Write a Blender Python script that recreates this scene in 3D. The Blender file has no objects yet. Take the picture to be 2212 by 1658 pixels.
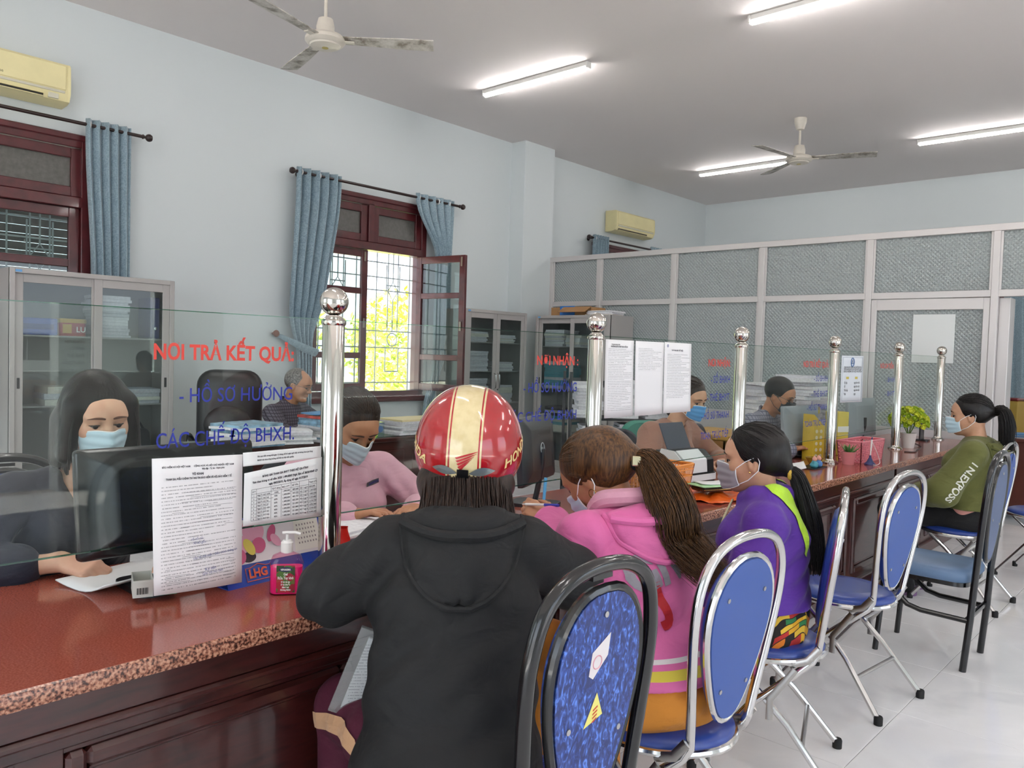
import bpy, math, random
import numpy as np
from mathutils import Vector, Matrix
random.seed(7); RNG = np.random.default_rng(7)
SC = bpy.context.scene; COL = SC.collection
# ---------------- camera ----------------
def cam_axes(yaw, pitch, roll):
    y, p, r_ = map(math.radians, (yaw, pitch, roll))
    f = Vector((-math.sin(y)*math.cos(p), math.cos(y)*math.cos(p), -math.sin(p)))
    r = Vector((math.cos(y), math.sin(y), 0)); u = r.cross(f)
    c, s = math.cos(r_), math.sin(r_)
    return c*r + s*u, -s*r + c*u, f
_r, _u, _f = cam_axes(42.3, 2.21, 1.69)
cam = bpy.data.objects.new('camera', bpy.data.cameras.new('camera')); COL.objects.link(cam)
cam.matrix_world = Matrix(((_r.x, _u.x, -_f.x, 0), (_r.y, _u.y, -_f.y, 0), (_r.z, _u.z, -_f.z, 1.40), (0, 0, 0, 1)))
cam.data.sensor_fit = 'HORIZONTAL'; cam.data.sensor_width = 36; cam.data.lens = 36*1720/2212
cam.data.clip_start = .05; cam.data.clip_end = 200
SC.camera = cam
# ---------------- light and exposure ----------------
TUBE_STRENGTH = 70.0
DAY_STRENGTH = 13.0
SUN_STRENGTH = 34.0
w = bpy.data.worlds.new('sky'); SC.world = w; w.use_nodes = True
nt = w.node_tree; bg = nt.nodes['Background']
sky = nt.nodes.new('ShaderNodeTexSky'); sky.sky_type = 'HOSEK_WILKIE'; sky.turbidity = 4; sky.ground_albedo = .4
sky.sun_direction = Vector((.3, -.4, .85)).normalized()
hs_ = nt.nodes.new('ShaderNodeHueSaturation'); hs_.inputs['Saturation'].default_value = .45; nt.links.new(sky.outputs[0], hs_.inputs['Color']); nt.links.new(hs_.outputs[0], bg.inputs[0]); bg.inputs[1].default_value = DAY_STRENGTH
sun = bpy.data.objects.new('sun', bpy.data.lights.new('sun', 'SUN')); COL.objects.link(sun)
sun.data.energy = SUN_STRENGTH; sun.data.angle = .02; sun.data.color = (1, .95, .85)
sun.rotation_euler = Vector((-.3, .4, -.85)).to_track_quat('-Z', 'Y').to_euler()
vs = SC.view_settings; vs.view_transform = 'Standard'; vs.look = 'None'; vs.exposure = 0.0; vs.gamma = 1.0; vs.use_curve_mapping = False
# ---------------- colours and materials ----------------
def C(h):
    h = h.lstrip('#'); v = [int(h[i:i+2], 16)/255 for i in (0, 2, 4)]
    return tuple(c/12.92 if c <= .04045 else ((c+.055)/1.055)**2.4 for c in v) + (1,)
MATS = {}
class N:
    def __init__(s, m): s.t = m.node_tree; s.b = s.t.nodes.get('Principled BSDF')
    def new(s, typ, ins=None, **kw):
        n = s.t.nodes.new('ShaderNode'+typ)
        for k, v in kw.items(): setattr(n, k, v)
        for k, v in (ins or {}).items():
            if hasattr(v, 'is_output'): s.t.links.new(v, n.inputs[k])
            else: n.inputs[k].default_value = v
        return n
    def link(s, a, b): s.t.links.new(a, b)
    def math(s, op, a, b=0.0, c=0.0):
        return s.new('Math', {0: a, 1: b, 2: c}, operation=op).outputs[0]
    def mix(s, f, a, b):
        n = s.t.nodes.new('ShaderNodeMix'); n.data_type = 'RGBA'
        for i, v in ((0, f), (6, a), (7, b)):
            if hasattr(v, 'is_output'): s.t.links.new(v, n.inputs[i])
            else: n.inputs[i].default_value = v
        return n.outputs[2]
    def ramp(s, f, stops, interp='LINEAR'):
        n = s.t.nodes.new('ShaderNodeValToRGB'); s.t.links.new(f, n.inputs[0]); e = n.color_ramp; e.interpolation = interp
        while len(e.elements) < len(stops): e.elements.new(.5)
        for el, (p, c) in zip(e.elements, stops): el.position = p; el.color = c
        return n.outputs[0]
    def bump(s, h, strength=.3, dist=.01):
        b = s.new('Bump', {'Strength': strength, 'Distance': dist, 'Height': h}); s.link(b.outputs[0], s.b.inputs['Normal']); return b
def mat(name, col, rough=.5, metal=0, coat=0, spec=None, var=0, vscale=8, bump=0, bscale=60, bdist=.002, sheen=0, trans=0, ior=None, emit=None, estr=0, sub=0):
    if name in MATS: return MATS[name]
    m = bpy.data.materials.new(name); m.use_nodes = True; n = N(m); b = n.b
    c = C(col) if isinstance(col, str) else col
    b.inputs['Base Color'].default_value = c; b.inputs['Roughness'].default_value = rough; b.inputs['Metallic'].default_value = metal
    b.inputs['Coat Weight'].default_value = coat; b.inputs['Coat Roughness'].default_value = .06
    if spec is not None: b.inputs['Specular IOR Level'].default_value = spec
    if sheen: b.inputs['Sheen Weight'].default_value = sheen; b.inputs['Sheen Roughness'].default_value = .4
    if trans: b.inputs['Transmission Weight'].default_value = trans
    if ior: b.inputs['IOR'].default_value = ior
    if sub: b.inputs['Subsurface Weight'].default_value = sub; b.inputs['Subsurface Radius'].default_value = (.02, .008, .005); b.inputs['Subsurface Scale'].default_value = .3
    if emit: b.inputs['Emission Color'].default_value = C(emit); b.inputs['Emission Strength'].default_value = estr
    if var or bump:
        tc = n.new('TexCoord')
        if var:
            no = n.new('TexNoise', {'Vector': tc.outputs['Object'], 'Scale': vscale, 'Detail': 5.0})
            k1 = tuple(max(0, x*(1-var)) for x in c[:3])+(1,); k2 = tuple(min(1, x*(1+var)) for x in c[:3])+(1,)
            n.link(n.ramp(no.outputs[0], [(.3, k1), (.7, k2)]), b.inputs['Base Color'])
        if bump:
            no2 = n.new('TexNoise', {'Vector': tc.outputs['Object'], 'Scale': bscale, 'Detail': 3.0})
            n.bump(no2.outputs[0], bump, bdist)
    MATS[name] = m; return m
def thin_glass(name, tint, refl=1.0, haze=0.0, rough=.0):
    if name in MATS: return MATS[name]
    m = bpy.data.materials.new(name); m.use_nodes = True; n = N(m); t = n.t; t.nodes.remove(n.b)
    out = t.nodes['Material Output']
    tr = n.new('BsdfTransparent', {'Color': C(tint)}); gl = n.new('BsdfGlossy', {'Roughness': rough, 'Color': (1, 1, 1, 1)})
    lw = n.new('LayerWeight', {'Blend': .5}); f = n.math('MULTIPLY', n.math('MULTIPLY_ADD', n.math('POWER', lw.outputs['Facing'], 5.0), .9, .04), refl)
    mx = n.new('MixShader', {0: f, 1: tr.outputs[0], 2: gl.outputs[0]}); o = mx.outputs[0]
    if haze:
        df = n.new('BsdfDiffuse', {'Color': (.8, .8, .8, 1)}); o = n.new('MixShader', {0: haze, 1: o, 2: df.outputs[0]}).outputs[0]
    n.link(o, out.inputs[0]); MATS[name] = m; return m
# ---------------- mesh builder ----------------
class MB:
    def __init__(s): s.v = []; s.f = []; s.m = []; s.uv = None
    def add(s, v, f, mi=0):
        o = len(s.v); s.v.extend([tuple(map(float, p)) for p in v]); s.f.extend([tuple(int(i)+o for i in q) for q in f]); s.m.extend([mi]*len(f)); return s
    def box(s, x0, x1, y0, y1, z0, z1, b=0, mi=0, M=None):
        if x0 > x1: x0, x1 = x1, x0
        if y0 > y1: y0, y1 = y1, y0
        if z0 > z1: z0, z1 = z1, z0
        b = min(b, (x1-x0)*.49, (y1-y0)*.49, (z1-z0)*.49)
        if b <= 0:
            v = [(x, y, z) for z in (z0, z1) for y in (y0, y1) for x in (x0, x1)]
            f = [(0, 2, 3, 1), (4, 5, 7, 6), (0, 1, 5, 4), (2, 6, 7, 3), (0, 4, 6, 2), (1, 3, 7, 5)]
        else:
            v = []; f = []; X = ((x0, x0+b), (x1, x1-b)); Y = ((y0, y0+b), (y1, y1-b)); Z = ((z0, z0+b), (z1, z1-b)); id = {}
            for i in (0, 1):
                for j in (0, 1):
                    for k in (0, 1):
                        for a in range(3):
                            id[i, j, k, a] = len(v)
                            v.append((X[i][0 if a == 0 else 1], Y[j][0 if a == 1 else 1], Z[k][0 if a == 2 else 1]))
            for a in range(3):
                for e in (0, 1):
                    q = [(0, 0), (1, 0), (1, 1), (0, 1)]
                    idx = []
                    for (p, r) in q:
                        c = [0, 0, 0]; c[a] = e; c[(a+1) % 3] = p; c[(a+2) % 3] = r; idx.append(id[c[0], c[1], c[2], a])
                    f.append(tuple(idx) if e else tuple(idx[::-1]))
            for a in range(3):   # edges along axis a
                b1, b2 = (a+1) % 3, (a+2) % 3
                for p in (0, 1):
                    for r in (0, 1):
                        q = []
                        for e, ax in ((0, b1), (1, b1), (1, b2), (0, b2)):
                            c = [0, 0, 0]; c[a] = e; c[b1] = p; c[b2] = r; q.append(id[c[0], c[1], c[2], ax])
                        f.append(tuple(q) if (p == r) else tuple(q[::-1]))
            for i in (0, 1):
                for j in (0, 1):
                    for k in (0, 1):
                        q = (id[i, j, k, 0], id[i, j, k, 1], id[i, j, k, 2]); f.append(q if (i+j+k) % 2 else q[::-1])
        if M is not None: v = [tuple(M @ Vector(p)) for p in v]
        return s.add(v, f, mi)
    def tube(s, pts, r, n=10, closed=False, mi=0, cap=True, ry=None, up=None):
        P = [Vector(p) for p in pts]; K = len(P); rs = r if isinstance(r, (list, tuple)) else [r]*K
        T = []
        for i in range(K):
            a = P[(i-1) % K] if (closed or i > 0) else P[i]; b = P[(i+1) % K] if (closed or i < K-1) else P[i]
            d = (b-a); T.append(d.normalized() if d.length > 1e-9 else Vector((0, 0, 1)))
        u = Vector(up) if up else (Vector((0, 0, 1)) if abs(T[0].z) < .9 else Vector((1, 0, 0)))
        u = (u-T[0]*u.dot(T[0])).normalized(); v = []; f = []
        for i in range(K):
            if i: u = (u-T[i]*u.dot(T[i])); u = u.normalized() if u.length > 1e-6 else Vector((1, 0, 0))
            w_ = T[i].cross(u)
            for k in range(n):
                a = 2*math.pi*k/n; v.append(P[i]+u*math.cos(a)*rs[i]*(ry or 1)+w_*math.sin(a)*rs[i])
        for i in range(K if closed else K-1):
            j = (i+1) % K
            for k in range(n):
                l = (k+1) % n; f.append((i*n+k, i*n+l, j*n+l, j*n+k))
        if cap and not closed: f.append(tuple(range(n))[::-1]); f.append(tuple((K-1)*n+k for k in range(n)))
        return s.add(v, f, mi)
    def cyl(s, p0, p1, r, n=16, r1=None, mi=0): return s.tube([p0, p1], [r, r if r1 is None else r1], n, mi=mi)
    def lathe(s, prof, n=24, c=(0, 0, 0), axis='z', mi=0):
        v = []; f = []; K = len(prof)
        for (r, z) in prof:
            for k in range(n):
                a = 2*math.pi*k/n; p = (r*math.cos(a), r*math.sin(a), z)
                if axis == 'x': p = (z, p[0], p[1])
                if axis == 'y': p = (p[1], z, p[0])
                v.append((c[0]+p[0], c[1]+p[1], c[2]+p[2]))
        for i in range(K-1):
            for k in range(n): l = (k+1) % n; f.append((i*n+k, i*n+l, (i+1)*n+l, (i+1)*n+k))
        if prof[0][0] > 1e-6: f.append(tuple(range(n))[::-1])
        if prof[-1][0] > 1e-6: f.append(tuple((K-1)*n+k for k in range(n)))
        return s.add(v, f, mi)
    def sphere(s, c, r, n=24, m=12, sc=(1, 1, 1), mi=0):
        pr = [(max(1e-7, r*math.sin(math.pi*i/m)), -r*math.cos(math.pi*i/m)) for i in range(m+1)]
        t = MB().lathe(pr, n); return s.add([(c[0]+p[0]*sc[0], c[1]+p[1]*sc[1], c[2]+p[2]*sc[2]) for p in t.v], t.f, mi)
    def prism(s, poly, d0, d1, fr=None, mi=0, mside=None):
        """extrude 2-D polygon (u,v) between depths d0,d1 ; fr(u,v,d)->xyz"""
        fr = fr or (lambda u, v, d: (u, v, d)); n = len(poly)
        v = [fr(a, b, d0) for a, b in poly]+[fr(a, b, d1) for a, b in poly]
        s.add(v, [tuple(range(n))[::-1], tuple(range(n, 2*n))], mi); o = len(s.v)-2*n
        q = [(o+i, o+(i+1) % n, o+n+(i+1) % n, o+n+i) for i in range(n)]
        s.f.extend(q); s.m.extend([mi if mside is None else mside]*n); return s
    def grid(s, P, mi=0, closed_u=False):
        """P[i][j] points"""
        a = len(P); b = len(P[0]); v = [p for r in P for p in r]; f = []
        for i in range(a-1):
            for j in range(b if closed_u else b-1): k = (j+1) % b; f.append((i*b+j, i*b+k, (i+1)*b+k, (i+1)*b+j))
        return s.add(v, f, mi)
    def xf(s, M):
        s.v = [tuple(M @ Vector(p)) for p in s.v]; return s
def rrect(w, h, r, n=5, cx=0, cy=0):
    out = []
    for (sx, sy, a0) in ((1, 1, 0), (-1, 1, 90), (-1, -1, 180), (1, -1, 270)):
        for i in range(n+1):
            a = math.radians(a0+90*i/n); out.append((cx+sx*(w/2-r)+r*math.cos(a), cy+sy*(h/2-r)+r*math.sin(a)))
    return out
def mesh_of(name, mb, mats, smooth=True, angle=35):
    me = bpy.data.meshes.new(name)
    if isinstance(mb, tuple):
        v, f = mb[0], mb[1]; me.from_pydata(np.asarray(v).tolist(), [], np.asarray(f).tolist()); mi = mb[2] if len(mb) > 2 else None
    else: me.from_pydata(mb.v, [], mb.f); mi = mb.m
    for m in (mats if isinstance(mats, (list, tuple)) else [mats]): me.materials.append(m)
    if mi is not None and len(me.materials) > 1: me.polygons.foreach_set('material_index', np.asarray(mi, dtype=np.int32))
    if smooth:
        me.polygons.foreach_set('use_smooth', np.ones(len(me.polygons), dtype=bool))
        if angle: me.set_sharp_from_angle(angle=math.radians(angle))
    me.update(); return me
def obj(name, mb, mats, parent=None, smooth=True, angle=35, loc=None, rz=None, label=None):
    o = bpy.data.objects.new(name, mesh_of(name, mb, mats, smooth, angle)); COL.objects.link(o)
    if parent: o.parent = parent
    if loc: o.location = loc
    if rz is not None: o.rotation_euler.z = rz
    if label: o['label'] = label
    return o
def inst(o, parent=None, loc=None, rz=None):
    c = o.copy(); COL.objects.link(c); c.parent = parent
    if loc: c.location = loc
    if rz is not None: c.rotation_euler.z = rz
    return c
def tag(o, label, cat, group=None, kind=None):
    if label: o['label'] = label
    if cat: o['category'] = cat
    if group: o['group'] = group
    if kind: o['kind'] = kind
    return o
def thing(name, label, cat, loc=(0, 0, 0), rz=0, group=None):
    o = bpy.data.objects.new(name, None); COL.objects.link(o); o.empty_display_size = .1
    o.location = loc; o.rotation_euler.z = rz; return tag(o, label, cat, group)
def copy_tree(o, parent=None):
    c = o.copy(); COL.objects.link(c); c.parent = parent
    for ch in [x for x in o.children]: copy_tree(ch, c)
    return c
def struct(name, mb, m, parent=None, label=None, **k):
    o = obj(name, mb, m, parent, **k)
    if not parent: o['kind'] = 'structure'
    if label: o['label'] = label
    return o
def text_mesh(s, size, bold=0.0, ext=.0, align='LEFT', sx=1.0, shear=0):
    """returns MB in the (u,v) plane (u right, v up)"""
    cu = bpy.data.curves.new('t', 'FONT'); cu.body = s; cu.size = size; cu.align_x = align; cu.offset = bold; cu.extrude = ext; cu.resolution_u = 3; cu.shear = shear
    o = bpy.data.objects.new('t', cu); COL.objects.link(o); dg = bpy.context.evaluated_depsgraph_get(); dg.update()
    me = bpy.data.meshes.new_from_object(o.evaluated_get(dg)); mb = MB()
    mb.add([(v.co.x*sx, v.co.y, v.co.z) for v in me.vertices], [tuple(p.vertices) for p in me.polygons])
    bpy.data.objects.remove(o); bpy.data.curves.remove(cu); bpy.data.meshes.remove(me); return mb
def text_w(mb): xs = [p[0] for p in mb.v]; return (min(xs), max(xs)) if xs else (0, 0)
def sm(x): x = max(0, min(1, x)); return x*x*(3-2*x)
def lerp(a, b, t): return a+(b-a)*t
PI = math.pi
# ================= ROOM =================
XW, YF, ZC, XR, YB = -6.75, 12.15, 3.99, 4.2, -3.6
M_wall = mat('wall paint pale blue', '#d6dddf', .5, bump=.08, bscale=180, bdist=.001)
M_ceil = mat('ceiling paint white', '#e6e0df', .8, bump=.05, bscale=90, bdist=.001)
M_wood_win = mat('dark red window wood', '#4f1a1e', .35, var=.25, vscale=12, coat=.3)
M_alu = mat('brushed aluminium', '#cfcbca', .38, metal=.35)
M_white = mat('white plastic', '#eceae6', .4)
M_black = mat('black plastic', '#131316', .35)
M_iron = mat('pale painted iron', '#b9c4c8', .5)
M_paneg = thin_glass('window glass', '#dfe6e4', 1.0)
M_dark_pane = mat('frosted dark glass', '#5b5a56', .25, var=.15, vscale=30)
def wall_with_holes(axis, p0, p1, a0, a1, z0, z1, holes):
    mb = MB(); hs = sorted(holes)
    def bx(u0, u1, w0, w1):
        if u1-u0 < 1e-4 or w1-w0 < 1e-4: return
        if axis == 'x': mb.box(p0, p1, u0, u1, w0, w1)
        else: mb.box(u0, u1, p0, p1, w0, w1)
    cur = a0
    for (h0, h1, b, t) in hs:
        bx(cur, h0, z0, z1); bx(h0, h1, z0, b); bx(h0, h1, t, z1); cur = h1
    bx(cur, a1, z0, z1); return mb
WZ0, WZ1 = .92, 2.94
WINS = [(.92, 2.38), (4.42, 5.88), (9.05, 10.5)]
struct('wall_left', wall_with_holes('x', XW-.22, XW, YB, YF, 0, ZC, [(a, b, WZ0, WZ1) for a, b in WINS]), M_wall, smooth=False, label='pale blue painted wall with dark red wooden windows')
struct('wall_far', wall_with_holes('y', YF, YF+.22, XW-.22, XR+.22, 0, ZC, [(-2.9, -1.2, .75, 2.6)]), M_wall, smooth=False)
struct('wall_right', wall_with_holes('x', XR, XR+.22, YB, YF, 0, ZC, [(-.5, 2.6, 0, 2.9), (4.2, 7.2, .8, 2.9)]), M_wall, smooth=False)
struct('wall_back', wall_with_holes('y', YB-.22, YB, XW-.22, XR+.22, 0, ZC, [(-5.4, -3.2, .9, 2.9), (-1.6, 1.8, .0, 2.9)]), M_wall, smooth=False)
struct('ceiling', MB().box(XW-.6, XR+.6, YB-.6, YF+.6, ZC, ZC+.3), M_ceil, smooth=False)
struct('wall_pillar', MB().box(XW-.01, -6.52, 7.29, 7.85, 0, ZC, .004), M_wall, smooth=False, label='pale blue square pillar where the glass partition meets the window wall')
# floor and tiles
M_tile = bpy.data.materials.new('glossy white floor tile'); M_tile.use_nodes = True
n = N(M_tile); tc = n.new('TexCoord'); geo = n.new('NewGeometry')
no = n.new('TexNoise', {'Vector': geo.outputs['Position'], 'Scale': 1.6, 'Detail': 7.0, 'Distortion': 1.2})
n.link(n.ramp(no.outputs[0], [(.35, C('#eeeeee')), (.55, C('#f6f6f6')), (.7, C('#e8e9ea'))]), n.b.inputs['Base Color'])
n.b.inputs['Roughness'].default_value = .07; n.b.inputs['Specular IOR Level'].default_value = .55
M_grout = mat('grey grout', '#9b9892', .8)
fl = struct('floor', MB().box(XW-.22, XR+.22, YB-.22, YF+.22, -.12, -.004), M_grout, smooth=False, label='white glossy tiled floor')
TS = .6055; tx0, ty0 = -.943, 2.805
tmesh = None; rest = MB()
for i in range(-11, 9):
    for j in range(-11, 17):
        x, y = tx0+i*TS, ty0+j*TS
        if x < XW-.1 or x+TS > XR+.7 or y < YB-.5 or y > YF: continue
        g = .0013
        if -2 <= i <= 3 and -3 <= j <= 14:
            if tmesh is None:
                t0 = obj('tile', MB().box(g, TS-g, g, TS-g, -.006, 0, .0012), M_tile, fl, smooth=False, loc=(x, y, 0)); tmesh = t0
            else: inst(t0, fl, (x, y, 0))
        else: rest.box(x+g, min(x+TS-g, XR), y+g, min(y+TS-g, YF), -.006, 0, .0012)
ro = obj('tile_field', rest, M_tile, fl, smooth=False); ro['kind'] = 'stuff'
# ---------------- windows ----------------
def frame_rect(mb, y0, y1, z0, z1, w, x0, x1, b=.004, rails=(), stiles=()):
    mb.box(x0, x1, y0, y0+w, z0, z1, b); mb.box(x0, x1, y1-w, y1, z0, z1, b)
    mb.box(x0, x1, y0+w, y1-w, z1-w, z1, b); mb.box(x0, x1, y0+w, y1-w, z0, z0+w, b)
    for r in rails: mb.box(x0, x1, y0+w, y1-w, r-w*.4, r+w*.4, b)
    return mb
def grille(y0, y1, z0, z1, x):
    mb = MB(); r = .007
    L = lambda a, b, c, d: mb.tube([(x, a, b), (x, c, d)], r, 6)
    def ring(cy, cz, q): mb.tube([(x, cy+q*math.cos(a), cz+q*math.sin(a)) for a in [2*PI*k/16 for k in range(16)]], r, 6, closed=True)
    for z in (z0+.1, z0+.48, z0+.66, z0+1.1, z0+1.52, z0+1.72, z1-.28, z1-.12): L(y0, z, y1, z)
    ncol = 4; W = (y1-y0)/2
    for h in (0, 1):
        a = y0+h*W
        for fr in (.05, .32, .95): L(a+W*fr, z0, a+W*fr, z1)
        c = a+W*.63; q = .07
        for yy in (c-q*1.3, c+q*1.3): L(yy, z0+.48, yy, z0+.22); L(yy, z1-.14, yy, z1-.42)
        L(c-q*1.3, z0+.22, c+q*1.3, z0+.22); L(c-q*1.3, z1-.36, c+q*1.3, z1-.36)
        for yy in (c-q, c, c+q): L(yy, z0+.66, yy, z0+.74); L(yy, z1-.48-.34, yy, z1-.4-.34)
        ring(c, z0+.57, q); ring(c, z0+1.62, q)
        for yy in (c-q, c+q): L(yy, z0+.72, yy, z0+1.5)
        L(c, z0+.74, c, z0+1.0); L(c, z0+1.2, c, z0+1.5)
        mb.tube([(x, c, z0+1.0), (x, c+q, z0+1.1), (x, c, z0+1.2), (x, c-q, z0+1.1)], r, 6, closed=True)
    return mb
def window(idx, y0, y1, open_deg, label, add_backing):
    W = thing('window_%d' % idx, label, None); W['kind'] = 'structure'; x0, x1 = XW-.12, XW+.03; w = .06; ym = (y0+y1)/2; zt = 2.46
    f = MB(); frame_rect(f, y0-.03, y1+.03, WZ0-.03, WZ1+.02, .07, x0, x1)
    f.box(x0, x1, y0+.03, y1-.03, zt-.03, zt+.05, .004); f.box(x0, x1, ym-.035, ym+.035, zt+.05, WZ1-.03, .004)
    f.box(XW-.02, XW+.045, y0-.06, y1+.06, WZ1+.0, WZ1+.05, .008)
    obj('frame', f, M_wood_win, W)
    sl = obj('sill', MB().box(XW-.1, XW+.07, y0-.08, y1+.08, WZ0-.075, WZ0-.02, .01), M_wood_win, W)
    for (a, b) in ((y0+.03, ym-.035), (ym+.035, y1-.03)):
        m = MB(); frame_rect(m, a+.004, b-.004, zt+.054, WZ1-.054, .075, XW-.05, XW+.005)
        t = obj('transom_sash', m, M_wood_win, W); obj('pane', MB().box(XW-.03, XW-.022, a+.06, b-.06, zt+.11, WZ1-.11), M_dark_pane, t, smooth=False)
    sz0, sz1 = WZ0+.045, zt-.032; sw = ym-.004-(y0+.045)
    for side in (0, 1):
        m = MB(); frame_rect(m, 0, sw, sz0, sz1, .075, -.02, .02, rails=(1.33, 2.0))
        hinge = y0+.042 if side == 0 else y1-.042
        s_ = obj('sash', m, M_wood_win, W, loc=(XW-.03, hinge, 0))
        if side == 1: s_.rotation_euler.z = math.radians(180-(open_deg if side == 1 else 0))*(1)
        if side == 1: s_.rotation_euler.z = math.pi-0+(-math.radians(0))+math.radians(open_deg)*(1)
        for (a, b) in ((sz0+.07, 1.30), (1.36, 1.97), (2.03, sz1-.07)):
            obj('pane', MB().box(-.003, .003, .07, sw-.07, a, b), M_paneg, s_, smooth=False)
        h = MB(); h.box(.02, .032, sw-.055, sw-.03, 1.62, 1.72, .003); h.box(.02, .03, sw-.052, sw-.033, sz1-.12, sz1-.02, .003)
        obj('latch', h, mat('tarnished latch', '#8d8478', .4, metal=.8), s_)
    obj('grille', grille(y0, y1, WZ0+.02, zt, XW-.17), M_iron, W)
    if add_backing: 
        sh = MB()
        for k in range(24): sh.box(XW-.29, XW-.26, y0-.05, y1+.05, WZ0+.065*k, WZ0+.065*k+.06, .004)
        obj('dark_backing', sh, mat('added dark board', '#4a4743', .7, var=.3), W)  # dark slatted board added outside so the view behind the grille stays dark
    return W
window(1, *WINS[0], 0, 'dark red wooden window behind the grey sliding door cabinet', True)
window(2, *WINS[1], -262, 'dark red wooden window with its right sash swung open', False)
window(3, *WINS[2], 0, 'dark red wooden window behind the patterned glass partition', True)
# far wall window seen through the doorway
W = thing('window_4', 'barred window in the far wall seen through the open doorway', None); W['kind'] = 'structure'
f = MB()
for x in (-2.9, -2.35, -1.75, -1.2): f.box(x-.03, x+.03, YF-.02, YF+.08, .75, 2.6, .004)
for z in (.75, 1.25, 1.85, 2.32, 2.6): f.box(-2.87, -1.2, YF-.01, YF+.07, z-.04, z+.04, .004)
obj('frame', f, M_wood_win, W)
obj('pane', MB().box(-2.9, -1.2, YF+.02, YF+.026, .75, 2.6), M_paneg, W, smooth=False)
g = MB()
for k in range(14): g.tube([(-2.9+.13*k, YF+.12, .75), (-2.9+.13*k, YF+.12, 2.6)], .007, 6)
for z in (1.1, 1.5, 1.9, 2.3): g.tube([(-2.9, YF+.12, z), (-1.2, YF+.12, z)], .007, 6)
obj('grille', g, M_iron, W)
obj('dark_backing', MB().box(-2.95, -1.15, YF+.3, YF+.33, .7, 2.65), mat('added dark board', '#4a4743', .7, var=.3), W)  # same added dark board, keeps the far window dark behind its bars
# ---------------- glass partition ----------------
YP = 7.85
def figured_glass():
    m = bpy.data.materials.new('figured partition glass'); m.use_nodes = True; n = N(m); t = n.t; out = t.nodes['Material Output']; t.nodes.remove(n.b)
    g = n.new('NewGeometry'); sp = n.new('SeparateXYZ', {0: g.outputs['Position']})
    k = 2*PI/.075
    a = n.math('MULTIPLY', n.math('ADD', sp.outputs[0], sp.outputs[2]), k); b = n.math('MULTIPLY', n.math('SUBTRACT', sp.outputs[0], sp.outputs[2]), k)
    h = n.math('MULTIPLY', n.math('SINE', a), n.math('SINE', b)); h2 = n.math('ABSOLUTE', h)
    bp = n.new('Bump', {'Strength': .9, 'Distance': .012, 'Height': h2})
    rf = n.new('BsdfRefraction', {'Color': C('#e2e8e8'), 'Roughness': .25, 'IOR': 1.1, 'Normal': bp.outputs[0]})
    df = n.new('BsdfDiffuse', {'Color': C('#dce2e2'), 'Normal': bp.outputs[0]}); tl = n.new('BsdfTranslucent', {'Color': C('#e6ecec')})
    gl = n.new('BsdfGlossy', {'Roughness': .12, 'Normal': bp.outputs[0], 'Color': (.9, .95, .95, 1)})
    m1 = n.new('MixShader', {0: .5, 1: rf.outputs[0], 2: df.outputs[0]}); m2 = n.new('MixShader', {0: .3, 1: m1.outputs[0], 2: tl.outputs[0]})
    lw = n.new('LayerWeight', {'Blend': .5, 'Normal': bp.outputs[0]}); fr = n.math('MULTIPLY_ADD', n.math('POWER', lw.outputs['Facing'], 4.0), .7, .06); m3 = n.new('MixShader', {0: fr, 1: m2.outputs[0], 2: gl.outputs[0]})
    n.link(m3.outputs[0], out.inputs[0]); return m
M_fig = figured_glass()
P = thing('partition_wall', 'tall aluminium partition of patterned frosted glass panes', None); P['kind'] = 'structure'
zt, zm = 2.595, 2.035; mull = [-6.50, -5.75, -4.72, -3.68, -2.61, -1.57, -.53, .5, 1.53, 2.56, 3.6]
for i, x in enumerate(mull):
    obj('mullion', MB().box(x-.028, x+.028, YP-.03, YP+.03, 0, zt, .003), M_alu, P)
obj('top_rail', MB().box(-6.52, 3.63, YP-.035, YP+.035, zt-.03, zt+.03, .003), M_alu, P)
for i in range(10):
    a, b = mull[i]+.028, mull[i+1]-.028
    obj('mid_rail', MB().box(a, b, YP-.026, YP+.026, zm-.03, zm+.03, .003), M_alu, P)
    obj('pane', MB().box(a, b, YP-.004, YP+.004, zm+.03, zt-.03), M_fig, P, smooth=False)
    bead = MB(); 
    for s in (-1, 1): frame = [bead.box(a, a+.018, YP+s*.012-.008, YP+s*.012+.008, zm+.03, zt-.03, .002), bead.box(b-.018, b, YP+s*.012-.008, YP+s*.012+.008, zm+.03, zt-.03, .002)]
    if i not in (4, 5):
        obj('pane', MB().box(a, b, YP-.004, YP+.004, .86, zm-.03), M_fig, P, smooth=False)
        obj('low_rail', MB().box(a, b, YP-.026, YP+.026, .8, .86, .003), M_alu, P)
        obj('kick_panel', MB().box(a, b, YP-.01, YP+.01, .06, .8, .002), M_alu, P)
        for s in (-1, 1): bead.box(a, a+.018, YP+s*.012-.008, YP+s*.012+.008, .86, zm-.03, .002); bead.box(b-.018, b, YP+s*.012-.008, YP+s*.012+.008, .86, zm-.03, .002)
    obj('bead', bead, M_alu, P)
D = thing('door_1', 'aluminium framed sliding door with patterned frosted glass', None); D['kind'] = 'structure'
a, b = mull[4]+.03, mull[5]-.03; f = MB()
frame_r = [(a, a+.05, .02, 2.0), (b-.05, b, .02, 2.0)]
for x0, x1, z0, z1 in frame_r: f.box(x0, x1, YP-.022, YP+.022, z0, z1, .003)
f.box(a+.05, b-.05, YP-.022, YP+.022, 1.9, 2.0, .003); f.box(a+.05, b-.05, YP-.022, YP+.022, .72, .82, .003); f.box(a+.05, b-.05, YP-.022, YP+.022, .02, .12, .003)
obj('door_frame', f, M_alu, D); obj('pane', MB().box(a+.05, b-.05, YP-.004, YP+.004, .82, 1.9), M_fig, D, smooth=False)
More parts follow.
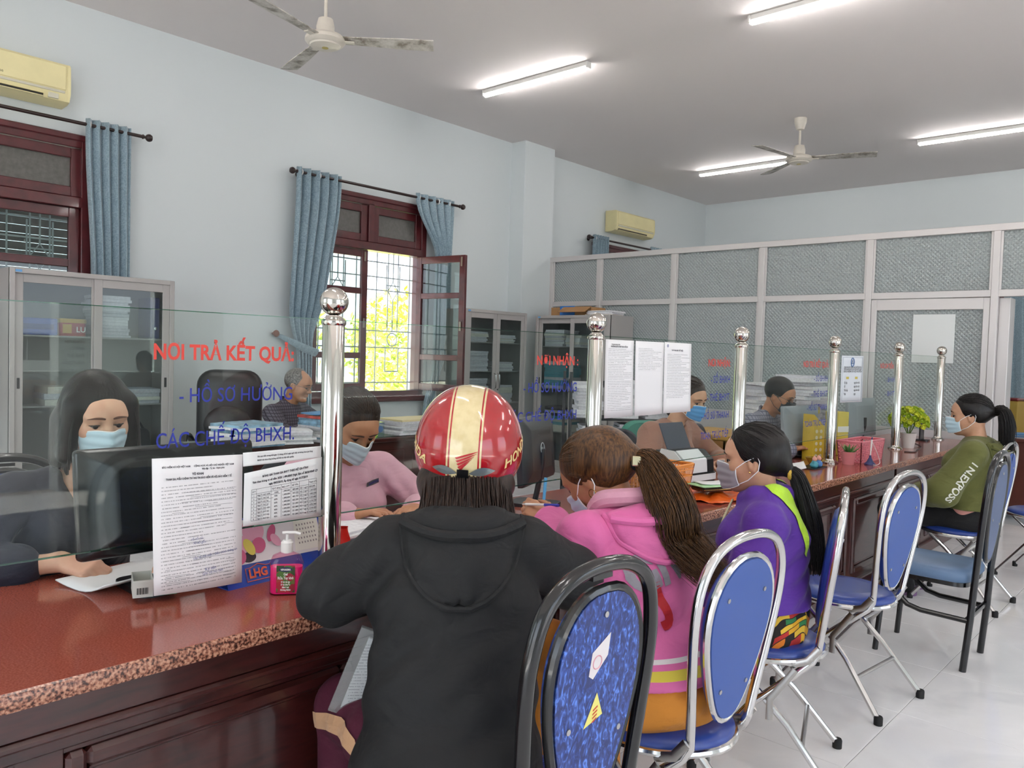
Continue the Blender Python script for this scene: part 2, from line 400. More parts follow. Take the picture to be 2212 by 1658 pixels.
obj('door_panel', MB().box(a+.05, b-.05, YP-.008, YP+.008, .12, .72), M_alu, D)
ds = obj('notice_sheet', MB().box(-2.21, -1.865, YP-.010, YP-.007, 1.425, 1.86), mat('sun bleached paper', '#dfe3e2', .7), None, smooth=False); tag(ds, 'blank white sheet taped on the patterned glass sliding door', 'notice')
D2 = thing('door_2', 'white folded door jamb beside the blue curtain', None); D2['kind'] = 'structure'
obj('door_leaf', MB().box(-1.545, -1.46, YP+.04, YP+.24, .02, 2.0, .004), M_alu, D2)
# ---------------- ceiling lamps ----------------
M_tube = bpy.data.materials.new('lit led tube'); M_tube.use_nodes = True
N(M_tube).b.inputs['Emission Color'].default_value = (1, .96, .935, 1); N(M_tube).b.inputs['Emission Strength'].default_value = TUBE_STRENGTH
def lamp(loc, label):
    L = thing('ceiling_lamp', label, 'lamp', loc, group='ceiling tube lamps')
    return L
lampspots = []
for yy in (1.4, 5.67, 9.94):
    for xx in (-5.0, -2.2, .6, 3.2): lampspots.append((xx, yy))
lab = {(-5.0, 5.67): 'lit tube lamp on the ceiling above the open window', (-2.2, 5.67): 'lit tube lamp at the top edge, right of the middle',
       (-5.0, 9.94): 'lit tube lamp behind the far ceiling fan', (-2.2, 9.94): 'lit tube lamp above the partition at the right edge'}
L0 = None
for (xx, yy) in lampspots:
    lb = lab.get((xx, yy), 'lit tube lamp fixed to the ceiling out of view')
    if L0 is None:
        L0 = lamp((xx, yy, ZC), lb)
        h = MB().box(-.63, .63, -.026, .026, -.045, -.001, .006); h.box(-.65, -.63, -.03, .03, -.06, -.002, .004); h.box(.63, .65, -.03, .03, -.06, -.002, .004)
        obj('housing', h, M_white, L0)
        t = MB(); t.tube([(-.625, 0, -.052), (.625, 0, -.052)], .02, 12); obj('tube', t, M_tube, L0)
    else:
        c = copy_tree(L0); c.location = (xx, yy, ZC); c['label'] = lb
# ---------------- ceiling fans ----------------
M_fan = mat('aged cream enamel', '#d9d2c6', .35, var=.08)
M_blade = bpy.data.materials.new('dirty fan blade'); M_blade.use_nodes = True; n = N(M_blade); tc = n.new('TexCoord')
no = n.new('TexNoise', {'Vector': tc.outputs['Object'], 'Scale': 9.0, 'Detail': 8.0, 'Roughness': .7})
n.link(n.ramp(no.outputs[0], [(.38, C('#7d7468')), (.5, C('#b7b2aa')), (.62, C('#d4d0ca'))]), n.b.inputs['Base Color']); n.b.inputs['Roughness'].default_value = .5
def fan(loc, drop, rad, ang, label):
    Fn = thing('ceiling_fan', label, 'fan', loc, group='ceiling fans'); d = -drop
    obj('canopy', MB().lathe([(.012, -.13), (.04, -.12), (.062, -.05), (.065, -.001)], 20), M_fan, Fn)
    obj('downrod', MB().cyl((0, 0, -.12), (0, 0, d+.1), .012, 10), M_fan, Fn)
    mo = MB().lathe([(.02, d+.16), (.05, d+.15), (.062, d+.10), (.06, d+.055), (.075, d+.045), (.122, d+.035), (.135, d+.02), (.137, d-.002), (.12, d-.02), (.105, d-.024), (.1, d-.034), (.075, d-.042), (1e-4, d-.044)], 32)
    obj('motor_housing', mo, M_fan, Fn); obj('badge', MB().lathe([(1e-4, d-.047), (.022, d-.046), (.022, d-.04)], 16), mat('brass', '#c9b36a', .3, metal=.7), Fn)
    for k in range(3):
        b = MB(); P_ = []
        for i in range(9):
            t = i/8; r = lerp(.115, rad, t); hw = lerp(.046, .066, sm(t*1.3)); tw = .16
            P_.append([(r, -hw, d+.012+hw*tw), (r, 0, d+.008), (r, hw, d+.012-hw*tw)])
        b.grid(P_); b2 = [(x, y, z+.006) for x, y, z in b.v]; m_ = MB(); m_.v = b.v+b2; nb = len(b.v)
        m_.f = b.f+[tuple(nb+i for i in q[::-1]) for q in b.f]
        for i in range(8):
            for j in (0, 2): m_.f.append((i*3+j, (i+1)*3+j, nb+(i+1)*3+j, nb+i*3+j))
        m_.f.append((24, 25, nb+25, nb+24)); m_.f.append((25, 26, nb+26, nb+25)); m_.m = [0]*len(m_.f)
        o = obj('blade', m_, M_blade, Fn); o.rotation_euler.z = math.radians(ang+120*k)
        br = MB().box(.1, .2, -.02, .02, d-.002, d+.006, .002); ob = obj('blade_bracket', br, M_fan, o)
    return Fn
fan((-4.74, 3.2, ZC), .49, .74, 47, 'white ceiling fan with dirty blades at the top of the picture')
fan((-3.57, 8.37, ZC), .44, .76, 21, 'pale ceiling fan hanging above the glass partition')
# ---------------- air conditioners ----------------
M_ac = mat('yellowed cream plastic', '#e2d8a6', .4, var=.04)
M_ac2 = mat('grey strip plastic', '#c9c6b4', .4)
def aircon(loc, wd, label, openv, brand):
    A = thing('air_conditioner', label, 'air conditioner', loc, group='wall air conditioners')
    prof = [(0, 0), (.02, -.0), (.12, .005), (.165, .02), (.19, .07), (.195, .12), (.19, .27), (.175, .29), (0, .295)]
    b = MB().prism([(p[0], p[1]) for p in prof], -wd/2, wd/2, lambda u, v, d: (u, d, v)); obj('body', b, M_ac, A)
    for s in (-1, 1): obj('end_cap', MB().prism([(p[0]*1.01, p[1]) for p in prof], 0, .02*s, lambda u, v, d, s=s: (u, s*wd/2+d, v)), M_ac, A)
    obj('front_panel', MB().box(.188, .201, -wd/2+.012, wd/2-.012, .095, .275, .006), M_ac, A)
    obj('trim_strip', MB().box(.186, .199, -wd/2+.03, wd/2-.02, .072, .09, .003), M_ac2, A)
    lv = MB().box(.15, .178, -wd/2+.05, wd/2-.16, .022, .055, .002); obj('air_outlet', lv, mat('outlet dark', '#2b2822', .6), A)
    for k in range(2 if openv else 1):
        obj('louver', MB().box(.165+.012*k, .19, -wd/2+.05, wd/2-.16, .02+.022*k, .026+.022*k, .002), M_ac, A)
    if openv: obj('display', MB().box(.17, .187, wd/2-.13, wd/2-.06, .025, .062, .002), M_ac2, A)
    if brand:
        t = text_mesh(brand, .03, .0005); a, b_ = text_w(t)
        obj('logo', MB().add([(.2018, -.06+p[0]-a, .12+p[1]) for p in t.v], t.f), mat('logo grey', '#8c8560', .5), A, smooth=False)
    return A
aircon((XW+.005, 1.76, 3.16), .84, 'cream wall air conditioner with open louvers above the left curtain', True, 'ouse')
aircon((XW+.005, 9.78, 3.165), .95, 'cream wall air conditioner above the partition beyond the pillar', False, None)
# ---------------- curtains ----------------
M_rod = mat('dark wooden rod', '#26120f', .35, coat=.3)
M_cur = bpy.data.materials.new('blue grey curtain'); M_cur.use_nodes = True; n = N(M_cur); tc = n.new('TexCoord')
vo = n.new('TexNoise', {'Vector': tc.outputs['Object'], 'Scale': 34.0, 'Detail': 5.0, 'Distortion': 2.5})
n.link(n.ramp(vo.outputs[0], [(.42, C('#8097a4')), (.58, C('#9ab0bb'))]), n.b.inputs['Base Color']); n.b.inputs['Roughness'].default_value = .55; n.b.inputs['Sheen Weight'].default_value = .3
n.bump(vo.outputs[0], .25, .003)
def rod(y0, y1, z, label):
    R_ = thing('curtain_rod', label, 'curtain rod', (XW, (y0+y1)/2, z)); h = (y1-y0)/2
    obj('pole', MB().cyl((.12, -h+.04, 0), (.12, h-.04, 0), .014, 12), M_rod, R_)
    for s in (-1, 1):
        f = MB().lathe([(.014, 0), (.02, .005), (.012, .02), (.012, .028), (.024, .036), (.031, .05), (.031, .06), (.024, .075), (1e-4, .083)], 16, axis='y')
        if s < 0: f.v = [(a, -b, c) for a, b, c in f.v]; f.f = [q[::-1] for q in f.f]
        f.v = [(a+.12, b+s*(h-.04), c) for a, b, c in f.v]; obj('finial', f, M_rod, R_)
        br = MB().cyl((.0, s*(h-.12), 0), (.12, s*(h-.12), 0), .009, 8); br.lathe([(.03, 0), (.03, .008), (.01, .012)], 12, (0, s*(h-.12), 0), 'x'); obj('bracket', br, M_rod, R_)
    return R_
def curtain(zt, zb, left, right, folds, label, grom=(), amp=.042, cat='curtain', x=XW+.12, axis='x', zpow=1):
    """left(z), right(z): horizontal edges; hangs on plane x"""
    T = thing('curtain', label, cat, (0, 0, 0)); m = MB(); P_ = []; nz, nu = 30, folds*8
    for i in range(nz+1):
        z = lerp(zt, zb, i/nz); a, b = left(z), right(z); row = []
        for j in range(nu+1):
            u = j/nu; ph = 2*PI*folds*u; q = amp*math.sin(ph)+.008*math.sin(3.1*z+9*u)*(i/nz)
            yy = lerp(a, b, u)+.012*math.sin(2*ph)*(1 if i else 1)
            row.append((x+q, yy, z) if axis == 'x' else (yy, x-q, z))
        P_.append(row)
    m.grid(P_); o = obj('cloth', m, M_cur, T, angle=None); so = o.modifiers.new('thick', 'SOLIDIFY'); so.thickness = .005
    for g in grom:
        rg = MB()
        pts = [(x+.026*math.cos(a), g+.0*math.sin(a), zt-.045+.026*math.sin(a)) for a in [2*PI*k/18 for k in range(18)]]
        rg.tube(pts, .0065, 8, closed=True); obj('grommet', rg, M_white, T)
    return T
rod(.55, 2.80, 3.06, 'dark wooden curtain rod below the near air conditioner')
rod(4.16, 6.35, 3.05, 'dark wooden curtain rod over the open window')
rod(8.78, 10.83, 3.02, 'dark curtain rod showing above the glass partition')
E2 = .045
curtain(3.06+E2, .3, lambda z: 2.335+.05*sm((3.0-z)/1.2), lambda z: 2.675, 5, 'blue grey curtain beside the sliding door cabinet, nearest the left edge', grom=(2.36,))
def l2(z): return 4.19-.05*sm((3-z)/1.4)+.10*sm((1.75-z)/.5)
def r2(z): return 4.70-.20*sm((3-z)/1.5)-.10*sm((1.9-z)/.45)
curtain(3.05+E2, .35, l2, r2, 5, 'blue grey curtain tied back on the left of the open window', grom=(4.24, 4.44))
tb = MB(); tb.tube([(XW+.03, 4.06, 1.51), (XW+.15, 4.12, 1.46), (XW+.175, 4.3, 1.38), (XW+.14, 4.44, 1.345), (XW+.06, 4.4, 1.38), (XW+.04, 4.1, 1.5), (XW+.02, 4.06, 1.51)], [.003, .006, .009, .009, .006, .004, .003], 8, ry=4.5)
to = obj('curtain_tieback', tb, M_cur); tag(to, 'blue grey cloth band tying back the curtain near the old man', 'tieback')
kn = obj('tieback_knob', MB().lathe([(.012, 0), (.012, .04), (.03, .05), (.034, .065), (.025, .08), (1e-4, .085)], 14, (XW, 4.04, 1.52), 'x'), mat('brown knob', '#7a4a33', .4)); tag(kn, 'small brown wooden knob on the wall for the curtain band', 'knob')
curtain(3.05+E2, .35, lambda z: 5.66+.30*sm((3.05-z)/.62)-.12*sm((1.2-z)/.5), lambda z: 6.23-.02*sm((3-z)/.7)-.22*sm((1.6-z)/.8), 5, 'blue grey curtain pulled aside behind the open sash', grom=(5.70, 5.98, 6.14), amp=.03)
curtain(3.02+E2, .3, lambda z: 8.86, lambda z: 9.22, 6, 'blue grey curtain at the left end of the rod behind the partition', grom=(8.9,))
curtain(3.02+E2, .3, lambda z: 10.3, lambda z: 10.75, 6, 'blue grey curtain at the right end of the rod behind the partition', grom=(10.34,))
curtain(2.75, .3, lambda z: -2.27+.05*sm((2.4-z)/1.5)-.03, lambda z: -1.1, 7, 'pale blue curtain hanging beyond the open doorway', x=YF-.12, axis='y')
# ================= COUNTER =================
ZCT = .76
M_lac = bpy.data.materials.new('dark lacquered wood'); M_lac.use_nodes = True; n = N(M_lac); tc = n.new('TexCoord')
mp = n.new('Mapping', {'Vector': tc.outputs['Object'], 'Scale': (14, 2, 14)}); no = n.new('TexNoise', {'Vector': mp.outputs[0], 'Scale': 3.0, 'Detail': 6.0, 'Distortion': .6})
n.link(n.ramp(no.outputs[0], [(.3, C('#2c1210')), (.55, C('#431c19')), (.75, C('#351512'))]), n.b.inputs['Base Color']); n.b.inputs['Roughness'].default_value = .28; n.b.inputs['Coat Weight'].default_value = .5; n.b.inputs['Coat Roughness'].default_value = .08
M_gran = bpy.data.materials.new('polished red granite'); M_gran.use_nodes = True; n = N(M_gran); tc = n.new('TexCoord')
v1 = n.new('TexVoronoi', {'Vector': tc.outputs['Object'], 'Scale': 330.0}); n1 = n.new('TexNoise', {'Vector': tc.outputs['Object'], 'Scale': 240.0, 'Detail': 5.0}); n2 = n.new('TexNoise', {'Vector': tc.outputs['Object'], 'Scale': 5.0, 'Detail': 4.0})
base = n.ramp(n1.outputs[0], [(.3, C('#84402f')), (.5, C('#964d3e')), (.7, C('#a65d4d'))])
c2 = n.mix(n.math('MULTIPLY', n2.outputs[0], .5), base, C('#8a4538'))
spk = n.ramp(v1.outputs['Distance'], [(.0, (1, 1, 1, 1)), (.12, (0, 0, 0, 1))]); n.link(n.mix(n.math('MULTIPLY', spk, .12), c2, C('#2b1512')), n.b.inputs['Base Color'])
n.b.inputs['Roughness'].default_value = .12; n.b.inputs['Specular IOR Level'].default_value = .65
M_gedge = bpy.data.materials.new('granite edge speckled'); M_gedge.use_nodes = True; n = N(M_gedge); tc = n.new('TexCoord'); n1 = n.new('TexNoise', {'Vector': tc.outputs['Object'], 'Scale': 150.0, 'Detail': 6.0})
n.link(n.ramp(n1.outputs[0], [(.38, C('#3a2019')), (.5, C('#96604c')), (.62, C('#c08e74'))]), n.b.inputs['Base Color']); n.b.inputs['Roughness'].default_value = .25
XF, XB, Y0C, Y1C = -1.605, -2.36, -1.3, 7.79
wt = thing('granite_worktop', 'long polished red granite counter top', 'counter top', (-1.98, 3.2, ZCT))
r = .012
prof = [(XB, -.035), (XF-.006, -.035), (XF, -.030), (XF, -.010), (XF-.004, -.003), (XF-.010, 0), (XB, 0)]
obj('slab', MB().box(XB+1.98, XF-.008+1.98, Y0C-3.2, Y1C-3.2, -.034, 0, .0015), M_gran, wt)
obj('front_edge', MB().prism([(XF-.008+1.98, -.036), (XF-.002+1.98, -.036), (XF+1.98, -.028), (XF+1.98, -.010), (XF-.003+1.98, -.003), (XF-.008+1.98, -.0003)], Y0C-3.2, Y1C-3.2, lambda u, v, d: (u, d, v)), M_gedge, wt)
XC = -1.665
def counter_unit(y0, y1, label, pattern):
    U = thing('counter_cabinet', label, 'cabinet', (XC-.3, (y0+y1)/2, 0), group='counter base cabinets'); o = lambda x: x-(XC-.3); c = (y0+y1)/2
    def B(mb, x0, x1, a, b, z0, z1, bv=.004): mb.box(o(x0), o(x1), a-c, b-c, z0, z1, bv)
    m = MB(); B(m, XC-.62, XC-.03, y0+.001, y1-.001, .0, .722, .002); obj('body', m, M_lac, U)
    m = MB(); B(m, XC-.03, XC+.012, y0+.001, y1-.001, .645, .722); obj('apron', m, M_lac, U)
    m = MB(); B(m, XC-.03, XC+.022, y0+.001, y1-.001, .628, .647, .006); B(m, XC-.03, XC+.006, y0+.001, y1-.001, .60, .63); obj('moulding', m, M_lac, U)
    m = MB(); B(m, XC-.03, XC+.014, y0+.001, y1-.001, .0, .085, .006); obj('plinth', m, M_lac, U)
    for (a, b) in pattern:
        zt_, zb = .585, .125
        p = thing_child('panel', U)
        f = MB(); w_ = .04
        for (q0, q1, r0, r1) in ((a, a+w_, zb, zt_), (b-w_, b, zb, zt_), (a+w_, b-w_, zt_-w_, zt_), (a+w_, b-w_, zb, zb+w_)): B(f, XC-.028, XC+.004, q0, q1, r0, r1, .009)
        for (q0, q1, r0, r1) in ((a+w_, a+w_+.012, zb+w_, zt_-w_), (b-w_-.012, b-w_, zb+w_, zt_-w_), (a+w_, b-w_, zt_-w_-.012, zt_-w_), (a+w_, b-w_, zb+w_, zb+w_+.012)): B(f, XC-.028, XC-.012, q0, q1, r0, r1, .004)
        obj('panel_frame', f, M_lac, U)
        f = MB(); B(f, XC-.028, XC-.017, a+w_, b-w_, zb+w_, zt_-w_, .002); obj('panel', f, M_lac, U)
    for a in sorted(set([y0]+[q for pq in pattern for q in pq]+[y1])): pass
    st = MB(); ed = [y0]+[q for pq in pattern for q in pq]+[y1]
    for k in range(0, len(ed), 2): B(st, XC-.029, XC-.008, ed[k]+.001, ed[k+1]-.001, .085, .6, .002)
    B(st, XC-.029, XC-.010, y0+.001, y1-.001, .585, .602, .001); B(st, XC-.029, XC-.010, y0+.001, y1-.001, .084, .125, .001); obj('stile', st, M_lac, U)
def thing_child(*a): return None
counter_unit(-1.25, 1.36, 'dark lacquered counter base below the hand gel, left of the helmeted woman', [(-1.2, -.33), (-.25, .47), (.56, 1.25)])
counter_unit(1.36, 3.86, 'dark lacquered counter base between the helmet and the woman in purple', [(1.45, 2.13), (2.23, 2.92), (3.02, 3.72)])
counter_unit(3.86, 5.62, 'dark lacquered counter base behind the empty chrome chairs', [(3.96, 4.62), (4.7, 4.84), (4.92, 5.5)])
counter_unit(5.66, 7.79, 'dark lacquered counter base beside the woman in green at the far end', [(5.76, 6.36), (6.46, 7.06), (7.16, 7.7)])
# ---------------- posts ----------------
M_steel = mat('polished stainless steel', '#cfcac2', .09, metal=1)
M_chrome = mat('chrome tube', '#d4d3d2', .13, metal=1)
PY = [1.33, 2.58, 3.84, 5.13, 6.44, 7.6]; XG = -1.9
plab = ['nearest polished steel post with a ball top, left of the red helmet', 'steel ball post right of the glass lettering, second from the left', 'steel ball post between the brown blazer woman and grey mask man',
        'steel ball post beside the small succulent pot', 'steel ball post between pink basket and yellow flowers', 'farthest steel ball post by the partition door']
p0 = None
for i, y in enumerate(PY):
    if p0 is None:
        p0 = thing('steel_post', plab[0], 'post', (XG, y, ZCT), group='steel posts along the counter')
        obj('tube', MB().lathe([(.0315, .004), (.0315, .705), (.03, .708)], 32), M_steel, p0)
        obj('collar', MB().lathe([(.0325, .704), (.035, .709), (.035, .716), (.03, .722), (.024, .727), (.022, .732)], 32), M_steel, p0)
        obj('ball', MB().sphere((0, 0, .771), .0405, 32, 20), M_steel, p0, angle=None)
        obj('base_flange', MB().lathe([(.052, .0005), (.052, .006), (.046, .013), (.036, .018), (.034, .026), (.032, .028)], 32), M_steel, p0)
    else:
        c = copy_tree(p0); c.location = (XG, y, ZCT); c['label'] = plab[i]
# ---------------- glass screens ----------------
M_glass = thin_glass('counter glass', '#f8fbf9', .3)
M_gedge2 = thin_glass('green glass edge', '#7fc0a4', 1.4)
M_red = mat('red vinyl lettering', '#cf3a2c', .45); M_blue = mat('blue vinyl lettering', '#1b2a93', .45)
def vinyl(S_, txt, y0, y1, zb, capw, m, bold):
    t = text_mesh(txt, capw/.7, bold); a, b = text_w(t); sx = (y1-y0)/(b-a)
    o = obj('lettering', MB().add([(.0062, (p[0]-a)*sx+y0-S_.location.y, p[1]+zb-S_.location.z) for p in t.v], t.f), m, S_, smooth=False); return o
GZ0, GZ1 = .925, 1.478
spans = [(-.6, PY[0]-.032)]+[(PY[i]+.032, PY[i+1]-.032) for i in range(5)]
glab = ['clear glass screen lettered in red and blue in front of the woman with the bob', 'clear glass screen behind the red helmet', 'clear glass screen with three printed sheets taped on it', 'clear glass screen in front of the man with the grey mask', 'clear glass screen behind the pink basket', 'clear glass screen at the far end of the counter']
letters = [[('NƠI TRẢ KẾT QUẢ:', .821, 1.199, 1.362, .036, 1, .0016), ('- HỒ SƠ HƯỞNG', .884, 1.196, 1.257, .035, 0, .0003), ('CÁC CHẾ ĐỘ BHXH.', .829, 1.204, 1.148, .037, 0, .0003)],
           [('NƠI NHẬN :', 2.214, 2.46, 1.361, .034, 1, .001), ('- HỒ SƠ HƯỞNG', 2.144, 2.455, 1.26, .035, 0, .0003), ('CÁC CHẾ ĐỘ BHXH', 2.055, 2.458, 1.154, .036, 0, .0003)],
           [('NƠI NHẬN:', 3.49, 3.714, 1.366, .034, 1, .0013), ('- SỔ BHXH', 3.52, 3.716, 1.284, .035, 0, .0003), ('- THẺ BHYT', 3.49, 3.716, 1.196, .035, 0, .0003), ('- HỒ SƠ THANH', 3.44, 3.716, 1.108, .035, 0, .0003), ('TOÁN TRỰC TIẾP', 3.44, 3.72, 1.011, .035, 0, .0003)],
           [('NƠI TRẢ KẾT QUẢ:', 4.63, 5.02, 1.37, .034, 1, .0013), ('- SỔ BHXH', 4.80, 5.015, 1.284, .035, 0, .0003), ('- THẺ BHYT', 4.77, 5.02, 1.19, .035, 0, .0003), ('- HỒ SƠ THANH', 4.71, 5.02, 1.108, .035, 0, .0003), ('TOÁN TRỰC TIẾP', 4.68, 5.02, 1.011, .035, 0, .0003)],
           [('NƠI CHI TIỀN:', 6.0, 6.30, 1.371, .034, 1, .0013), ('- BHXH', 6.14, 6.33, 1.27, .035, 0, .0003), ('- BHYT', 6.14, 6.34, 1.168, .035, 0, .0003)], []]
for i, (a, b) in enumerate(spans):
    G = thing('glass_screen', glab[i], 'glass screen', (XG, (a+b)/2, GZ0), group='glass screens on the counter'); h = (b-a)/2
    obj('pane', MB().box(-.004, .004, -h, h, 0, GZ1-GZ0), M_glass, G, smooth=False)
    e = MB().box(-.004, .004, -h, h, -.0025, -.0001); e.box(-.004, .004, -h, h, GZ1-GZ0+.0001, GZ1-GZ0+.0022); obj('polished_edge', e, M_gedge2, G, smooth=False)
    for L_ in letters[i]: vinyl(G, L_[0], L_[1], L_[2], L_[3], L_[4], M_red if L_[5] else M_blue, L_[6])
# ---------------- printed sheets ----------------
def doc_mat(name, rows, ink='#5a5a60', fill=.62, left=.1, right=.92, top=.93, bot=.06, wordf=46, paper='#f0eff0', seed=0.0, ruled=0.0):
    if name in MATS: return MATS[name]
    m = bpy.data.materials.new(name); m.use_nodes = True; n = N(m); tc = n.new('TexCoord'); sp = n.new('SeparateXYZ', {0: tc.outputs['Generated']})
    u, v = sp.outputs[1], sp.outputs[2]; rv = n.math('MULTIPLY', v, rows); fr = n.math('FRACT', rv); ro = n.math('FLOOR', rv)
    wn = n.new('TexWhiteNoise', {'W': n.math('ADD', ro, seed)}, noise_dimensions='1D'); ln = n.math('MULTIPLY_ADD', wn.outputs[0], .62, .4)
    inl = n.math('MULTIPLY', n.math('GREATER_THAN', fr, .36), n.math('LESS_THAN', fr, .66))
    cb = n.new('CombineXYZ', {0: n.math('MULTIPLY', u, wordf), 1: n.math('MULTIPLY', ro, 7.3), 2: seed}); no = n.new('TexNoise', {'Vector': cb.outputs[0], 'Scale': 1.0, 'Detail': 2.0})
    wd = n.math('LESS_THAN', no.outputs[0], fill-.06); ra = n.math('LESS_THAN', u, n.math('MINIMUM', n.math('MULTIPLY', ln, 1.35), right)); la = n.math('GREATER_THAN', u, left)
    mg = n.math('MULTIPLY', n.math('LESS_THAN', v, top), n.math('GREATER_THAN', v, bot)); k = n.math('MULTIPLY', n.math('MULTIPLY', inl, wd), n.math('MULTIPLY', n.math('MULTIPLY', ra, la), mg))
    n.link(n.mix(n.math('MULTIPLY', k, .55), C(paper), C(ink)), n.b.inputs['Base Color']); n.b.inputs['Roughness'].default_value = .65; MATS[name] = m; return m
M_ink = mat('printed ink', '#4a4a50', .7); M_inkb = mat('ballpoint ink', '#4a5590', .7)
def sheet(name, corners, m, label, cat='notice', bend=.006, x=XG+.0075, titles=(), extra=None, group=None):
    """corners (y,z): tl,tr,br,bl on plane x"""
    tl, tr, br, bl = [A_(c) for c in corners]; T = thing(name, label, cat, (x, (tl[0]+tr[0])/2, bl[1]), group=group); oy, oz = T.location.y, T.location.z
    def P(u, v): 
        a = tl*(1-u)+tr*u; b = bl*(1-u)+br*u; q = b*(1-v)+a*v; return (bend*math.sin(PI*u)*(1-v)+bend*.6*(1-v)**2, q[0]-oy, q[1]-oz)
    mb = MB().grid([[P(j/8, i/8) for j in range(9)] for i in range(9)]); o = obj('paper', mb, m, T, angle=None); so = o.modifiers.new('t', 'SOLIDIFY'); so.thickness = .0006; so.offset = -1
    def put(txt, u, v, hgt, mm=M_ink, bold=.0002, wid=None, align='LEFT', rot=0):
        t = text_mesh(txt, hgt/.7, bold, align=align); a, b = text_w(t); W_ = np.linalg.norm(tr-tl); Hh = np.linalg.norm(tl-bl); sx = (wid/(b-a)) if wid else 1
        V = []
        for p in t.v:
            q = P(u+p[0]*sx/W_, v+(p[1]+rot*p[0])/Hh); V.append((q[0]+.0007, q[1], q[2]))
        return MB().add(V, t.f), mm
    for tt in titles:
        mb2, mm = put(**tt); obj('printed_line', mb2, mm, o, smooth=False)
    if extra: extra(T, P, o)
    return T
A_ = lambda c: np.array(c, float)
M_doc1 = doc_mat('printed form', 40, fill=.6, top=.80, bot=.05, seed=3.0, wordf=85)
def form_extra(T, P, o):
    mb = MB()
    for (v, u0, u1) in [(.735, .35, .9), (.70, .4, .9), (.665, .3, .5), (.66, .6, .88), (.625, .45, .88), (.59, .2, .88), (.545, .5, .88), (.51, .42, .88), (.475, .28, .9), (.36, .3, .55), (.33, .38, .6), (.3, .35, .5), (.26, .3, .5), (.235, .5, .9), (.2, .4, .9), (.175, .12, .9), (.125, .12, .38), (.1, .12, .38), (.075, .12, .38), (.13, .46, .88), (.1, .46, .88), (.075, .46, .88)]:
        a, b = P(u0, v), P(u1, v+.004); mb.add([(a[0]+.0007, a[1], a[2]), (b[0]+.0007, b[1], b[2]), (b[0]+.0007, b[1], b[2]+.0007), (a[0]+.0007, a[1], a[2]+.0007)], [(0, 1, 2, 3)])
    obj('rule_lines', mb, M_ink, o, smooth=False)
sheet('form_sheet', [(.819, 1.125), (1.052, 1.118), (1.054, .784), (.826, .795)], M_doc1, 'printed form sheet hanging over the glass edge beside the desk calendar', titles=[
    dict(txt='BẢO HIỂM XÃ HỘI VIỆT NAM      CỘNG HOÀ XÃ HỘI CHỦ NGHĨA VIỆT NAM', u=.1, v=.925, hgt=.004, wid=.185), dict(txt='Độc lập - Tự do - Hạnh phúc', u=.53, v=.902, hgt=.004, wid=.06),
    dict(txt='TỜ KHAI', u=.42, v=.865, hgt=.005, wid=.03, bold=.0004), dict(txt='THAM GIA, ĐIỀU CHỈNH THÔNG TIN BẢO HIỂM XÃ HỘI, BẢO HIỂM Y TẾ', u=.14, v=.835, hgt=.0045, wid=.17, bold=.0003),
    dict(txt='số sổ cũ', u=.4, v=.375, hgt=.006, mm=M_inkb, bold=0, rot=.06), dict(txt='10 số gốc', u=.42, v=.345, hgt=.006, mm=M_inkb, bold=0, rot=.06), dict(txt='cấp lại thẻ mất / điều chỉnh thông tin', u=.42, v=.232, hgt=.006, wid=.12, mm=M_inkb, bold=0, rot=.08),
    dict(txt='Ký tên', u=.55, v=.135, hgt=.008, mm=M_inkb, bold=0, rot=.1), dict(txt='Ghi rõ họ tên', u=.52, v=.105, hgt=.007, mm=M_inkb, bold=0, rot=.08)], extra=form_extra)
def table_extra(T, P, o):
    mb = MB(); u0, u1, v0, v1 = .09, .93, .08, .66; rows = 9; cols = [.09, .15, .33, .46, .585, .695, .82, .93]
    def seg(ua, va, ub, vb, w_=.0007):
        a, b = A_(P(ua, va)), A_(P(ub, vb)); d = b-a; nrm = np.array([0, -d[2], d[1]]); nrm /= np.linalg.norm(nrm)+1e-9; nrm *= w_/2; q = [a-nrm, b-nrm, b+nrm, a+nrm]
        mb.add([(p[0]+.0007, p[1], p[2]) for p in q], [(0, 1, 2, 3)])
    for i in range(rows+1): v = lerp(v1, v0, (i+.4*(i > 0))/(rows+.4)); seg(u0, v, u1, v)
    for c in cols: seg(c, v0, c, v1)
    obj('table_rules', mb, M_ink, o, smooth=False); tx = MB()
    data = [('100%', '804.600'), ('70%', '563.220'), ('60%', '482.760'), ('50%', '402.300'), ('40%', '321.840'), ('40%', '321.840'), ('40%', '321.840'), ('40%', '321.840')]; od = ['nhất', 'hai', 'ba', 'tư', 'năm', 'sáu', 'bảy', 'tám']; tot = ['804.600', '1.367.820', '1.850.580', '2.252.880', '2.574.720', '2.896.560', '3.218.400', '3.540.240']
    W_ = .24; Hh = .155
    def cell(s, u, v, wmax, hg=.0042):
        t = text_mesh(s, hg/.7, .0001); a, b = text_w(t); sx = min(1, wmax/(b-a)); 
        V = []
        for p in t.v: q = P(u+p[0]*sx/W_, v+p[1]/Hh); V.append((q[0]+.0007, q[1], q[2]))
        tx.add(V, t.f)
    for i in range(8):
        v = lerp(v1, v0, (i+2.4)/(rows+.4))+.014; cell(str(i+1), .113, v, .01); cell('Người thứ '+od[i], .16, v, .038); cell(data[i][0], .37, v, .02); cell('1.490.000', .475, v, .024); cell(data[i][1], .605, v, .02); cell('Hộ %d người' % (i+1), .703, v, .027); cell(tot[i], .83, v, .024)
    for s, u in (('STT', .1), ('Tỷ lệ đóng', .34), ('Mức LTT', .47), ('Số Tiền', .60), ('Thành tiền', .825)): cell(s, u, .62-.02, .026)
    obj('table_text', tx, M_ink, o, smooth=False)
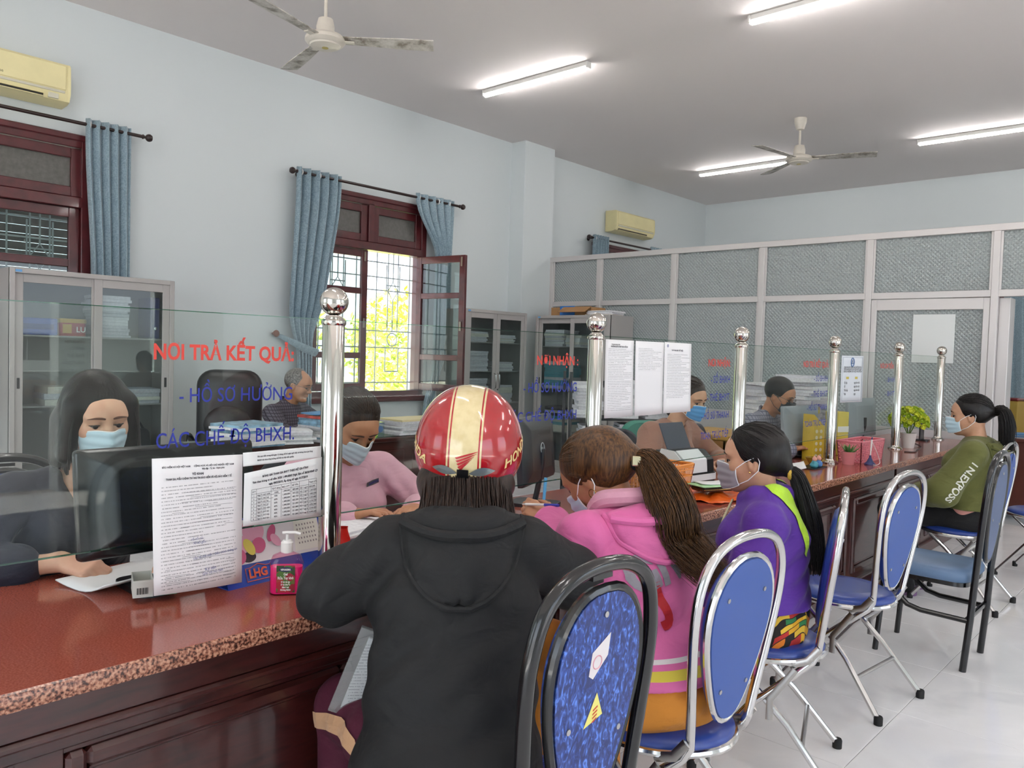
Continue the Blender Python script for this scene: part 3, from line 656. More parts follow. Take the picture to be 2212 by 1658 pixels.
sheet('price_table_sheet', [(1.058, 1.068), (1.294, 1.093), (1.294, .925), (1.056, .93)], mat('white paper', '#eef0ef', .7), 'printed health insurance price table taped on the glass above the desk calendar', bend=.002, titles=[
    dict(txt='BẢNG GIÁ THAM GIA BHYT THEO HỘ GIA ĐÌNH', u=.22, v=.86, hgt=.0048, wid=.14, bold=.0003), dict(txt='Tính theo lương cơ sở năm 2020: 1.490.000đ (Nghị định số 38/2019/NĐ-CP', u=.1, v=.775, hgt=.0048, wid=.2, bold=.0003), dict(txt='ngày 09/5/2019, Áp dụng từ ngày 01/7/2019', u=.3, v=.70, hgt=.0048, wid=.12, bold=.0003)], extra=table_extra)
sheet('note_strip', [(1.053, 1.122), (1.292, 1.124), (1.291, 1.092), (1.054, 1.086)], mat('white paper', '#eef0ef', .7), 'narrow printed paper strip taped on the glass above the price table', bend=.001, titles=[
    dict(txt='Xin cam kết: trong thời gian 12 tháng, kể từ ngày nghỉ việc và không tham gia đóng', u=.17, v=.58, hgt=.004, wid=.17), dict(txt='BHXH tôi chưa từng hưởng chế độ trợ cấp thất nghiệp.', u=.17, v=.3, hgt=.004, wid=.11)])
M_doc2 = doc_mat('printed notice dense', 46, fill=.64, top=.9, bot=.08, seed=11.0, wordf=60); M_doc3 = doc_mat('printed notice short', 46, fill=.62, top=.92, bot=.6, seed=23.0, wordf=60); M_doc4 = doc_mat('printed notice full', 44, fill=.66, top=.84, bot=.2, seed=31.0, wordf=60)
sheet('notice_sheet', [(2.635, 1.468), (2.838, 1.468), (2.843, 1.150), (2.637, 1.147)], M_doc2, 'densely printed sheet taped nearest the second steel post', group='sheets taped on the glass', titles=[dict(txt='ỦY BAN NHÂN DÂN', u=.2, v=.93, hgt=.005, wid=.06), dict(txt='HƯỚNG DẪN THỦ TỤC HỒ SƠ', u=.18, v=.905, hgt=.005, wid=.12, bold=.0004)])
sheet('notice_sheet', [(2.852, 1.468), (3.080, 1.468), (3.076, 1.150), (2.857, 1.148)], M_doc3, 'half empty printed sheet, middle of the three taped on the glass', group='sheets taped on the glass')
sheet('notice_sheet', [(3.084, 1.470), (3.318, 1.469), (3.326, 1.152), (3.086, 1.152)], M_doc4, 'printed sheet with a blue crest, rightmost of the three on the glass', group='sheets taped on the glass', titles=[dict(txt='THÔNG BÁO VỀ VIỆC', u=.25, v=.88, hgt=.006, wid=.1, bold=.0004), dict(txt='✪', u=.08, v=.93, hgt=.012, mm=M_inkb)])
def poster_extra(T, P, o):
    b = MB(); 
    for (u0, u1, v0, v1) in ((.05, .95, .035, .042), (.05, .95, .958, .965), (.05, .06, .035, .965), (.94, .95, .035, .965)):
        q = [P(u0, v0), P(u1, v0), P(u1, v1), P(u0, v1)]; b.add([(p[0]+.0008, p[1], p[2]) for p in q], [(0, 1, 2, 3)])
    obj('border', b, mat('poster border grey', '#8b98a8', .6), o, smooth=False); c = P(.48, .86)
    rg = MB(); rg.tube([(c[0]+.0012, c[1]+.028*math.cos(a), c[2]+.028*math.sin(a)) for a in [2*PI*k/24 for k in range(24)]], .004, 6, closed=True); rg.tube([(c[0]+.0012, c[1]-.012, c[2]-.01), (c[0]+.0012, c[1], c[2]+.014), (c[0]+.0012, c[1]+.012, c[2]-.01)], .003, 6, closed=True); obj('crest', rg, mat('crest blue', '#5b7aa6', .6), o)
    y = MB()
    for u in (.28, .68): q = [P(u-.06, .5), P(u+.06, .5), P(u+.06, .55), P(u-.06, .55)]; y.add([(p[0]+.0008, p[1], p[2]) for p in q], [(0, 1, 2, 3)])
    obj('yellow_mark', y, mat('poster yellow', '#cdbb52', .6), o, smooth=False)
sheet('poster', [(5.235, 1.448), (5.64, 1.452), (5.648, 1.138), (5.24, 1.143)], mat('poster paper', '#dfe4ea', .5), 'crested grey notice poster behind glass beside the fourth steel post', cat='poster', bend=.0, titles=[dict(txt='CÔNG KHAI QUY TRÌNH GIẢI QUYẾT THỦ TỤC', u=.1, v=.735, hgt=.011, wid=.33), dict(txt='TIẾP NHẬN HỒ SƠ VÀ TRẢ KẾT QUẢ', u=.1, v=.69, hgt=.011, wid=.33), dict(txt='BẢO HIỂM XÃ HỘI HUYỆN', u=.1, v=.645, hgt=.011, wid=.33)]+[dict(txt=t_, u=u_, v=v_, hgt=.014) for t_, u_, v_ in (('Sổ cấp', .14, .4), ('Sổ', .14, .32), ('Thẻ cấp', .14, .24), ('Thẻ', .14, .16), ('ngày làm việc', .58, .4), ('ngày làm việc', .58, .32), ('ngày làm việc', .58, .24), ('ngày', .58, .16))], extra=poster_extra)
# ================= PEOPLE (implicit surfaces) =================
class SDF:
    def __init__(s, lo, hi, h):
        s.lo = np.array(lo, float); s.h = h; s.n = np.ceil((np.array(hi)-s.lo)/h).astype(int)+1
        s.phi = np.full(s.n, .25, np.float32); s.ax = [(s.lo[i]+h*np.arange(s.n[i])).astype(np.float32) for i in range(3)]
    def _sub(s, lo, hi):
        a = np.clip(np.floor((np.array(lo)-s.lo)/s.h).astype(int), 0, s.n); b = np.clip(np.ceil((np.array(hi)-s.lo)/s.h).astype(int)+1, 0, s.n)
        if np.any(b <= a): return None, None
        sl = tuple(slice(a[i], b[i]) for i in range(3))
        return sl, np.meshgrid(s.ax[0][sl[0]], s.ax[1][sl[1]], s.ax[2][sl[2]], indexing='ij', sparse=True)
    def _comb(s, sl, d, k, op):
        o = s.phi[sl]
        if op == 'u':
            h = np.maximum(k-np.abs(o-d), 0)/k; s.phi[sl] = np.minimum(o, d)-h*h*k*.25
        elif op == 's':
            d = -d; h = np.maximum(k-np.abs(o-d), 0)/k; s.phi[sl] = np.maximum(o, d)+h*h*k*.25
    def cone(s, a, b, ra, rb, k=.03, side=None, ks=1.0, op='u'):
        a = np.array(a, float); b = np.array(b, float); m = max(ra, rb)*max(1, ks)+.06
        sl, g = s._sub(np.minimum(a, b)-m, np.maximum(a, b)+m)
        if sl is None: return s
        ba = b-a; L = float(ba@ba)+1e-12
        px, py, pz = g[0]-a[0], g[1]-a[1], g[2]-a[2]
        t = np.clip((px*ba[0]+py*ba[1]+pz*ba[2])/L, 0, 1)
        qx, qy, qz = px-t*ba[0], py-t*ba[1], pz-t*ba[2]
        if side is not None:
            sd = np.array(side, float); sd /= np.linalg.norm(sd); q = (qx*sd[0]+qy*sd[1]+qz*sd[2])*(1-1/ks)
            qx = qx-sd[0]*q; qy = qy-sd[1]*q; qz = qz-sd[2]*q
        d = np.sqrt(qx*qx+qy*qy+qz*qz)-(ra+(rb-ra)*t); s._comb(sl, d.astype(np.float32), k, op); return s
    def ell(s, c, r, R=None, k=.03, op='u'):
        c = np.array(c, float); r = np.array(r, float); m = float(r.max())+.06
        sl, g = s._sub(c-m, c+m)
        if sl is None: return s
        p = [g[0]-c[0], g[1]-c[1], g[2]-c[2]]
        if R is not None:
            R = np.array(R, float); p = [p[0]*R[0, i]+p[1]*R[1, i]+p[2]*R[2, i] for i in range(3)]
        k0 = np.sqrt((p[0]/r[0])**2+(p[1]/r[1])**2+(p[2]/r[2])**2); k1 = np.sqrt((p[0]/r[0]**2)**2+(p[1]/r[1]**2)**2+(p[2]/r[2]**2)**2)
        d = k0*(k0-1)/np.maximum(k1, 1e-5); s._comb(sl, np.asarray(d, np.float32), k, op); return s
    def sph(s, c, r, k=.02, op='u'): return s.cone(c, np.array(c)+[0, 0, 1e-4], r, r, k, op=op)
    def half(s, p, nrm, k=.01):   # remove everything on the side nrm points to
        nrm = np.array(nrm, float); nrm /= np.linalg.norm(nrm); d = ((s.ax[0]-p[0])*nrm[0])[:, None, None]+((s.ax[1]-p[1])*nrm[1])[None, :, None]+((s.ax[2]-p[2])*nrm[2])[None, None, :]
        s.phi = np.maximum(s.phi, d.astype(np.float32)); return s
    def mesh(s):
        phi = s.phi.copy()
        for i in range(3):
            sl = [slice(None)]*3; sl[i] = 0; phi[tuple(sl)] = np.maximum(phi[tuple(sl)], .01); sl[i] = -1; phi[tuple(sl)] = np.maximum(phi[tuple(sl)], .01)
        ins = phi < 0; n = phi.shape
        cnt = np.zeros((n[0]-1, n[1]-1, n[2]-1), np.int8); cor = [(i, j, k) for i in (0, 1) for j in (0, 1) for k in (0, 1)]
        for i, j, k in cor: cnt += ins[i:n[0]-1+i, j:n[1]-1+j, k:n[2]-1+k]
        act = np.argwhere((cnt > 0) & (cnt < 8)); vid = np.full(cnt.shape, -1, np.int32); vid[tuple(act.T)] = np.arange(len(act))
        val = {c: phi[act[:, 0]+c[0], act[:, 1]+c[1], act[:, 2]+c[2]] for c in cor}
        acc = np.zeros((len(act), 3)); num = np.zeros(len(act))
        for c in cor:
            for a in range(3):
                if c[a]: continue
                d = list(c); d[a] = 1; d = tuple(d); v0, v1 = val[c], val[d]; m = (v0 < 0) != (v1 < 0); t = v0/np.where(v0 == v1, 1, v0-v1)
                p = np.tile(np.array(c, float), (len(act), 1)); p[:, a] = t; acc[m] += p[m]; num[m] += 1
        V = s.lo+s.h*(act+acc/np.maximum(num, 1)[:, None]); Fs = []
        for a in range(3):
            sl0 = [slice(None)]*3; sl1 = [slice(None)]*3; sl0[a] = slice(0, n[a]-1); sl1[a] = slice(1, n[a])
            i0 = ins[tuple(sl0)]; i1 = ins[tuple(sl1)]; e = np.argwhere(i0 != i1); b, c = (a+1) % 3, (a+2) % 3
            e = e[(e[:, b] > 0) & (e[:, c] > 0) & (e[:, b] < n[b]-1) & (e[:, c] < n[c]-1)]
            def cell(db, dc): q = e.copy(); q[:, b] += db; q[:, c] += dc; return vid[q[:, 0], q[:, 1], q[:, 2]]
            q = np.stack([cell(-1, -1), cell(0, -1), cell(0, 0), cell(-1, 0)], 1); fl = i0[tuple(e.T)]
            q[~fl] = q[~fl][:, ::-1]; Fs.append(q)
        F_ = np.concatenate(Fs); F_ = F_[(F_ >= 0).all(1)]; return V, F_
def smooth_mesh(V, F_, it=1, lam=.5):
    n = len(V); e = np.concatenate([F_[:, [0, 1]], F_[:, [1, 2]], F_[:, [2, 3]], F_[:, [3, 0]]])
    for _ in range(it):
        S = np.zeros_like(V); c = np.zeros(n)
        for i in range(3): S[:, i] = np.bincount(e[:, 0], V[e[:, 1], i], n)+np.bincount(e[:, 1], V[e[:, 0], i], n)
        c = np.bincount(e[:, 0], minlength=n)+np.bincount(e[:, 1], minlength=n); V = V+lam*(S/np.maximum(c, 1)[:, None]-V)
    return V
def vnormals(V, F_):
    fn = np.cross(V[F_[:, 2]]-V[F_[:, 0]], V[F_[:, 3]]-V[F_[:, 1]]); N_ = np.zeros_like(V)
    for i in range(3):
        for j in range(4): N_[:, i] += np.bincount(F_[:, j], fn[:, i], len(V))
    return N_/np.maximum(np.linalg.norm(N_, axis=1), 1e-9)[:, None]
def folds(V, F_, fn):
    N_ = vnormals(V, F_); return V+N_*fn(V)[:, None]
def rotm(yaw=0, pitch=0, roll=0):
    """columns: forward, left, up of a head/hand; pitch>0 looks down; roll>0 tilts to its right"""
    y, p, r = map(math.radians, (yaw, pitch, roll))
    Rz = np.array([[math.cos(y), -math.sin(y), 0], [math.sin(y), math.cos(y), 0], [0, 0, 1]]); Ry = np.array([[math.cos(p), 0, math.sin(p)], [0, 1, 0], [-math.sin(p), 0, math.cos(p)]])
    Rx = np.array([[1, 0, 0], [0, math.cos(r), -math.sin(r)], [0, math.sin(r), math.cos(r)]]); return Rz@Ry@Rx
A = lambda *v: np.array(v, float)
def ik(s, e, l1, l2, pole):
    d = e-s; D = min(np.linalg.norm(d), (l1+l2)*.995); u = d/np.linalg.norm(d); a = (l1*l1-l2*l2+D*D)/(2*D); h = math.sqrt(max(l1*l1-a*a, 1e-6))
    p = np.array(pole, float); p = p-u*(p@u); p /= np.linalg.norm(p); return s+u*a+p*h, s+u*D
# skin / hair / cloth materials
def skin_mat(name, col, col2):
    m = mat(name, col, .5, sub=.12); n = N(m); tc = n.new('TexCoord'); no = n.new('TexNoise', {'Vector': tc.outputs['Object'], 'Scale': 22.0, 'Detail': 4.0})
    n.link(n.ramp(no.outputs[0], [(.35, C(col2)), (.65, C(col))]), n.b.inputs['Base Color']); return m
M_skin = {'fair': skin_mat('fair skin', '#dcb296', '#d3a389'), 'tan': skin_mat('tan skin', '#b98565', '#ad7858'), 'mid': skin_mat('medium skin', '#c79a7c', '#bb8c6e')}
def hair_mat(name, c1, c2, sc=(90, 90, 6)):
    if name in MATS: return MATS[name]
    m = bpy.data.materials.new(name); m.use_nodes = True; n = N(m); tc = n.new('TexCoord')
    mp = n.new('Mapping', {'Vector': tc.outputs['Object'], 'Scale': sc}); no = n.new('TexNoise', {'Vector': mp.outputs[0], 'Scale': 1.6, 'Detail': 5.0, 'Roughness': .6})
    n.link(n.ramp(no.outputs[0], [(.35, C(c1)), (.68, C(c2))]), n.b.inputs['Base Color']); n.b.inputs['Roughness'].default_value = .38; n.b.inputs['Specular IOR Level'].default_value = .35
    n.bump(no.outputs[0], .35, .004); MATS[name] = m; return m
M_hair_blk = hair_mat('black hair', '#080606', '#1a1411'); M_hair_brn = hair_mat('brown dyed hair', '#2a1a10', '#6a4724'); M_hair_dk = hair_mat('dark brown hair', '#1a110d', '#38251b'); M_hair_gry = hair_mat('greying hair', '#2a2725', '#8a8682', (60, 60, 60))
def cloth_mat(name, col, var=.06, rough=.85, bump=.25, bscale=350, sheen=.15, wrinkle=.28):
    if name in MATS: return MATS[name]
    m = cloth_mat0(name, col, var, rough, bump, bscale, sheen)
    if wrinkle:
        n = N(m); tc = n.new('TexCoord'); b0 = n.b.inputs['Normal'].links[0].from_node
        mp = n.new('Mapping', {'Vector': tc.outputs['Object'], 'Scale': (1, 1, 1.7), 'Rotation': (.3, .4, .5)}); no = n.new('TexNoise', {'Vector': mp.outputs[0], 'Scale': 9.0, 'Detail': 2.5, 'Distortion': 1.4, 'Roughness': .45})
        b = n.new('Bump', {'Strength': wrinkle, 'Distance': .03, 'Height': no.outputs[0]}); n.link(b.outputs[0], b0.inputs['Normal'])
    return m
def cloth_mat0(name, col, var=.06, rough=.85, bump=.25, bscale=350, sheen=.15): return mat(name, col, rough, var=var, vscale=6, bump=bump, bscale=bscale, bdist=.0015, sheen=sheen)
M_lash = mat('dark lash', '#150d0b', .6); M_brow = mat('brown eyebrow', '#3a2418', .8); M_eye = mat('eyeball', '#8f8178', .2); M_iris = mat('dark iris', '#1a0f0a', .12)
M_mask_b = mat('pale blue surgical mask', '#c3deea', .8, bump=.15, bscale=400, bdist=.001); M_mask_bl = mat('blue surgical mask', '#4f97d2', .8, bump=.15, bscale=400, bdist=.001)
M_mask_g = mat('grey fabric mask', '#9a969b', .85, bump=.2, bscale=300, bdist=.001); M_mask_d = mat('dark grey fabric mask', '#3f4347', .85); M_mask_w = mat('white mask edge', '#f1f3f4', .8); M_mask_sil = mat('blue grey surgical mask', '#b9c8d2', .8, bump=.15, bscale=400, bdist=.001)
class Head:
    def __init__(s, c, R, sc=1.0): s.c = np.array(c, float); s.R = R; s.k = sc
    def p(s, x, y, z): return s.c+s.R@(np.array([x, y, z])*s.k)
    def pts(s, L): return [tuple(s.p(*q)) for q in L]
def head_sdf(S, H, fem=True, nose=1.0):
    k = H.k; p = H.p; R = H.R; e = lambda c, r, kk=.02, op='u': S.ell(p(*c), A(*r)*k, R, kk*k, op)
    e((-.014, 0, .026), (.094, .075, .088)); e((.026, 0, -.028), (.062, .061, .088), .03)
    e((.045, 0, .03), (.048, .058, .05), .03)
    for y in (1, -1):
        S.cone(p(-.002, y*.05, -.05), p(.05, y*.017, -.098), .017*k, .016*k, .03*k)
        e((.052, y*.042, -.028), (.026, .022, .024), .025)           # cheek
        e((-.008, y*.0745, -.012), (.019, .009, .033), .008); e((-.002, y*.081, -.008), (.009, .005, .018), .005, 's')   # ear
        e((.083, y*.031, -.0), (.016, .02, .011), .014, 's')       # socket
        e((.0738, y*.031, .0032), (.0128, .0168, .0078), .005)       # upper lid
        e((.0725, y*.031, -.0118), (.012, .0155, .006), .005)
        e((.0765, y*.03, .02), (.014, .026, .0075), .014)           # brow ridge
        e((.091, y*.0115, -.037), (.011, .0085, .0085), .007)       # nostril wing
    S.cone(p(.08, 0, .012), p(.1*nose, 0, -.034), .0065*k, .0115*k, .012*k)
    e((.07, 0, -.102), (.018, .02, .015), .02)
    e((.0815, 0, -.0615), (.011, .022, .0055), .008); e((.081, 0, -.0715), (.011, .019, .006), .008); e((.092, 0, -.0665), (.008, .024, .0012), .003, 's')
def surf(H, tgt, y, z, off=.001):
    """point on the face skin straight in front of head-local (y,z)"""
    bv = SURF.get(tgt.name) or SURF.setdefault(tgt.name, BVHTree.FromPolygons([v.co.copy() for v in tgt.data.vertices], [tuple(p.vertices) for p in tgt.data.polygons]))
    q = Vector(H.p(.25, y, z)); d = Vector(-H.R[:, 0]); h = bv.ray_cast(q, d, .4); return tuple((h[0] if h[0] is not None else q+d*.16)-d*off)
SURF = {}
from mathutils.bvhtree import BVHTree
def face_parts(root, H, brow=M_brow, closed=.5, look=0, body=None):
    k = H.k; body = body or [c for c in root.children if c.name.startswith('body')][-1]
    for y in (1, -1):
        c = H.p(.0735, y*.031, -.0035); eb = MB().sphere(tuple(c), .0122*k, 14, 8); eo = obj('eye', eb, M_eye, root, angle=None)
        d = H.R@A(.96, look, -.28); ci = c+d/np.linalg.norm(d)*.0085*k; obj('iris', MB().sphere(tuple(ci), .0072*k, 12, 8), M_iris, eo, angle=None)
        up = [H.p(.0745+.0118*(1-abs(t)**2), y*(.031+.0155*t), -.0048+.0026*(1-t*t)+.001*t) for t in np.linspace(-1, 1, 9)]
        obj('eyelashes', MB().tube([tuple(q) for q in up], [.0008*k, .0012*k, .0016*k, .0018*k, .0018*k, .0018*k, .0018*k, .0016*k, .0009*k], 6), M_lash, root)
        pts = [surf(H, body, y*(.032+.0215*t), .0175+.0035*(1-t*t)+.0012*(1-t)) for t in np.linspace(-1, 1, 9)]
        obj('eyebrow', MB().tube(pts, [.0022*k, .0031*k, .0034*k, .0032*k, .003*k, .0026*k, .0021*k, .0015*k, .0008*k], 6), brow, root)
def mask(root, H, m, top=-.022, edge=M_mask_w, out=.004, drop=-.108, pleat=True, loops=True):
    k = H.k; m_ = MB(); P_ = []; nu, nv = 28, 22
    for i in range(nv+1):
        v = i/nv; row = []
        for j in range(nu+1):
            u = -1+2*j/nu; th = u*1.2
            zt = top+.012*(1-u*u)-.006*abs(u); zb = drop+.018*u*u; z = lerp(zt, zb, v)
            rad = .066+.006*math.sin(PI*v)
            nb = .026*math.exp(-(u/.26)**2)*(1-.45*v)+.012*math.exp(-(u/.4)**2)*v
            x = .027+(rad+out)*math.cos(th)*1.02+nb-.014*v*v*(1-.5*abs(u)); y = (.0665+out)*math.sin(th)*(1-.16*v*v*abs(u))/math.sin(1.2)*.93
            if pleat: x += .0022*math.sin(v*PI*7)*(1-abs(u)**3)
            row.append(tuple(H.p(x, y, z)))
        P_.append(row)
    m_.grid(P_); M_ = obj('face_mask', m_, m, root, angle=None); sm_ = M_.modifiers.new('t', 'SOLIDIFY'); sm_.thickness = .002; sm_.offset = 0
    b = MB()
    for row in (P_[0], P_[-1]): b.tube(row, .0018*k, 5)
    b.tube([r[0] for r in P_], .0018*k, 5); b.tube([r[-1] for r in P_], .0018*k, 5); obj('mask_edge', b, edge, M_)
    if loops:
        for y, jj in ((1, -1), (-1, 0)):
            a, c = P_[1][jj], P_[-2][jj]; q = [a, H.p(.02, y*.079, -.006), H.p(-.022, y*.083, .014), H.p(-.03, y*.084, -.006), H.p(-.024, y*.081, -.036), H.p(.012, y*.071, -.07), c]
            obj('ear_loop', MB().tube([tuple(map(float, z)) for z in q], .0016*k, 6), edge, M_)
    return M_
def strands(H, paths, r, segs=10, jit=.003, taper=True):
    """paths: list of callables t->head-local point"""
    mb = MB()
    for f in paths:
        ph = RNG.uniform(0, 6.28, 3); pts = []
        for i in range(segs+1):
            t = i/segs; q = np.array(f(t), float)+jit*np.sin(ph+t*5)*t; pts.append(tuple(H.p(*q)))
        rr = r*RNG.uniform(.6, 1.2); mb.tube(pts, [rr*(1 if not taper else (.5+.5*min(1, 4*i/segs))*(1-.75*(i/segs)**3)) for i in range(segs+1)], 4, cap=False)
    return mb
def geod(c, rad, d0, d1, lift=1.0):
    """path over ellipsoid from direction d0 to d1"""
    c = np.array(c); rad = np.array(rad); a = np.array(d0, float); a /= np.linalg.norm(a); b = np.array(d1, float); b /= np.linalg.norm(b); om = math.acos(max(-1, min(1, float(a@b))))+1e-6
    def f(t): q = (math.sin((1-t)*om)*a+math.sin(t*om)*b)/math.sin(om); return c+rad*q*lift
    return f
def hand_sdf(S, W, fwd, up, thumb, curl, spread=.1, sc=1.0, fing=None):
    """W wrist; fwd along the palm; up = back of hand; thumb=+1 thumb on left of fwd; curl list of 5 (thumb..little) in radians per joint"""
    f = np.array(fwd, float); f /= np.linalg.norm(f); u = np.array(up, float); u = u-f*(u@f); u /= np.linalg.norm(u); l = np.cross(u, f)*thumb
    k = sc; pc = lambda a, b, c: W+(f*a+l*b+u*c)*k
    S.cone(pc(-.02, 0, 0), pc(.02, 0, 0), .021*k, .022*k, .02, l, 1.25)
    S.cone(pc(.015, .012, 0), pc(.075, .022, 0), .013*k, .0115*k, .015, u, .9); S.cone(pc(.015, 0, 0), pc(.078, .006, 0), .0135*k, .012*k, .012); S.cone(pc(.015, -.012, 0), pc(.074, -.012, 0), .0135*k, .012*k, .012); S.cone(pc(.012, -.02, 0), pc(.066, -.029, 0), .012*k, .011*k, .012)
    base = [(.08, .024), (.083, .007), (.079, -.011), (.071, -.028)]; lens = [(.042, .024, .019), (.046, .028, .02), (.043, .026, .02), (.034, .019, .017)]; rr = [.0088, .0092, .0088, .0077]
    for i in range(4):
        a, b = base[i]; p = pc(a, b, 0); sp = spread*(1.5-i)*.5; ang = 0.
        for j in range(3):
            cu = curl[i+1]; cu = cu[j] if isinstance(cu, (list, tuple)) else cu; ang += cu
            d = (f*math.cos(sp)+l*math.sin(sp))*math.cos(ang)-u*math.sin(ang); q = p+d*lens[i][j]*k; r = rr[i]*(1-.09*j)
            S.cone(p, q, r*k, r*.93*k, .006); p = q
    p = pc(.022, .022, -.004); d = (f*.55+l*.75-u*.25); d /= np.linalg.norm(d); q = p+d*.038*k; S.cone(p, q, .0145*k, .0115*k, .014); p = q
    t = curl[0]; d = f*math.cos(t)*.85+l*(.35-math.sin(t)*.5)-u*(.15+math.sin(t)*.5); d /= np.linalg.norm(d); q = p+d*.03*k; S.cone(p, q, .011*k, .01*k, .006); p = q
    d = f*.8-l*.15*t-u*(.2+.4*math.sin(t)); d /= np.linalg.norm(d); S.cone(p, p+d*.024*k, .0098*k, .0085*k, .005)
def person(label, x, y, yaw):
    T = thing('person', label, 'person', (x, y, 0), math.radians(yaw)); return T
def bodyobj(name, S, m, parent, it=1, fold=None, h=None, mats=None):
    V, F_ = S.mesh(); V = smooth_mesh(V, F_, it) if it else V
    if fold is not None: V = folds(V, F_, fold)
    return obj(name, (V, F_), m, parent, angle=None)
def wr(V, c, ax, freq, amp, sig):
    """fold waves perpendicular to ax near centre c"""
    ax = np.array(ax, float); ax /= np.linalg.norm(ax); d = V-np.array(c); s = d@ax
    r2 = (d**2).sum(1); return amp*np.sin(freq*s+3*np.sin(7*d[:, 1]+5*d[:, 2]))*np.exp(-r2/(2*sig*sig))
class Rig:
    """seated figure in its own frame: +x forward, +y left, z up, hips over the origin"""
    def __init__(s, hip=(0, 0, .53), neck=(.08, 0, 1.0), twist=0, sw=.175, drop=.055, head=None, hrot=(0, 0, 0), hs=1.0, hl=None, hr=None, pl=(-.3, .6, -.7), pr=(-.3, -.6, -.7), ua=.27, fa=.24, knee=(.40, .09, .50), kneeR=None, foot=(.36, .09, .0), footR=None):
        s.hip = A(*hip); s.neck = A(*neck); up = s.neck-s.hip; up /= np.linalg.norm(up); t = math.radians(twist); s.left = A(-math.sin(t), math.cos(t), 0); s.fwd = np.cross(s.left, up); s.up = up
        s.sh = {1: s.neck+s.left*sw-up*drop-s.fwd*.01, -1: s.neck-s.left*sw-up*drop-s.fwd*.01}
        hd = A(*head) if head is not None else s.neck+A(.03, 0, .15); s.H = Head(hd, rotm(*hrot), hs)
        s.hand = {1: A(*(hl or (.38, .15, .82))), -1: A(*(hr or (.38, -.15, .82)))}; s.elb = {}; s.wr = {}
        for k, pole in ((1, pl), (-1, pr)): s.elb[k], s.wr[k] = ik(s.sh[k], s.hand[k], ua, fa, pole)
        s.knee = {1: A(*knee), -1: A(*(kneeR or (knee[0], -knee[1], knee[2])))}; s.foot = {1: A(*foot), -1: A(*(footR or (foot[0], -foot[1], foot[2])))}
    def torso(s, S, g=0.0, w=1.0, fem=True, arms=True, arm_t=1.0, belly=0, hipw=1.0, legs=False, sleeve=1.0, slv=.0, low=0.0):
        L = s.left; m = lambda t: s.hip*(1-t)+s.neck*t
        S.cone(s.hip-A(0, 0, low), m(.3), .118*w*hipw+g, .098*w+g, .05, L, 1.42)
        S.cone(m(.3), m(.62), .098*w+g, .108*w+g, .06, L, 1.33)
        S.cone(m(.62), m(.82), .108*w+g, .082*w+g, .05, L, 1.38)
        if belly: S.ell(m(.3)+s.fwd*.05, (.1+belly, .13, .12), None, .06)
        if fem:
            for k in (1, -1): S.ell(m(.66)+s.fwd*.085+L*k*.07, (.058+g, .062+g, .062+g), None, .05)
        for k in (1, -1):
            S.cone(s.neck-s.up*.035, s.sh[k], .044*w+g, .046*w+g, .04)
            if arms:
                S.cone(s.sh[k], s.elb[k], (.048*w+g)*sleeve, (.040*w+g+slv*.8)*sleeve, .022); w2 = s.elb[k]+(s.wr[k]-s.elb[k])*arm_t
                S.cone(s.elb[k], w2, (.040*w+g+slv*.8)*sleeve, lerp(.043, .031, arm_t)*w*sleeve+g*1.1+slv*.6, .03)
    def skin(s, S, curlL=None, curlR=None, upL=(0, 0, 1), upR=(0, 0, 1), fL=None, fR=None, nk=.05, nose=1.0, legs=True, bare=False):
        H = s.H; head_sdf(S, H, nose=nose); S.cone(H.p(-.024, 0, -.06), s.neck-s.up*.035, nk, nk*1.12, .03); s.torso(S, -.014, .96, fem=False, arms=False)
        for k, cu, u, f in ((1, curlL, upL, fL), (-1, curlR, upR, fR)):
            S.cone(s.sh[k], s.elb[k], .044, .037, .03); S.cone(s.elb[k], s.wr[k], .038, .025, .02)
            d = A(*f) if f is not None else s.wr[k]-s.elb[k]; hand_sdf(S, s.wr[k]+d/np.linalg.norm(d)*.018, d, u, -k, cu or [.3, .35, .4, .42, .45], sc=.93)
        if legs:
            for k in (1, -1):
                hp = s.hip+A(0, k*.075, -.02); S.cone(hp, s.knee[k], .07, .05, .04); S.cone(s.knee[k], s.foot[k]+A(-.02, 0, .09), .05, .036, .03); S.cone(s.foot[k]+A(-.03, 0, .045), s.foot[k]+A(.1, 0, .03), .034, .028, .03)
    def trousers(s, S, g=.012, w=1.0, shin=1.0, flare=0.0):
        S.cone(s.hip+A(0, 0, .03), s.hip-A(0, 0, .01), .098*w+g*.3, .108*w+g, .04, s.left, 1.4)
        for k in (1, -1):
            hp = s.hip+A(-.02, k*.078*w, -.01); S.cone(hp, s.knee[k], .082*w+g, .062+g, .045)
            if shin > 0: S.cone(s.knee[k], lerp(s.knee[k], s.foot[k]+A(-.02, 0, .05), shin), .06+g, .047+g+flare, .035)
    def bounds(s, pad=.16):
        P_ = np.array([s.hip, s.neck, s.H.c+A(0, 0, .1), s.H.c-A(.1, 0, 0), s.H.c+A(.1, 0, 0)]+[q for d in (s.sh, s.elb, s.hand, s.knee, s.foot) for q in d.values()]); return P_.min(0)-pad, P_.max(0)+pad
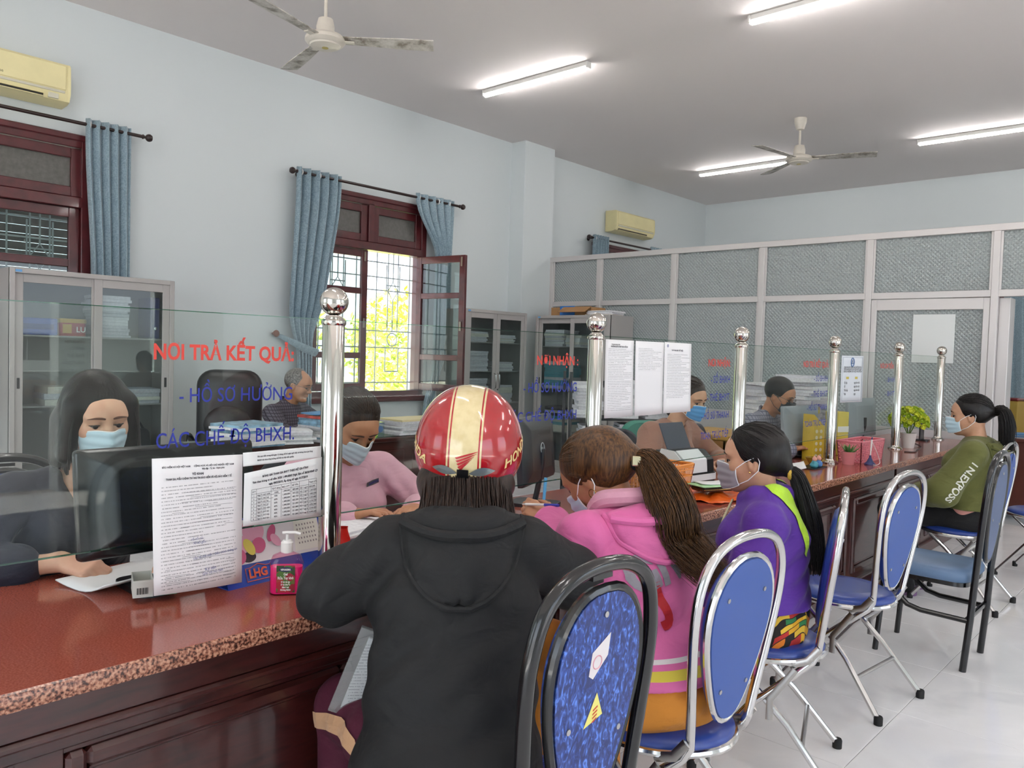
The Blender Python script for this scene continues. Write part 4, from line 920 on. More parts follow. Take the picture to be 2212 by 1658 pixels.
# ================= CHAIRS =================
M_blue_vinyl = mat('blue vinyl', '#243f8c', .32, coat=.15, var=.05); M_blue_board = mat('blue back board', '#30529a', .42)
M_blkpipe = mat('black enamel tube', '#101012', .2, coat=.4); M_rub = mat('black rubber foot', '#141414', .7); M_worn = mat('worn chrome', '#b9b7b4', .28, metal=1)
M_pat = bpy.data.materials.new('blue marbled vinyl'); M_pat.use_nodes = True; n = N(M_pat); tc = n.new('TexCoord'); mp = n.new('Mapping', {'Vector': tc.outputs['Object'], 'Scale': (18, 30, 14), 'Rotation': (.6, 0, 0)})
no = n.new('TexNoise', {'Vector': mp.outputs[0], 'Scale': 2.6, 'Detail': 6.0, 'Distortion': 1.6}); n.link(n.ramp(no.outputs[0], [(.42, C('#1b2c66')), (.56, C('#2c4a98')), (.66, C('#5b86e0'))]), n.b.inputs['Base Color']); n.b.inputs['Roughness'].default_value = .35
M_seatworn = mat('worn slate blue vinyl', '#5f7898', .38, var=.18, vscale=5)
def catmull(P, n=6, closed=False):
    P = [A(*p) for p in P] if False else [np.array(p, float) for p in P]; K = len(P); out = []
    for i in range(K if closed else K-1):
        p0 = P[(i-1) % K] if (closed or i) else P[0]; p1 = P[i]; p2 = P[(i+1) % K]; p3 = P[(i+2) % K] if (closed or i < K-2) else P[-1]
        for j in range(n):
            t = j/n; out.append(tuple(.5*((2*p1)+(-p0+p2)*t+(2*p0-5*p1+4*p2-p3)*t*t+(-p0+3*p1-3*p2+p3)*t**3)))
    if not closed: out.append(tuple(P[-1]))
    return out
def egg(hw_top, hw_bot, h, n=40, base=0.):
    """egg outline (w,h) with wide top"""
    out = []
    for i in range(n):
        a = 2*PI*i/n; c, s_ = math.cos(a), math.sin(a); t = (s_+1)/2; hw = lerp(hw_bot, hw_top, sm(t*1.05)); out.append((hw*c*(abs(c)**-.12 if abs(c) > 1e-3 else 1), base+h/2+h/2*s_))
    return out
def folding_chair(label, loc, rz):
    T = thing('folding_chair', label, 'chair', loc, math.radians(rz), group='blue chrome folding chairs')
    bp = lambda w_, h: (-.185-.06*(h/.5)-(h > .5)*.0, w_, .45+h)      # back plane
    def bq(w_, h, d): x, y, z = bp(w_, h); return (x-d*.993, y, z-d*.12*-1*-1)
    # seat
    def seat_out(r, n=40): return [((r*.98+.012*math.cos(2*a))*math.cos(a), r*math.sin(a)*1.0) for a in [2*PI*i/n for i in range(n)]]
    m = MB(); prof = [(.0, .455), (.12, .457), (.17, .452), (.19, .443), (.197, .432), (.195, .424)]; rows = [[(x*(r/.2), y*(r/.2), z) for x, y in seat_out(.2)] for r, z in prof[1:]]
    m.grid(rows, closed_u=True); m.f = [q[::-1] for q in m.f]; m.m = [0]*len(m.f); top = [(x*.6, y*.6, .457) for x, y in seat_out(.2)]; m.add(top, [tuple(range(40))]); m.add([(x*.975, y*.975, .424) for x, y in seat_out(.2)], [tuple(range(40))[::-1]]); obj('seat', m, M_blue_vinyl, T, angle=60)
    obj('seat_rim', MB().tube([(x*.985, y*.985, .417) for x, y in seat_out(.2)], .0105, 8, closed=True), M_chrome, T)
    # back loop continues to front legs
    half = [(-.135, .0), (-.150, .08), (-.175, .2), (-.195, .32), (-.19, .41), (-.155, .475), (-.09, .508), (0, .518)]
    loop = [bp(w_, h) for w_, h in half]+[bp(-w_, h) for w_, h in half[::-1][1:]]; loop = catmull(loop, 5)
    L = [(.20, -.185, .016), (.02, -.168, .25), (-.12, -.155, .375), (-.17, -.142, .42)]; Rr = [(x, -y, z) for x, y, z in L[::-1]]
    obj('back_frame', MB().tube(L+loop+Rr, .0125, 12), M_chrome, T)
    eg = egg(.158, .095, .415, base=.045)
    fr = lambda u, v, d: bq(u, v, d)
    obj('back_board', MB().prism(eg, .008, .016, fr), M_blue_board, T, angle=50); 
    m = MB(); rows = []
    for k, (sc_, d) in enumerate([(1, .006), (1.0, -.012), (.93, -.024), (.7, -.03), (.3, -.032)]): rows.append([bq(w_*sc_, .2525+(h-.2525)*sc_, d) for w_, h in eg])
    m.grid(rows, closed_u=True); m.add(rows[-1], [tuple(range(40))]); obj('back_cushion', m, M_blue_vinyl, T, angle=60)
    obj('back_trim', MB().tube([bq(w_*1.05, .2525+(h-.2525)*1.035, .006) for w_, h in eg], .0095, 8, closed=True), M_chrome, T)
    for w_, h in ((-.085, .37), (.085, .37), (-.06, .13), (.06, .13)): obj('screw', MB().cyl(bq(w_, h, .016), bq(w_, h, .019), .006, 10), M_worn, T)
    for s in (-1, 1):
        obj('rear_leg', MB().tube([(.12, s*.145, .405), (.03, s*.15, .33), (-.10, s*.165, .205), (-.255, s*.2, .016)], .0115, 10), M_chrome, T)
        obj('bracket', MB().tube([(-.19, s*.158, .47), (-.155, s*.16, .425), (-.10, s*.162, .405)], .013, 10, ry=.3, up=(0, 1, 0)), M_worn, T)
        obj('hinge_plate', MB().tube([(-.12, s*.172, .395), (-.045, s*.174, .285), (-.045, s*.175, .215)], .012, 10, ry=.25, up=(0, 1, 0)), M_worn, T)
        for x, y in ((.2, .185), (-.255, .2)): obj('foot_cap', MB().lathe([(.0165, 0), (.017, .028), (.0145, .034)], 12, (x, s*y, 0)), M_rub, T)
    obj('stretcher', MB().cyl((-.15, -.175, .145), (-.15, .175, .145), .008, 8), M_worn, T); obj('front_stretcher', MB().cyl((.11, -.176, .135), (.11, .176, .135), .008, 8), M_worn, T)
    obj('seat_bar', MB().box(-.11, .13, -.15, -.13, .395, .41, .002).box(-.11, .13, .13, .15, .395, .41, .002), M_worn, T)
    return T
CH4 = folding_chair('empty blue chrome chair between the woman in purple and the black framed chair', (-1.2, 3.46, 0), 174)
for lb, loc, rz in (('blue chrome chair whose oval back shows widest, under the woman in pink', (-1.12, 1.87, 0), 176), ('blue chrome chair seen edge-on behind the woman in purple', (-1.19, 2.66, 0), 199), ('blue chrome chair of the woman in the green hoodie', (-1.19, 5.33, 0), 178), ('blue chrome chair cut by the right edge of the picture', (-.93, 6.35, 0), 172)):
    c = copy_tree(CH4); c.location = loc; c.rotation_euler.z = math.radians(rz); c['label'] = lb
def black_chair(label, loc, rz, pm, seatm, board, stickers):
    T = thing('black_frame_chair', label, 'chair', loc, math.radians(rz), group='black framed chairs'); xb = -.20
    bp = lambda w_, h, d=0: (xb-.05*max(0, (h-.45))/.55-d, w_, h)
    half = [(-.158, .44), (-.172, .6), (-.186, .76), (-.183, .86), (-.155, .945), (-.09, .99), (0, 1.003)]
    loop = catmull([bp(w_, h) for w_, h in half]+[bp(-w_, h) for w_, h in half[::-1][1:]], 5)
    L = [(xb+.03, -.17, .0), (xb+.01, -.165, .25)]; obj('back_frame', MB().tube(L+loop+[(x, -y, z) for x, y, z in L[::-1]], .0155, 12), M_blkpipe, T)
    eg = []
    for i in range(44):
        a = 2*PI*i/44; c_, s_ = math.cos(a), math.sin(a); t = (s_+1)/2; hw = lerp(.092, .138, sm(t*1.15)); h = lerp(.50, .952, t) ; eg.append((hw*(math.copysign(abs(c_)**.75, c_)), h))
    obj('back_board', MB().prism(eg, .010, .018, lambda u, v, d: bp(u, v, d)), board, T, angle=50)
    rows = [[bp(w_*k, .726+(h-.726)*k, d) for w_, h in eg] for k, d in ((1, .008), (1, -.012), (.92, -.026), (.6, -.03))]; m = MB().grid(rows, closed_u=True); m.add(rows[-1], [tuple(range(44))]); obj('back_cushion', m, pm, T, angle=60)
    obj('back_trim', MB().tube([bp(w_*1.07, .726+(h-.726)*1.03, .008) for w_, h in eg], .011, 8, closed=True), M_blkpipe, T)
    obj('bracket', MB().box(-.0, .012, -.03, .03, .975, .985).xf(Matrix.Translation((xb-.05, 0, 0))), M_blkpipe, T)
    for w_, h in ((-.08, .66), (.08, .7), (0, .91)): obj('screw', MB().cyl(bp(w_, h, .018), bp(w_, h, .021), .006, 10), M_worn, T)
    s_ = MB(); pl = rrect(.40, .38, .07, 6, .02, 0); rows = [[(x*k+.02*(1-k), y*k, z) for x, y in pl] for k, z in ((.96, .405), (1, .415), (1, .44), (.95, .458), (.8, .465), (.4, .468))]; s_.grid(rows, closed_u=True); s_.add(rows[-1], [tuple(range(len(pl)))]); s_.add(rows[0], [tuple(range(len(pl)))[::-1]]); obj('seat', s_, seatm, T, angle=60)
    obj('seat_frame', MB().prism(rrect(.385, .365, .06, 6, .02, 0), .385, .405), M_blkpipe, T)
    for s in (-1, 1):
        obj('side_bar', MB().tube([(xb+.02, s*.165, .235), (.02, s*.165, .24), (.08, s*.165, .255), (.2, s*.165, .36), (.19, s*.165, .39)], .0125, 10), M_blkpipe, T)
        obj('front_leg', MB().tube([(.19, s*.16, .395), (.2, s*.165, .2), (.215, s*.17, .0)], .0135, 10), M_blkpipe, T)
    obj('cross_bar', MB().cyl((xb+.02, -.165, .245), (xb+.02, .165, .245), .0125, 10), M_blkpipe, T)
    if stickers:
        q = MB(); pts = [(.05, .868), (-.028, .852), (-.03, .815), (.0, .80), (.045, .818)]; q.add([bp(w_, h-.0, .0187) for w_, h in [(-.022, .87), (.03, .84), (.034, .795), (.02, .786), (-.02, .825)]], [(0, 1, 2, 3, 4)]); obj('paper_sticker', q, mat('sticker paper', '#dcd6d6', .6), T, smooth=False)
        rg = MB().tube([bp(.012+.013*math.cos(a), .818+.013*math.sin(a), .0192) for a in [2*PI*k/20 for k in range(20)]], .0012, 4, closed=True); obj('sticker_stamp', rg, mat('stamp pink', '#d99aa6', .6), T)
        q = MB().add([bp(w_, h, .0187) for w_, h in [(.002, .755), (.034, .69), (-.022, .705)]], [(0, 1, 2)]); obj('warning_sticker', q, mat('sticker yellow', '#e6dd7a', .5), T, smooth=False)
        q = MB()
        for k in range(4): q.add([bp(w_, h, .0193) for w_, h in [(.0-.004, .728-.008*k), (.010, .722-.008*k), (.010, .7185-.008*k), (-.004, .7245-.008*k)]], [(0, 1, 2, 3)])
        obj('sticker_mark', q, mat('sticker red', '#c9432f', .5), T, smooth=False)
    return T
black_chair('black tube chair with a marbled blue back and stickers, nearest the camera', (-1.125, 1.245, 0), 178, M_pat, M_pat, M_pat, True)
black_chair('black framed high-back chair with a worn slate blue seat, empty', (-1.04, 4.26, 0), 180, M_seatworn, M_seatworn, mat('slate blue board', '#46587c', .45), False)
# ================= STEEL CABINETS =================
M_cab = mat('grey enamelled steel', '#aaa6a4', .45, bump=.03, bscale=200); M_cabin = mat('grey cabinet inside', '#9a9896', .6); M_cglass = thin_glass('cabinet glass', '#e9eeee', .7); M_tagb = mat('blue maker tag', '#5f9bd0', .4)
M_pap = [mat('paper pile white', '#e4e3e6', .8, var=.1, vscale=60), mat('paper pile grey', '#cfcdd3', .8, var=.12, vscale=60), mat('paper pile cream', '#ded8cc', .8, var=.1, vscale=60)]
M_pblue = mat('blue folder', '#4f86b8', .5); M_pteal = mat('teal folder', '#4d98a8', .5); M_pdark = mat('dark folder', '#2a2b30', .5)
def paper_stack(label, loc, w_, d, h, n, rz=0, mats=None, group=None, jit=.012, top=None, cat='papers', name='paper_stack', seed=0):
    rg = random.Random(seed*77+int(loc[0]*100)+int(loc[1]*31)); T = thing(name, label, cat, loc, math.radians(rz), group=group); z = 0; mats = mats or M_pap
    for i in range(n):
        t = h/n*rg.uniform(.75, 1.25); a = math.radians(rg.uniform(-4, 4)); dx, dy = rg.uniform(-jit, jit), rg.uniform(-jit, jit); w2, d2 = w_*rg.uniform(.93, 1), d*rg.uniform(.93, 1)
        P_ = []; cv = rg.uniform(-.006, .006)
        nx = 7; top_ = [[None]*nx for _ in range(2)]
        m = MB(); rows = []
        for zz in (z, z+t*.96):
            for j in range(2): pass
        sec = lambda zz, s: [(lerp(-w2/2, w2/2, k/(nx-1)), s*d2/2, zz+cv*math.sin(PI*k/(nx-1))*(i/max(1, n))) for k in range(nx)]
        b0, b1, t0_, t1_ = sec(z, -1), sec(z, 1), sec(z+t*.96, -1), sec(z+t*.96, 1)
        m.grid([b0, t0_, t1_, b1, b0]); m.add([b0[0], t0_[0], t1_[0], b1[0]], [(0, 1, 2, 3)]); m.add([b0[-1], t0_[-1], t1_[-1], b1[-1]], [(3, 2, 1, 0)])
        m.v = [(x*math.cos(a)-y*math.sin(a)+dx, x*math.sin(a)+y*math.cos(a)+dy, q) for x, y, q in m.v]
        obj('folder' if t > .015 else 'sheet_bundle', m, mats[rg.randrange(len(mats))] if not (top and i == n-1) else top, T, smooth=False); z += t
    return T
def steel_cabinet(label, loc, rz, W_, D_, H_, shelves, sliding=True, lower=0.0):
    """local: front faces +x, width along y, origin at floor centre of the front plane"""
    T = thing('steel_cabinet', label, 'cabinet', loc, math.radians(rz)); h = W_/2; t = .012
    b = MB(); b.box(-D_, 0, -h, -h+t, 0, H_, .002); b.box(-D_, 0, h-t, h, 0, H_, .002); b.box(-D_, 0, -h+t, h-t, H_-t, H_, .002); b.box(-D_, 0, -h+t, h-t, 0, .06, .002); b.box(-D_, -D_+t, -h+t, h-t, .06, H_-t); obj('carcass', b, M_cab, T)
    fr = MB(); fw = .035
    fr.box(-.02, .004, -h, -h+fw, 0, H_, .003); fr.box(-.02, .004, h-fw, h, 0, H_, .003); fr.box(-.02, .004, -h+fw, h-fw, H_-fw, H_, .003); fr.box(-.02, .004, -h+fw, h-fw, 0, .07, .003); obj('front_frame', fr, M_cab, T)
    for z in shelves: obj('shelf', MB().box(-D_+t, -.045, -h+t, h-t, z-.012, z, .001), M_cab, T)
    obj('inner_back', MB().box(-D_+t, -D_+t+.003, -h+t, h-t, .06, H_-t), M_cabin, T, smooth=False)
    zb = .07+lower
    if lower:
        for s in (-1, 1): obj('lower_door', MB().box(-.018, .0, min(s*.003, s*(h-fw-.002)), max(s*.003, s*(h-fw-.002)), .075, zb-.005, .003), M_cab, T)
    for s in (-1, 1):
        a, b_ = (-h+fw, .02) if s < 0 else (-.02, h-fw); 
        if not sliding: a, b_ = (-h+fw+.002, -.002) if s < 0 else (.002, h-fw-.002)
        x1 = -.003 if (s > 0 or not sliding) else -.02; d = MB(); dw = .055
        for (y0, y1, z0, z1) in ((a, a+dw, zb, H_-fw), (b_-dw, b_, zb, H_-fw), (a+dw, b_-dw, H_-fw-.06, H_-fw), (a+dw, b_-dw, zb, zb+.07)): d.box(x1-.016, x1, y0, y1, z0, z1, .002)
        dr = obj('door', d, M_cab, T); obj('pane', MB().box(x1-.01, x1-.006, a+dw, b_-dw, zb+.07, H_-fw-.06), M_cglass, dr, smooth=False)
        if sliding: obj('recessed_pull', MB().box(x1-.002, x1+.001, (a+.018 if s < 0 else b_-.037), (a+.036 if s < 0 else b_-.018), H_*.56, H_*.56+.075, .001), M_black, dr)
        else: obj('handle', MB().tube([(x1, -s*.0+s*.03, H_*.52), (x1+.03, s*.03, H_*.53), (x1+.035, s*.03, H_*.57), (x1+.03, s*.03, H_*.61), (x1, s*.03, H_*.62)], .006, 8), M_chrome, dr)
    lk = MB(); lk.box(.0, .003, -.012, .012, H_*.56, H_*.56+.075, .001) if sliding else None; lk.lathe([(.009, 0), (.009, .006), (.001, .008)], 12, (.0, .0 if sliding else .03, H_*.52), 'x'); obj('lock', lk, M_black, T)
    obj('maker_tag', MB().box(.004, .0052, -h+.035, -h+.075, H_-.028, H_-.012), M_tagb, T, smooth=False); return T
def in_cab(T, items):
    """items (y,z,w,d,h,n,mats,label)"""
    R_ = T.matrix_basis
    for (y, z, w_, d, h, n_, ms, lb) in items:
        p = Matrix.Translation(T.location) @ Matrix.Rotation(T.rotation_euler.z, 4, 'Z') @ Vector((-.05-d/2, y, z)); paper_stack(lb, tuple(p), d, w_, h, n_, math.degrees(T.rotation_euler.z), ms, group='papers in the cabinets', seed=len(lb))
CA = steel_cabinet('grey steel cabinet with sliding glass doors behind the woman with the bob', (-6.18, 2.268, 0), 0, 1.135, .38, 1.885, (.48, .93, 1.43))
in_cab(CA, [(.13, 1.43, .24, .28, .30, 14, [M_pap[1], M_pap[0]], 'tall white paper stack on the top shelf of the sliding door cabinet'), (.1, .93, .26, .3, .13, 4, M_pap, 'white file bundle on the middle shelf right of the lock'), (.37, .93, .24, .3, .12, 4, M_pap, 'white file bundle at the right end of the middle shelf'), (-.2, .93, .25, .3, .12, 3, M_pap, 'loose pale files behind the glass left of the lock')])
# blue binders, red tin
def slab_thing(name, label, cat, loc, sz, m, rz=0, b=.004, group=None): 
    o = obj(name, MB().box(-sz[0]/2, sz[0]/2, -sz[1]/2, sz[1]/2, 0, sz[2], b), m); o.location = loc; o.rotation_euler.z = math.radians(rz); return tag(o, label, cat, group)
bb = thing('file_box', 'blue plastic file box on the top shelf beside the red tin', 'box', (-6.37, 1.90, 1.43)); obj('box_body', MB().box(-.12, .12, -.125, .125, 0, .12, .006), mat('royal blue plastic', '#2f4fa8', .35), bb); obj('label_strip', MB().box(.121, .122, -.1, .1, .04, .08), mat('dark blue label', '#20387f', .4), bb, smooth=False)
tn = thing('biscuit_tin', 'red and gold biscuit tin on the top cabinet shelf', 'tin', (-6.36, 2.13, 1.43)); obj('tin_body', MB().prism(rrect(.2, .19, .03), 0, .10), mat('red tin', '#a8242a', .3), tn); obj('lid', MB().prism(rrect(.206, .196, .03), .095, .125), mat('gold tin lid', '#b98f3c', .3, metal=.4), tn)
t = text_mesh('LU', .055, .001); obj('tin_lettering', MB().add([(.1012, p[0]+.02, p[1]+.03) for p in t.v], t.f), M_white, tn, smooth=False); obj('tin_panel', MB().box(.1, .1012, -.07, -.01, .02, .085), mat('gold tin lid', '#b98f3c', .3), tn, smooth=False)
bn = thing('blue_binder', 'blue binder standing at the right end of the top cabinet shelf', 'binder', (-6.37, 2.72, 1.43)); obj('spine', MB().box(-.12, .12, -.035, .035, 0, .32, .008), mat('navy binder', '#26336e', .4), bn); obj('ring_hole', MB().lathe([(.012, 0), (.012, .003)], 12, (.121, 0, .08), 'x'), M_chrome, bn)
hb = thing('handbag', 'dark handbag lying on the low cabinet shelf', 'bag', (-6.38, 2.60, .48)); S = SDF((-.14, -.22, -.02), (.14, .22, .32), .012); S.ell((0, 0, .11), (.09, .15, .12)); S.cone((0, -.09, .18), (0, .09, .2), .055, .045, .04); S.half((0, 0, 0), (0, 0, -1)); V_, F_ = S.mesh(); obj('bag_body', (V_, F_), mat('dark slate leather', '#2d3238', .5), hb, angle=None); obj('bag_handle', MB().tube([(0, -.1, .22), (.0, -.06, .29), (0, .06, .29), (0, .1, .22)], .01, 8), mat('dark slate leather', '#2d3238', .5), hb)
hr = thing('red_helmet', 'small dark red helmet on the low cabinet shelf', 'helmet', (-6.36, 2.28, .48)); obj('shell', MB().lathe([(.1, .0), (.105, .04), (.095, .1), (.06, .15), (1e-4, .165)], 24), mat('dark red gloss', '#7d1c22', .15, coat=.5), hr); obj('rim', MB().tube([(.102*math.cos(a), .102*math.sin(a), .008) for a in [2*PI*k/24 for k in range(24)]], .007, 6, closed=True), M_black, hr)
CB = steel_cabinet('grey steel cabinet with hinged glass doors beside the open window', (-6.3, 6.645, 0), 0, 1.02, .44, 1.88, (.82, 1.19, 1.52), sliding=False, lower=.36)
in_cab(CB, [(-.24, 1.52, .3, .28, .11, 6, M_pap, 'messy papers on the top shelf left in the hinged cabinet'), (.22, 1.52, .3, .28, .09, 5, M_pap, 'curled papers on the top shelf right in the hinged cabinet'), (-.24, 1.19, .32, .3, .22, 10, [M_pap[1]], 'tall grey paper pile on the middle shelf of the hinged cabinet'), (.2, 1.19, .3, .28, .1, 5, M_pap, 'slumped papers beside the handles of the hinged cabinet'), (-.24, .82, .32, .3, .26, 10, [M_pap[1], M_pdark], 'dark grey paper pile on the low shelf of the hinged cabinet'), (.2, .82, .3, .28, .2, 7, M_pap, 'white paper pile with a yellow tab on the low shelf')])
CC = steel_cabinet('grey steel cabinet with sliding glass doors standing against the partition', (-5.775, 7.35, 0), -90, 1.1, .46, 1.865, (.48, 1.0, 1.5))
in_cab(CC, [(-.3, 1.5, .3, .3, .2, 8, M_pap, 'white papers on the top shelf of the cabinet by the partition'), (-.02, 1.5, .22, .3, .12, 5, M_pap, 'low papers behind the middle stile of the partition cabinet'), (-.28, 1.0, .34, .3, .3, 9, [M_pteal, M_pap[1], M_pteal], 'teal files seen through the lettered cabinet glass'), (-.26, .48, .34, .3, .28, 8, [M_pteal, M_pap[2], M_pdark], 'teal and brown files on the low cabinet shelf')])
# boxes and papers on top of the cabinet
cbx = thing('cardboard_box', 'open cardboard box with blue flap on top of the partition cabinet', 'box', (-5.88, 7.6, 1.865)); M_card = mat('brown cardboard', '#a87e54', .8, var=.1)
b = MB(); b.box(-.3, .3, -.14, -.132, 0, .1); b.box(-.3, .3, .132, .14, 0, .1); b.box(-.3, -.292, -.132, .132, 0, .1); b.box(.292, .3, -.132, .132, 0, .1); b.box(-.292, .292, -.132, .132, 0, .006); obj('box_walls', b, M_card, cbx)
obj('flap', MB().box(-.1, .3, -.28, -.138, .0, .006).xf(Matrix.Translation((0, -.138, .1)) @ Matrix.Rotation(math.radians(28), 4, 'X') @ Matrix.Translation((0, .138, 0))), M_card, cbx); obj('blue_panel', MB().box(-.16, .06, -.146, -.1405, .0, .115), mat('blue box print', '#2f78c8', .4), cbx, smooth=False)
t = text_mesh('DELL MONITOR', .016, .0003); obj('box_print', MB().add([(p[0]-.13, -.1468, p[1]+.085) for p in t.v], t.f), M_white, cbx, smooth=False)
paper_stack('loose papers lying on top of the partition cabinet', (-5.45, 7.56, 1.865), .36, .28, .05, 5, 8, M_pap)
# ---------------- people ----------------
def decal(name, mb, o_pt, u, v, tgt, m, parent, off=.0015, d=None):
    """project flat (u,v) mesh onto tgt (same local frame) along -n"""
    me = tgt.data; bv = BVHTree.FromPolygons([x.co.copy() for x in me.vertices], [tuple(p.vertices) for p in me.polygons]); u = Vector(u).normalized(); v = (Vector(v)-u*u.dot(Vector(v))).normalized(); nn = u.cross(v); V = []
    for p in mb.v:
        q = Vector(o_pt)+u*p[0]+v*p[1]; h = bv.ray_cast(q+nn*.25, -nn, .6); V.append(tuple(h[0]+(h[1] if h[1].dot(nn) > 0 else -h[1])*off) if h[0] is not None else tuple(q))
    return obj(name, MB().add(V, mb.f), m, parent, smooth=False)
def subdiv(mb, n=1):
    """split long text triangles so that they wrap"""
    import bmesh
    bm = bmesh.new(); vs = [bm.verts.new(p) for p in mb.v]
    for f in mb.f:
        try: bm.faces.new([vs[i] for i in f])
        except ValueError: pass
    bmesh.ops.triangulate(bm, faces=bm.faces[:])
    for _ in range(n): bmesh.ops.subdivide_edges(bm, edges=[e for e in bm.edges if e.calc_length() > .012], cuts=1); bmesh.ops.triangulate(bm, faces=bm.faces[:])
    bm.verts.index_update(); r_ = MB().add([tuple(v_.co) for v_ in bm.verts], [tuple(v_.index for v_ in f.verts) for f in bm.faces]); bm.free(); return r_
def cap(S, H, tied=True, fore=.0, thick=1.0):
    e = lambda c, r, kk=.015, op='u': S.ell(H.p(*c), A(*r)*H.k, H.R, kk*H.k, op)
    e((-.018, 0, .034), (.104*thick, .085*thick, .094*thick)); e((.112+fore, 0, -.038), (.086, .082, .1), .02, 's')
    if tied: e((.035, 0, -.105), (.11, .12, .088), .02, 's')
def tied_strands(H, tie, n=260, r=.0013, lift=1.02, low=-.35):
    c, rad = (-.018, 0, .034), (.104, .085, .094); P_ = []; d1 = (np.array(tie)-np.array(c))/np.array(rad)
    for i in range(n):
        a = RNG.uniform(-1, 1); th = a*1.5; d0 = A(.62*math.cos(th)+.12, math.sin(th)*1.0, .55*math.cos(th*1.05)+(.2 if abs(a) < .7 else low*abs(a))); P_.append(geod(c, rad, d0+RNG.normal(0, .06, 3), d1+RNG.normal(0, .07, 3), lift*RNG.uniform(.985, 1.015)))
    return strands(H, P_, r, 9, .0015, False)
def tail(S_pts, n, r0, prof, fuzz=.004, seg=12, rs=.0012):
    """bundle of strands following centre line S_pts (world-in-person frame)"""
    C_ = [np.array(p) for p in catmull(S_pts, 6)]; K = len(C_); mb = MB()
    for i in range(n):
        a = RNG.uniform(0, 2*PI); q = math.sqrt(RNG.uniform(0, 1)); ph = RNG.uniform(0, 6.28, 2); end = RNG.uniform(.8, 1.0); pts = []
        for j in range(seg+1):
            t = j/seg*end; k = min(K-1, int(t*(K-1))); fr_ = t*(K-1)-k; c = C_[k]*(1-fr_)+C_[min(K-1, k+1)]*fr_; d = C_[min(K-1, k+1)]-C_[max(0, k-1)]; d /= np.linalg.norm(d)+1e-9
            s1 = np.cross(d, A(0, 1, .01)); s1 /= np.linalg.norm(s1); s2 = np.cross(d, s1); R_ = r0*np.interp(t, [p[0] for p in prof], [p[1] for p in prof])
            pts.append(tuple(c+(s1*math.cos(a)+s2*math.sin(a))*R_*q+fuzz*t*(s1*math.sin(6*t+ph[0])+s2*math.sin(5*t+ph[1]))))
        rr = rs*RNG.uniform(.6, 1.3); mb.tube(pts, [rr*(1-.7*(j/seg)**4) for j in range(seg+1)], 4, cap=False)
    return mb
def hood(S, N_, back, left, up, w_=.12, drop=.15, g=.03, open_=.075):
    """collapsed hood: collar round the neck and a folded pocket on the back"""
    b, l, u = A(*back), A(*left), A(*up)
    for k in (1, -1):
        pts = [N_-b*.075+l*k*.03-u*.045, N_-b*.04+l*k*.08-u*.015, N_+b*.02+l*k*.092-u*.0, N_+b*.07+l*k*.07-u*.012, N_+b*.095+l*k*.03-u*.03, N_+b*.1-u*.034]
        for i in range(5): S.cone(pts[i], pts[i+1], g*.62, g*.62, .008)
def hood_patch(tgt, r, w_, drop, m, bulge=.035, lip=.013, top=.0):
    """soft hood lying on the back, laid over the garment surface"""
    me = tgt.data; bv = BVHTree.FromPolygons([x.co.copy() for x in me.vertices], [tuple(p.vertices) for p in me.polygons]); F_ = Vector(r.fwd); U_ = Vector(r.up); L_ = Vector(r.left); N_ = Vector(r.neck)
    def at_(u, v, off):
        hw = w_*(1-.0*v)*math.sqrt(max(.0, 1-v**2.2)); q = N_+L_*(u*hw)+U_*(top+.012*(1-abs(u))-drop*v); h = bv.ray_cast(q-F_*.4, F_, .8); p = h[0] if h[0] is not None else q-F_*.1
        return p-F_*off
    K = 16; P_ = []
    for i in range(K+1):
        v = i/K*.985; row = []
        for j in range(K+1):
            u = -1+2*j/K; e = max(abs(u), v)**3; row.append(tuple(at_(u, v, .004+bulge*(1-u*u)**.6*(.35+.65*math.sin(PI*min(1, v*1.05+.12)))*(1-v**6)+.004*math.sin(9*u+5*v))))
        P_.append(row)
    sm_it = np.array(P_)
    for _ in range(3): sm_it[1:-1, 1:-1] = .5*sm_it[1:-1, 1:-1]+.125*(sm_it[2:, 1:-1]+sm_it[:-2, 1:-1]+sm_it[1:-1, 2:]+sm_it[1:-1, :-2])
    o = obj('hood', MB().grid(sm_it.tolist()), m, tgt, angle=None); so = o.modifiers.new('t', 'SOLIDIFY'); so.thickness = .012; so.offset = 0
    ed = [tuple(p) for p in sm_it[:, 0]]+[tuple(p) for p in sm_it[:, -1][::-1]]; obj('hood_edge', MB().tube(ed, lip*.62, 8), m, o)
    lp = [tuple(Vector(at_(u, .10+.26*(1-u*u), bulge*.9*(1-u*u)+.02))) for u in np.linspace(-1, 1, 17)]; obj('hood_rim', MB().tube(lp, lip, 8), m, o)
    return o
# ---- woman with the red helmet ----
M_jblack = cloth_mat('black jacket cloth', '#0b0c0e', .1, .75, .2, 500, 0.0); M_maroon = cloth_mat('maroon trousers', '#4c0e28', .1, .85, .25, 350, 0.0); M_tan = cloth_mat('tan stripe', '#c79c76', .05)
T = person('woman seen from behind in a red and cream helmet and black hooded jacket', -1.215, 1.205, 138)
r = Rig(hip=(-.03, .03, .53), neck=(.17, .005, 1.0), twist=0, sw=.152, drop=.065, head=(.262, 0, 1.165), hrot=(2, 18, 0), hl=(.36, .14, .81), hr=(.44, -.12, .81), pl=(-.35, 1, -.5), pr=(-.2, -1, -.5), ua=.255, fa=.25, knee=(.255, .275, .52), kneeR=(.33, .10, .52), foot=(.26, .28, 0), footR=(.34, .1, 0))
r.elb[1] = A(.13, .30, .845); r.elb[-1] = A(.24, -.275, .845)
lo, hi = r.bounds(); S = SDF(lo, hi, .006); r.skin(S); bodyobj('body', S, M_skin['mid'], T)
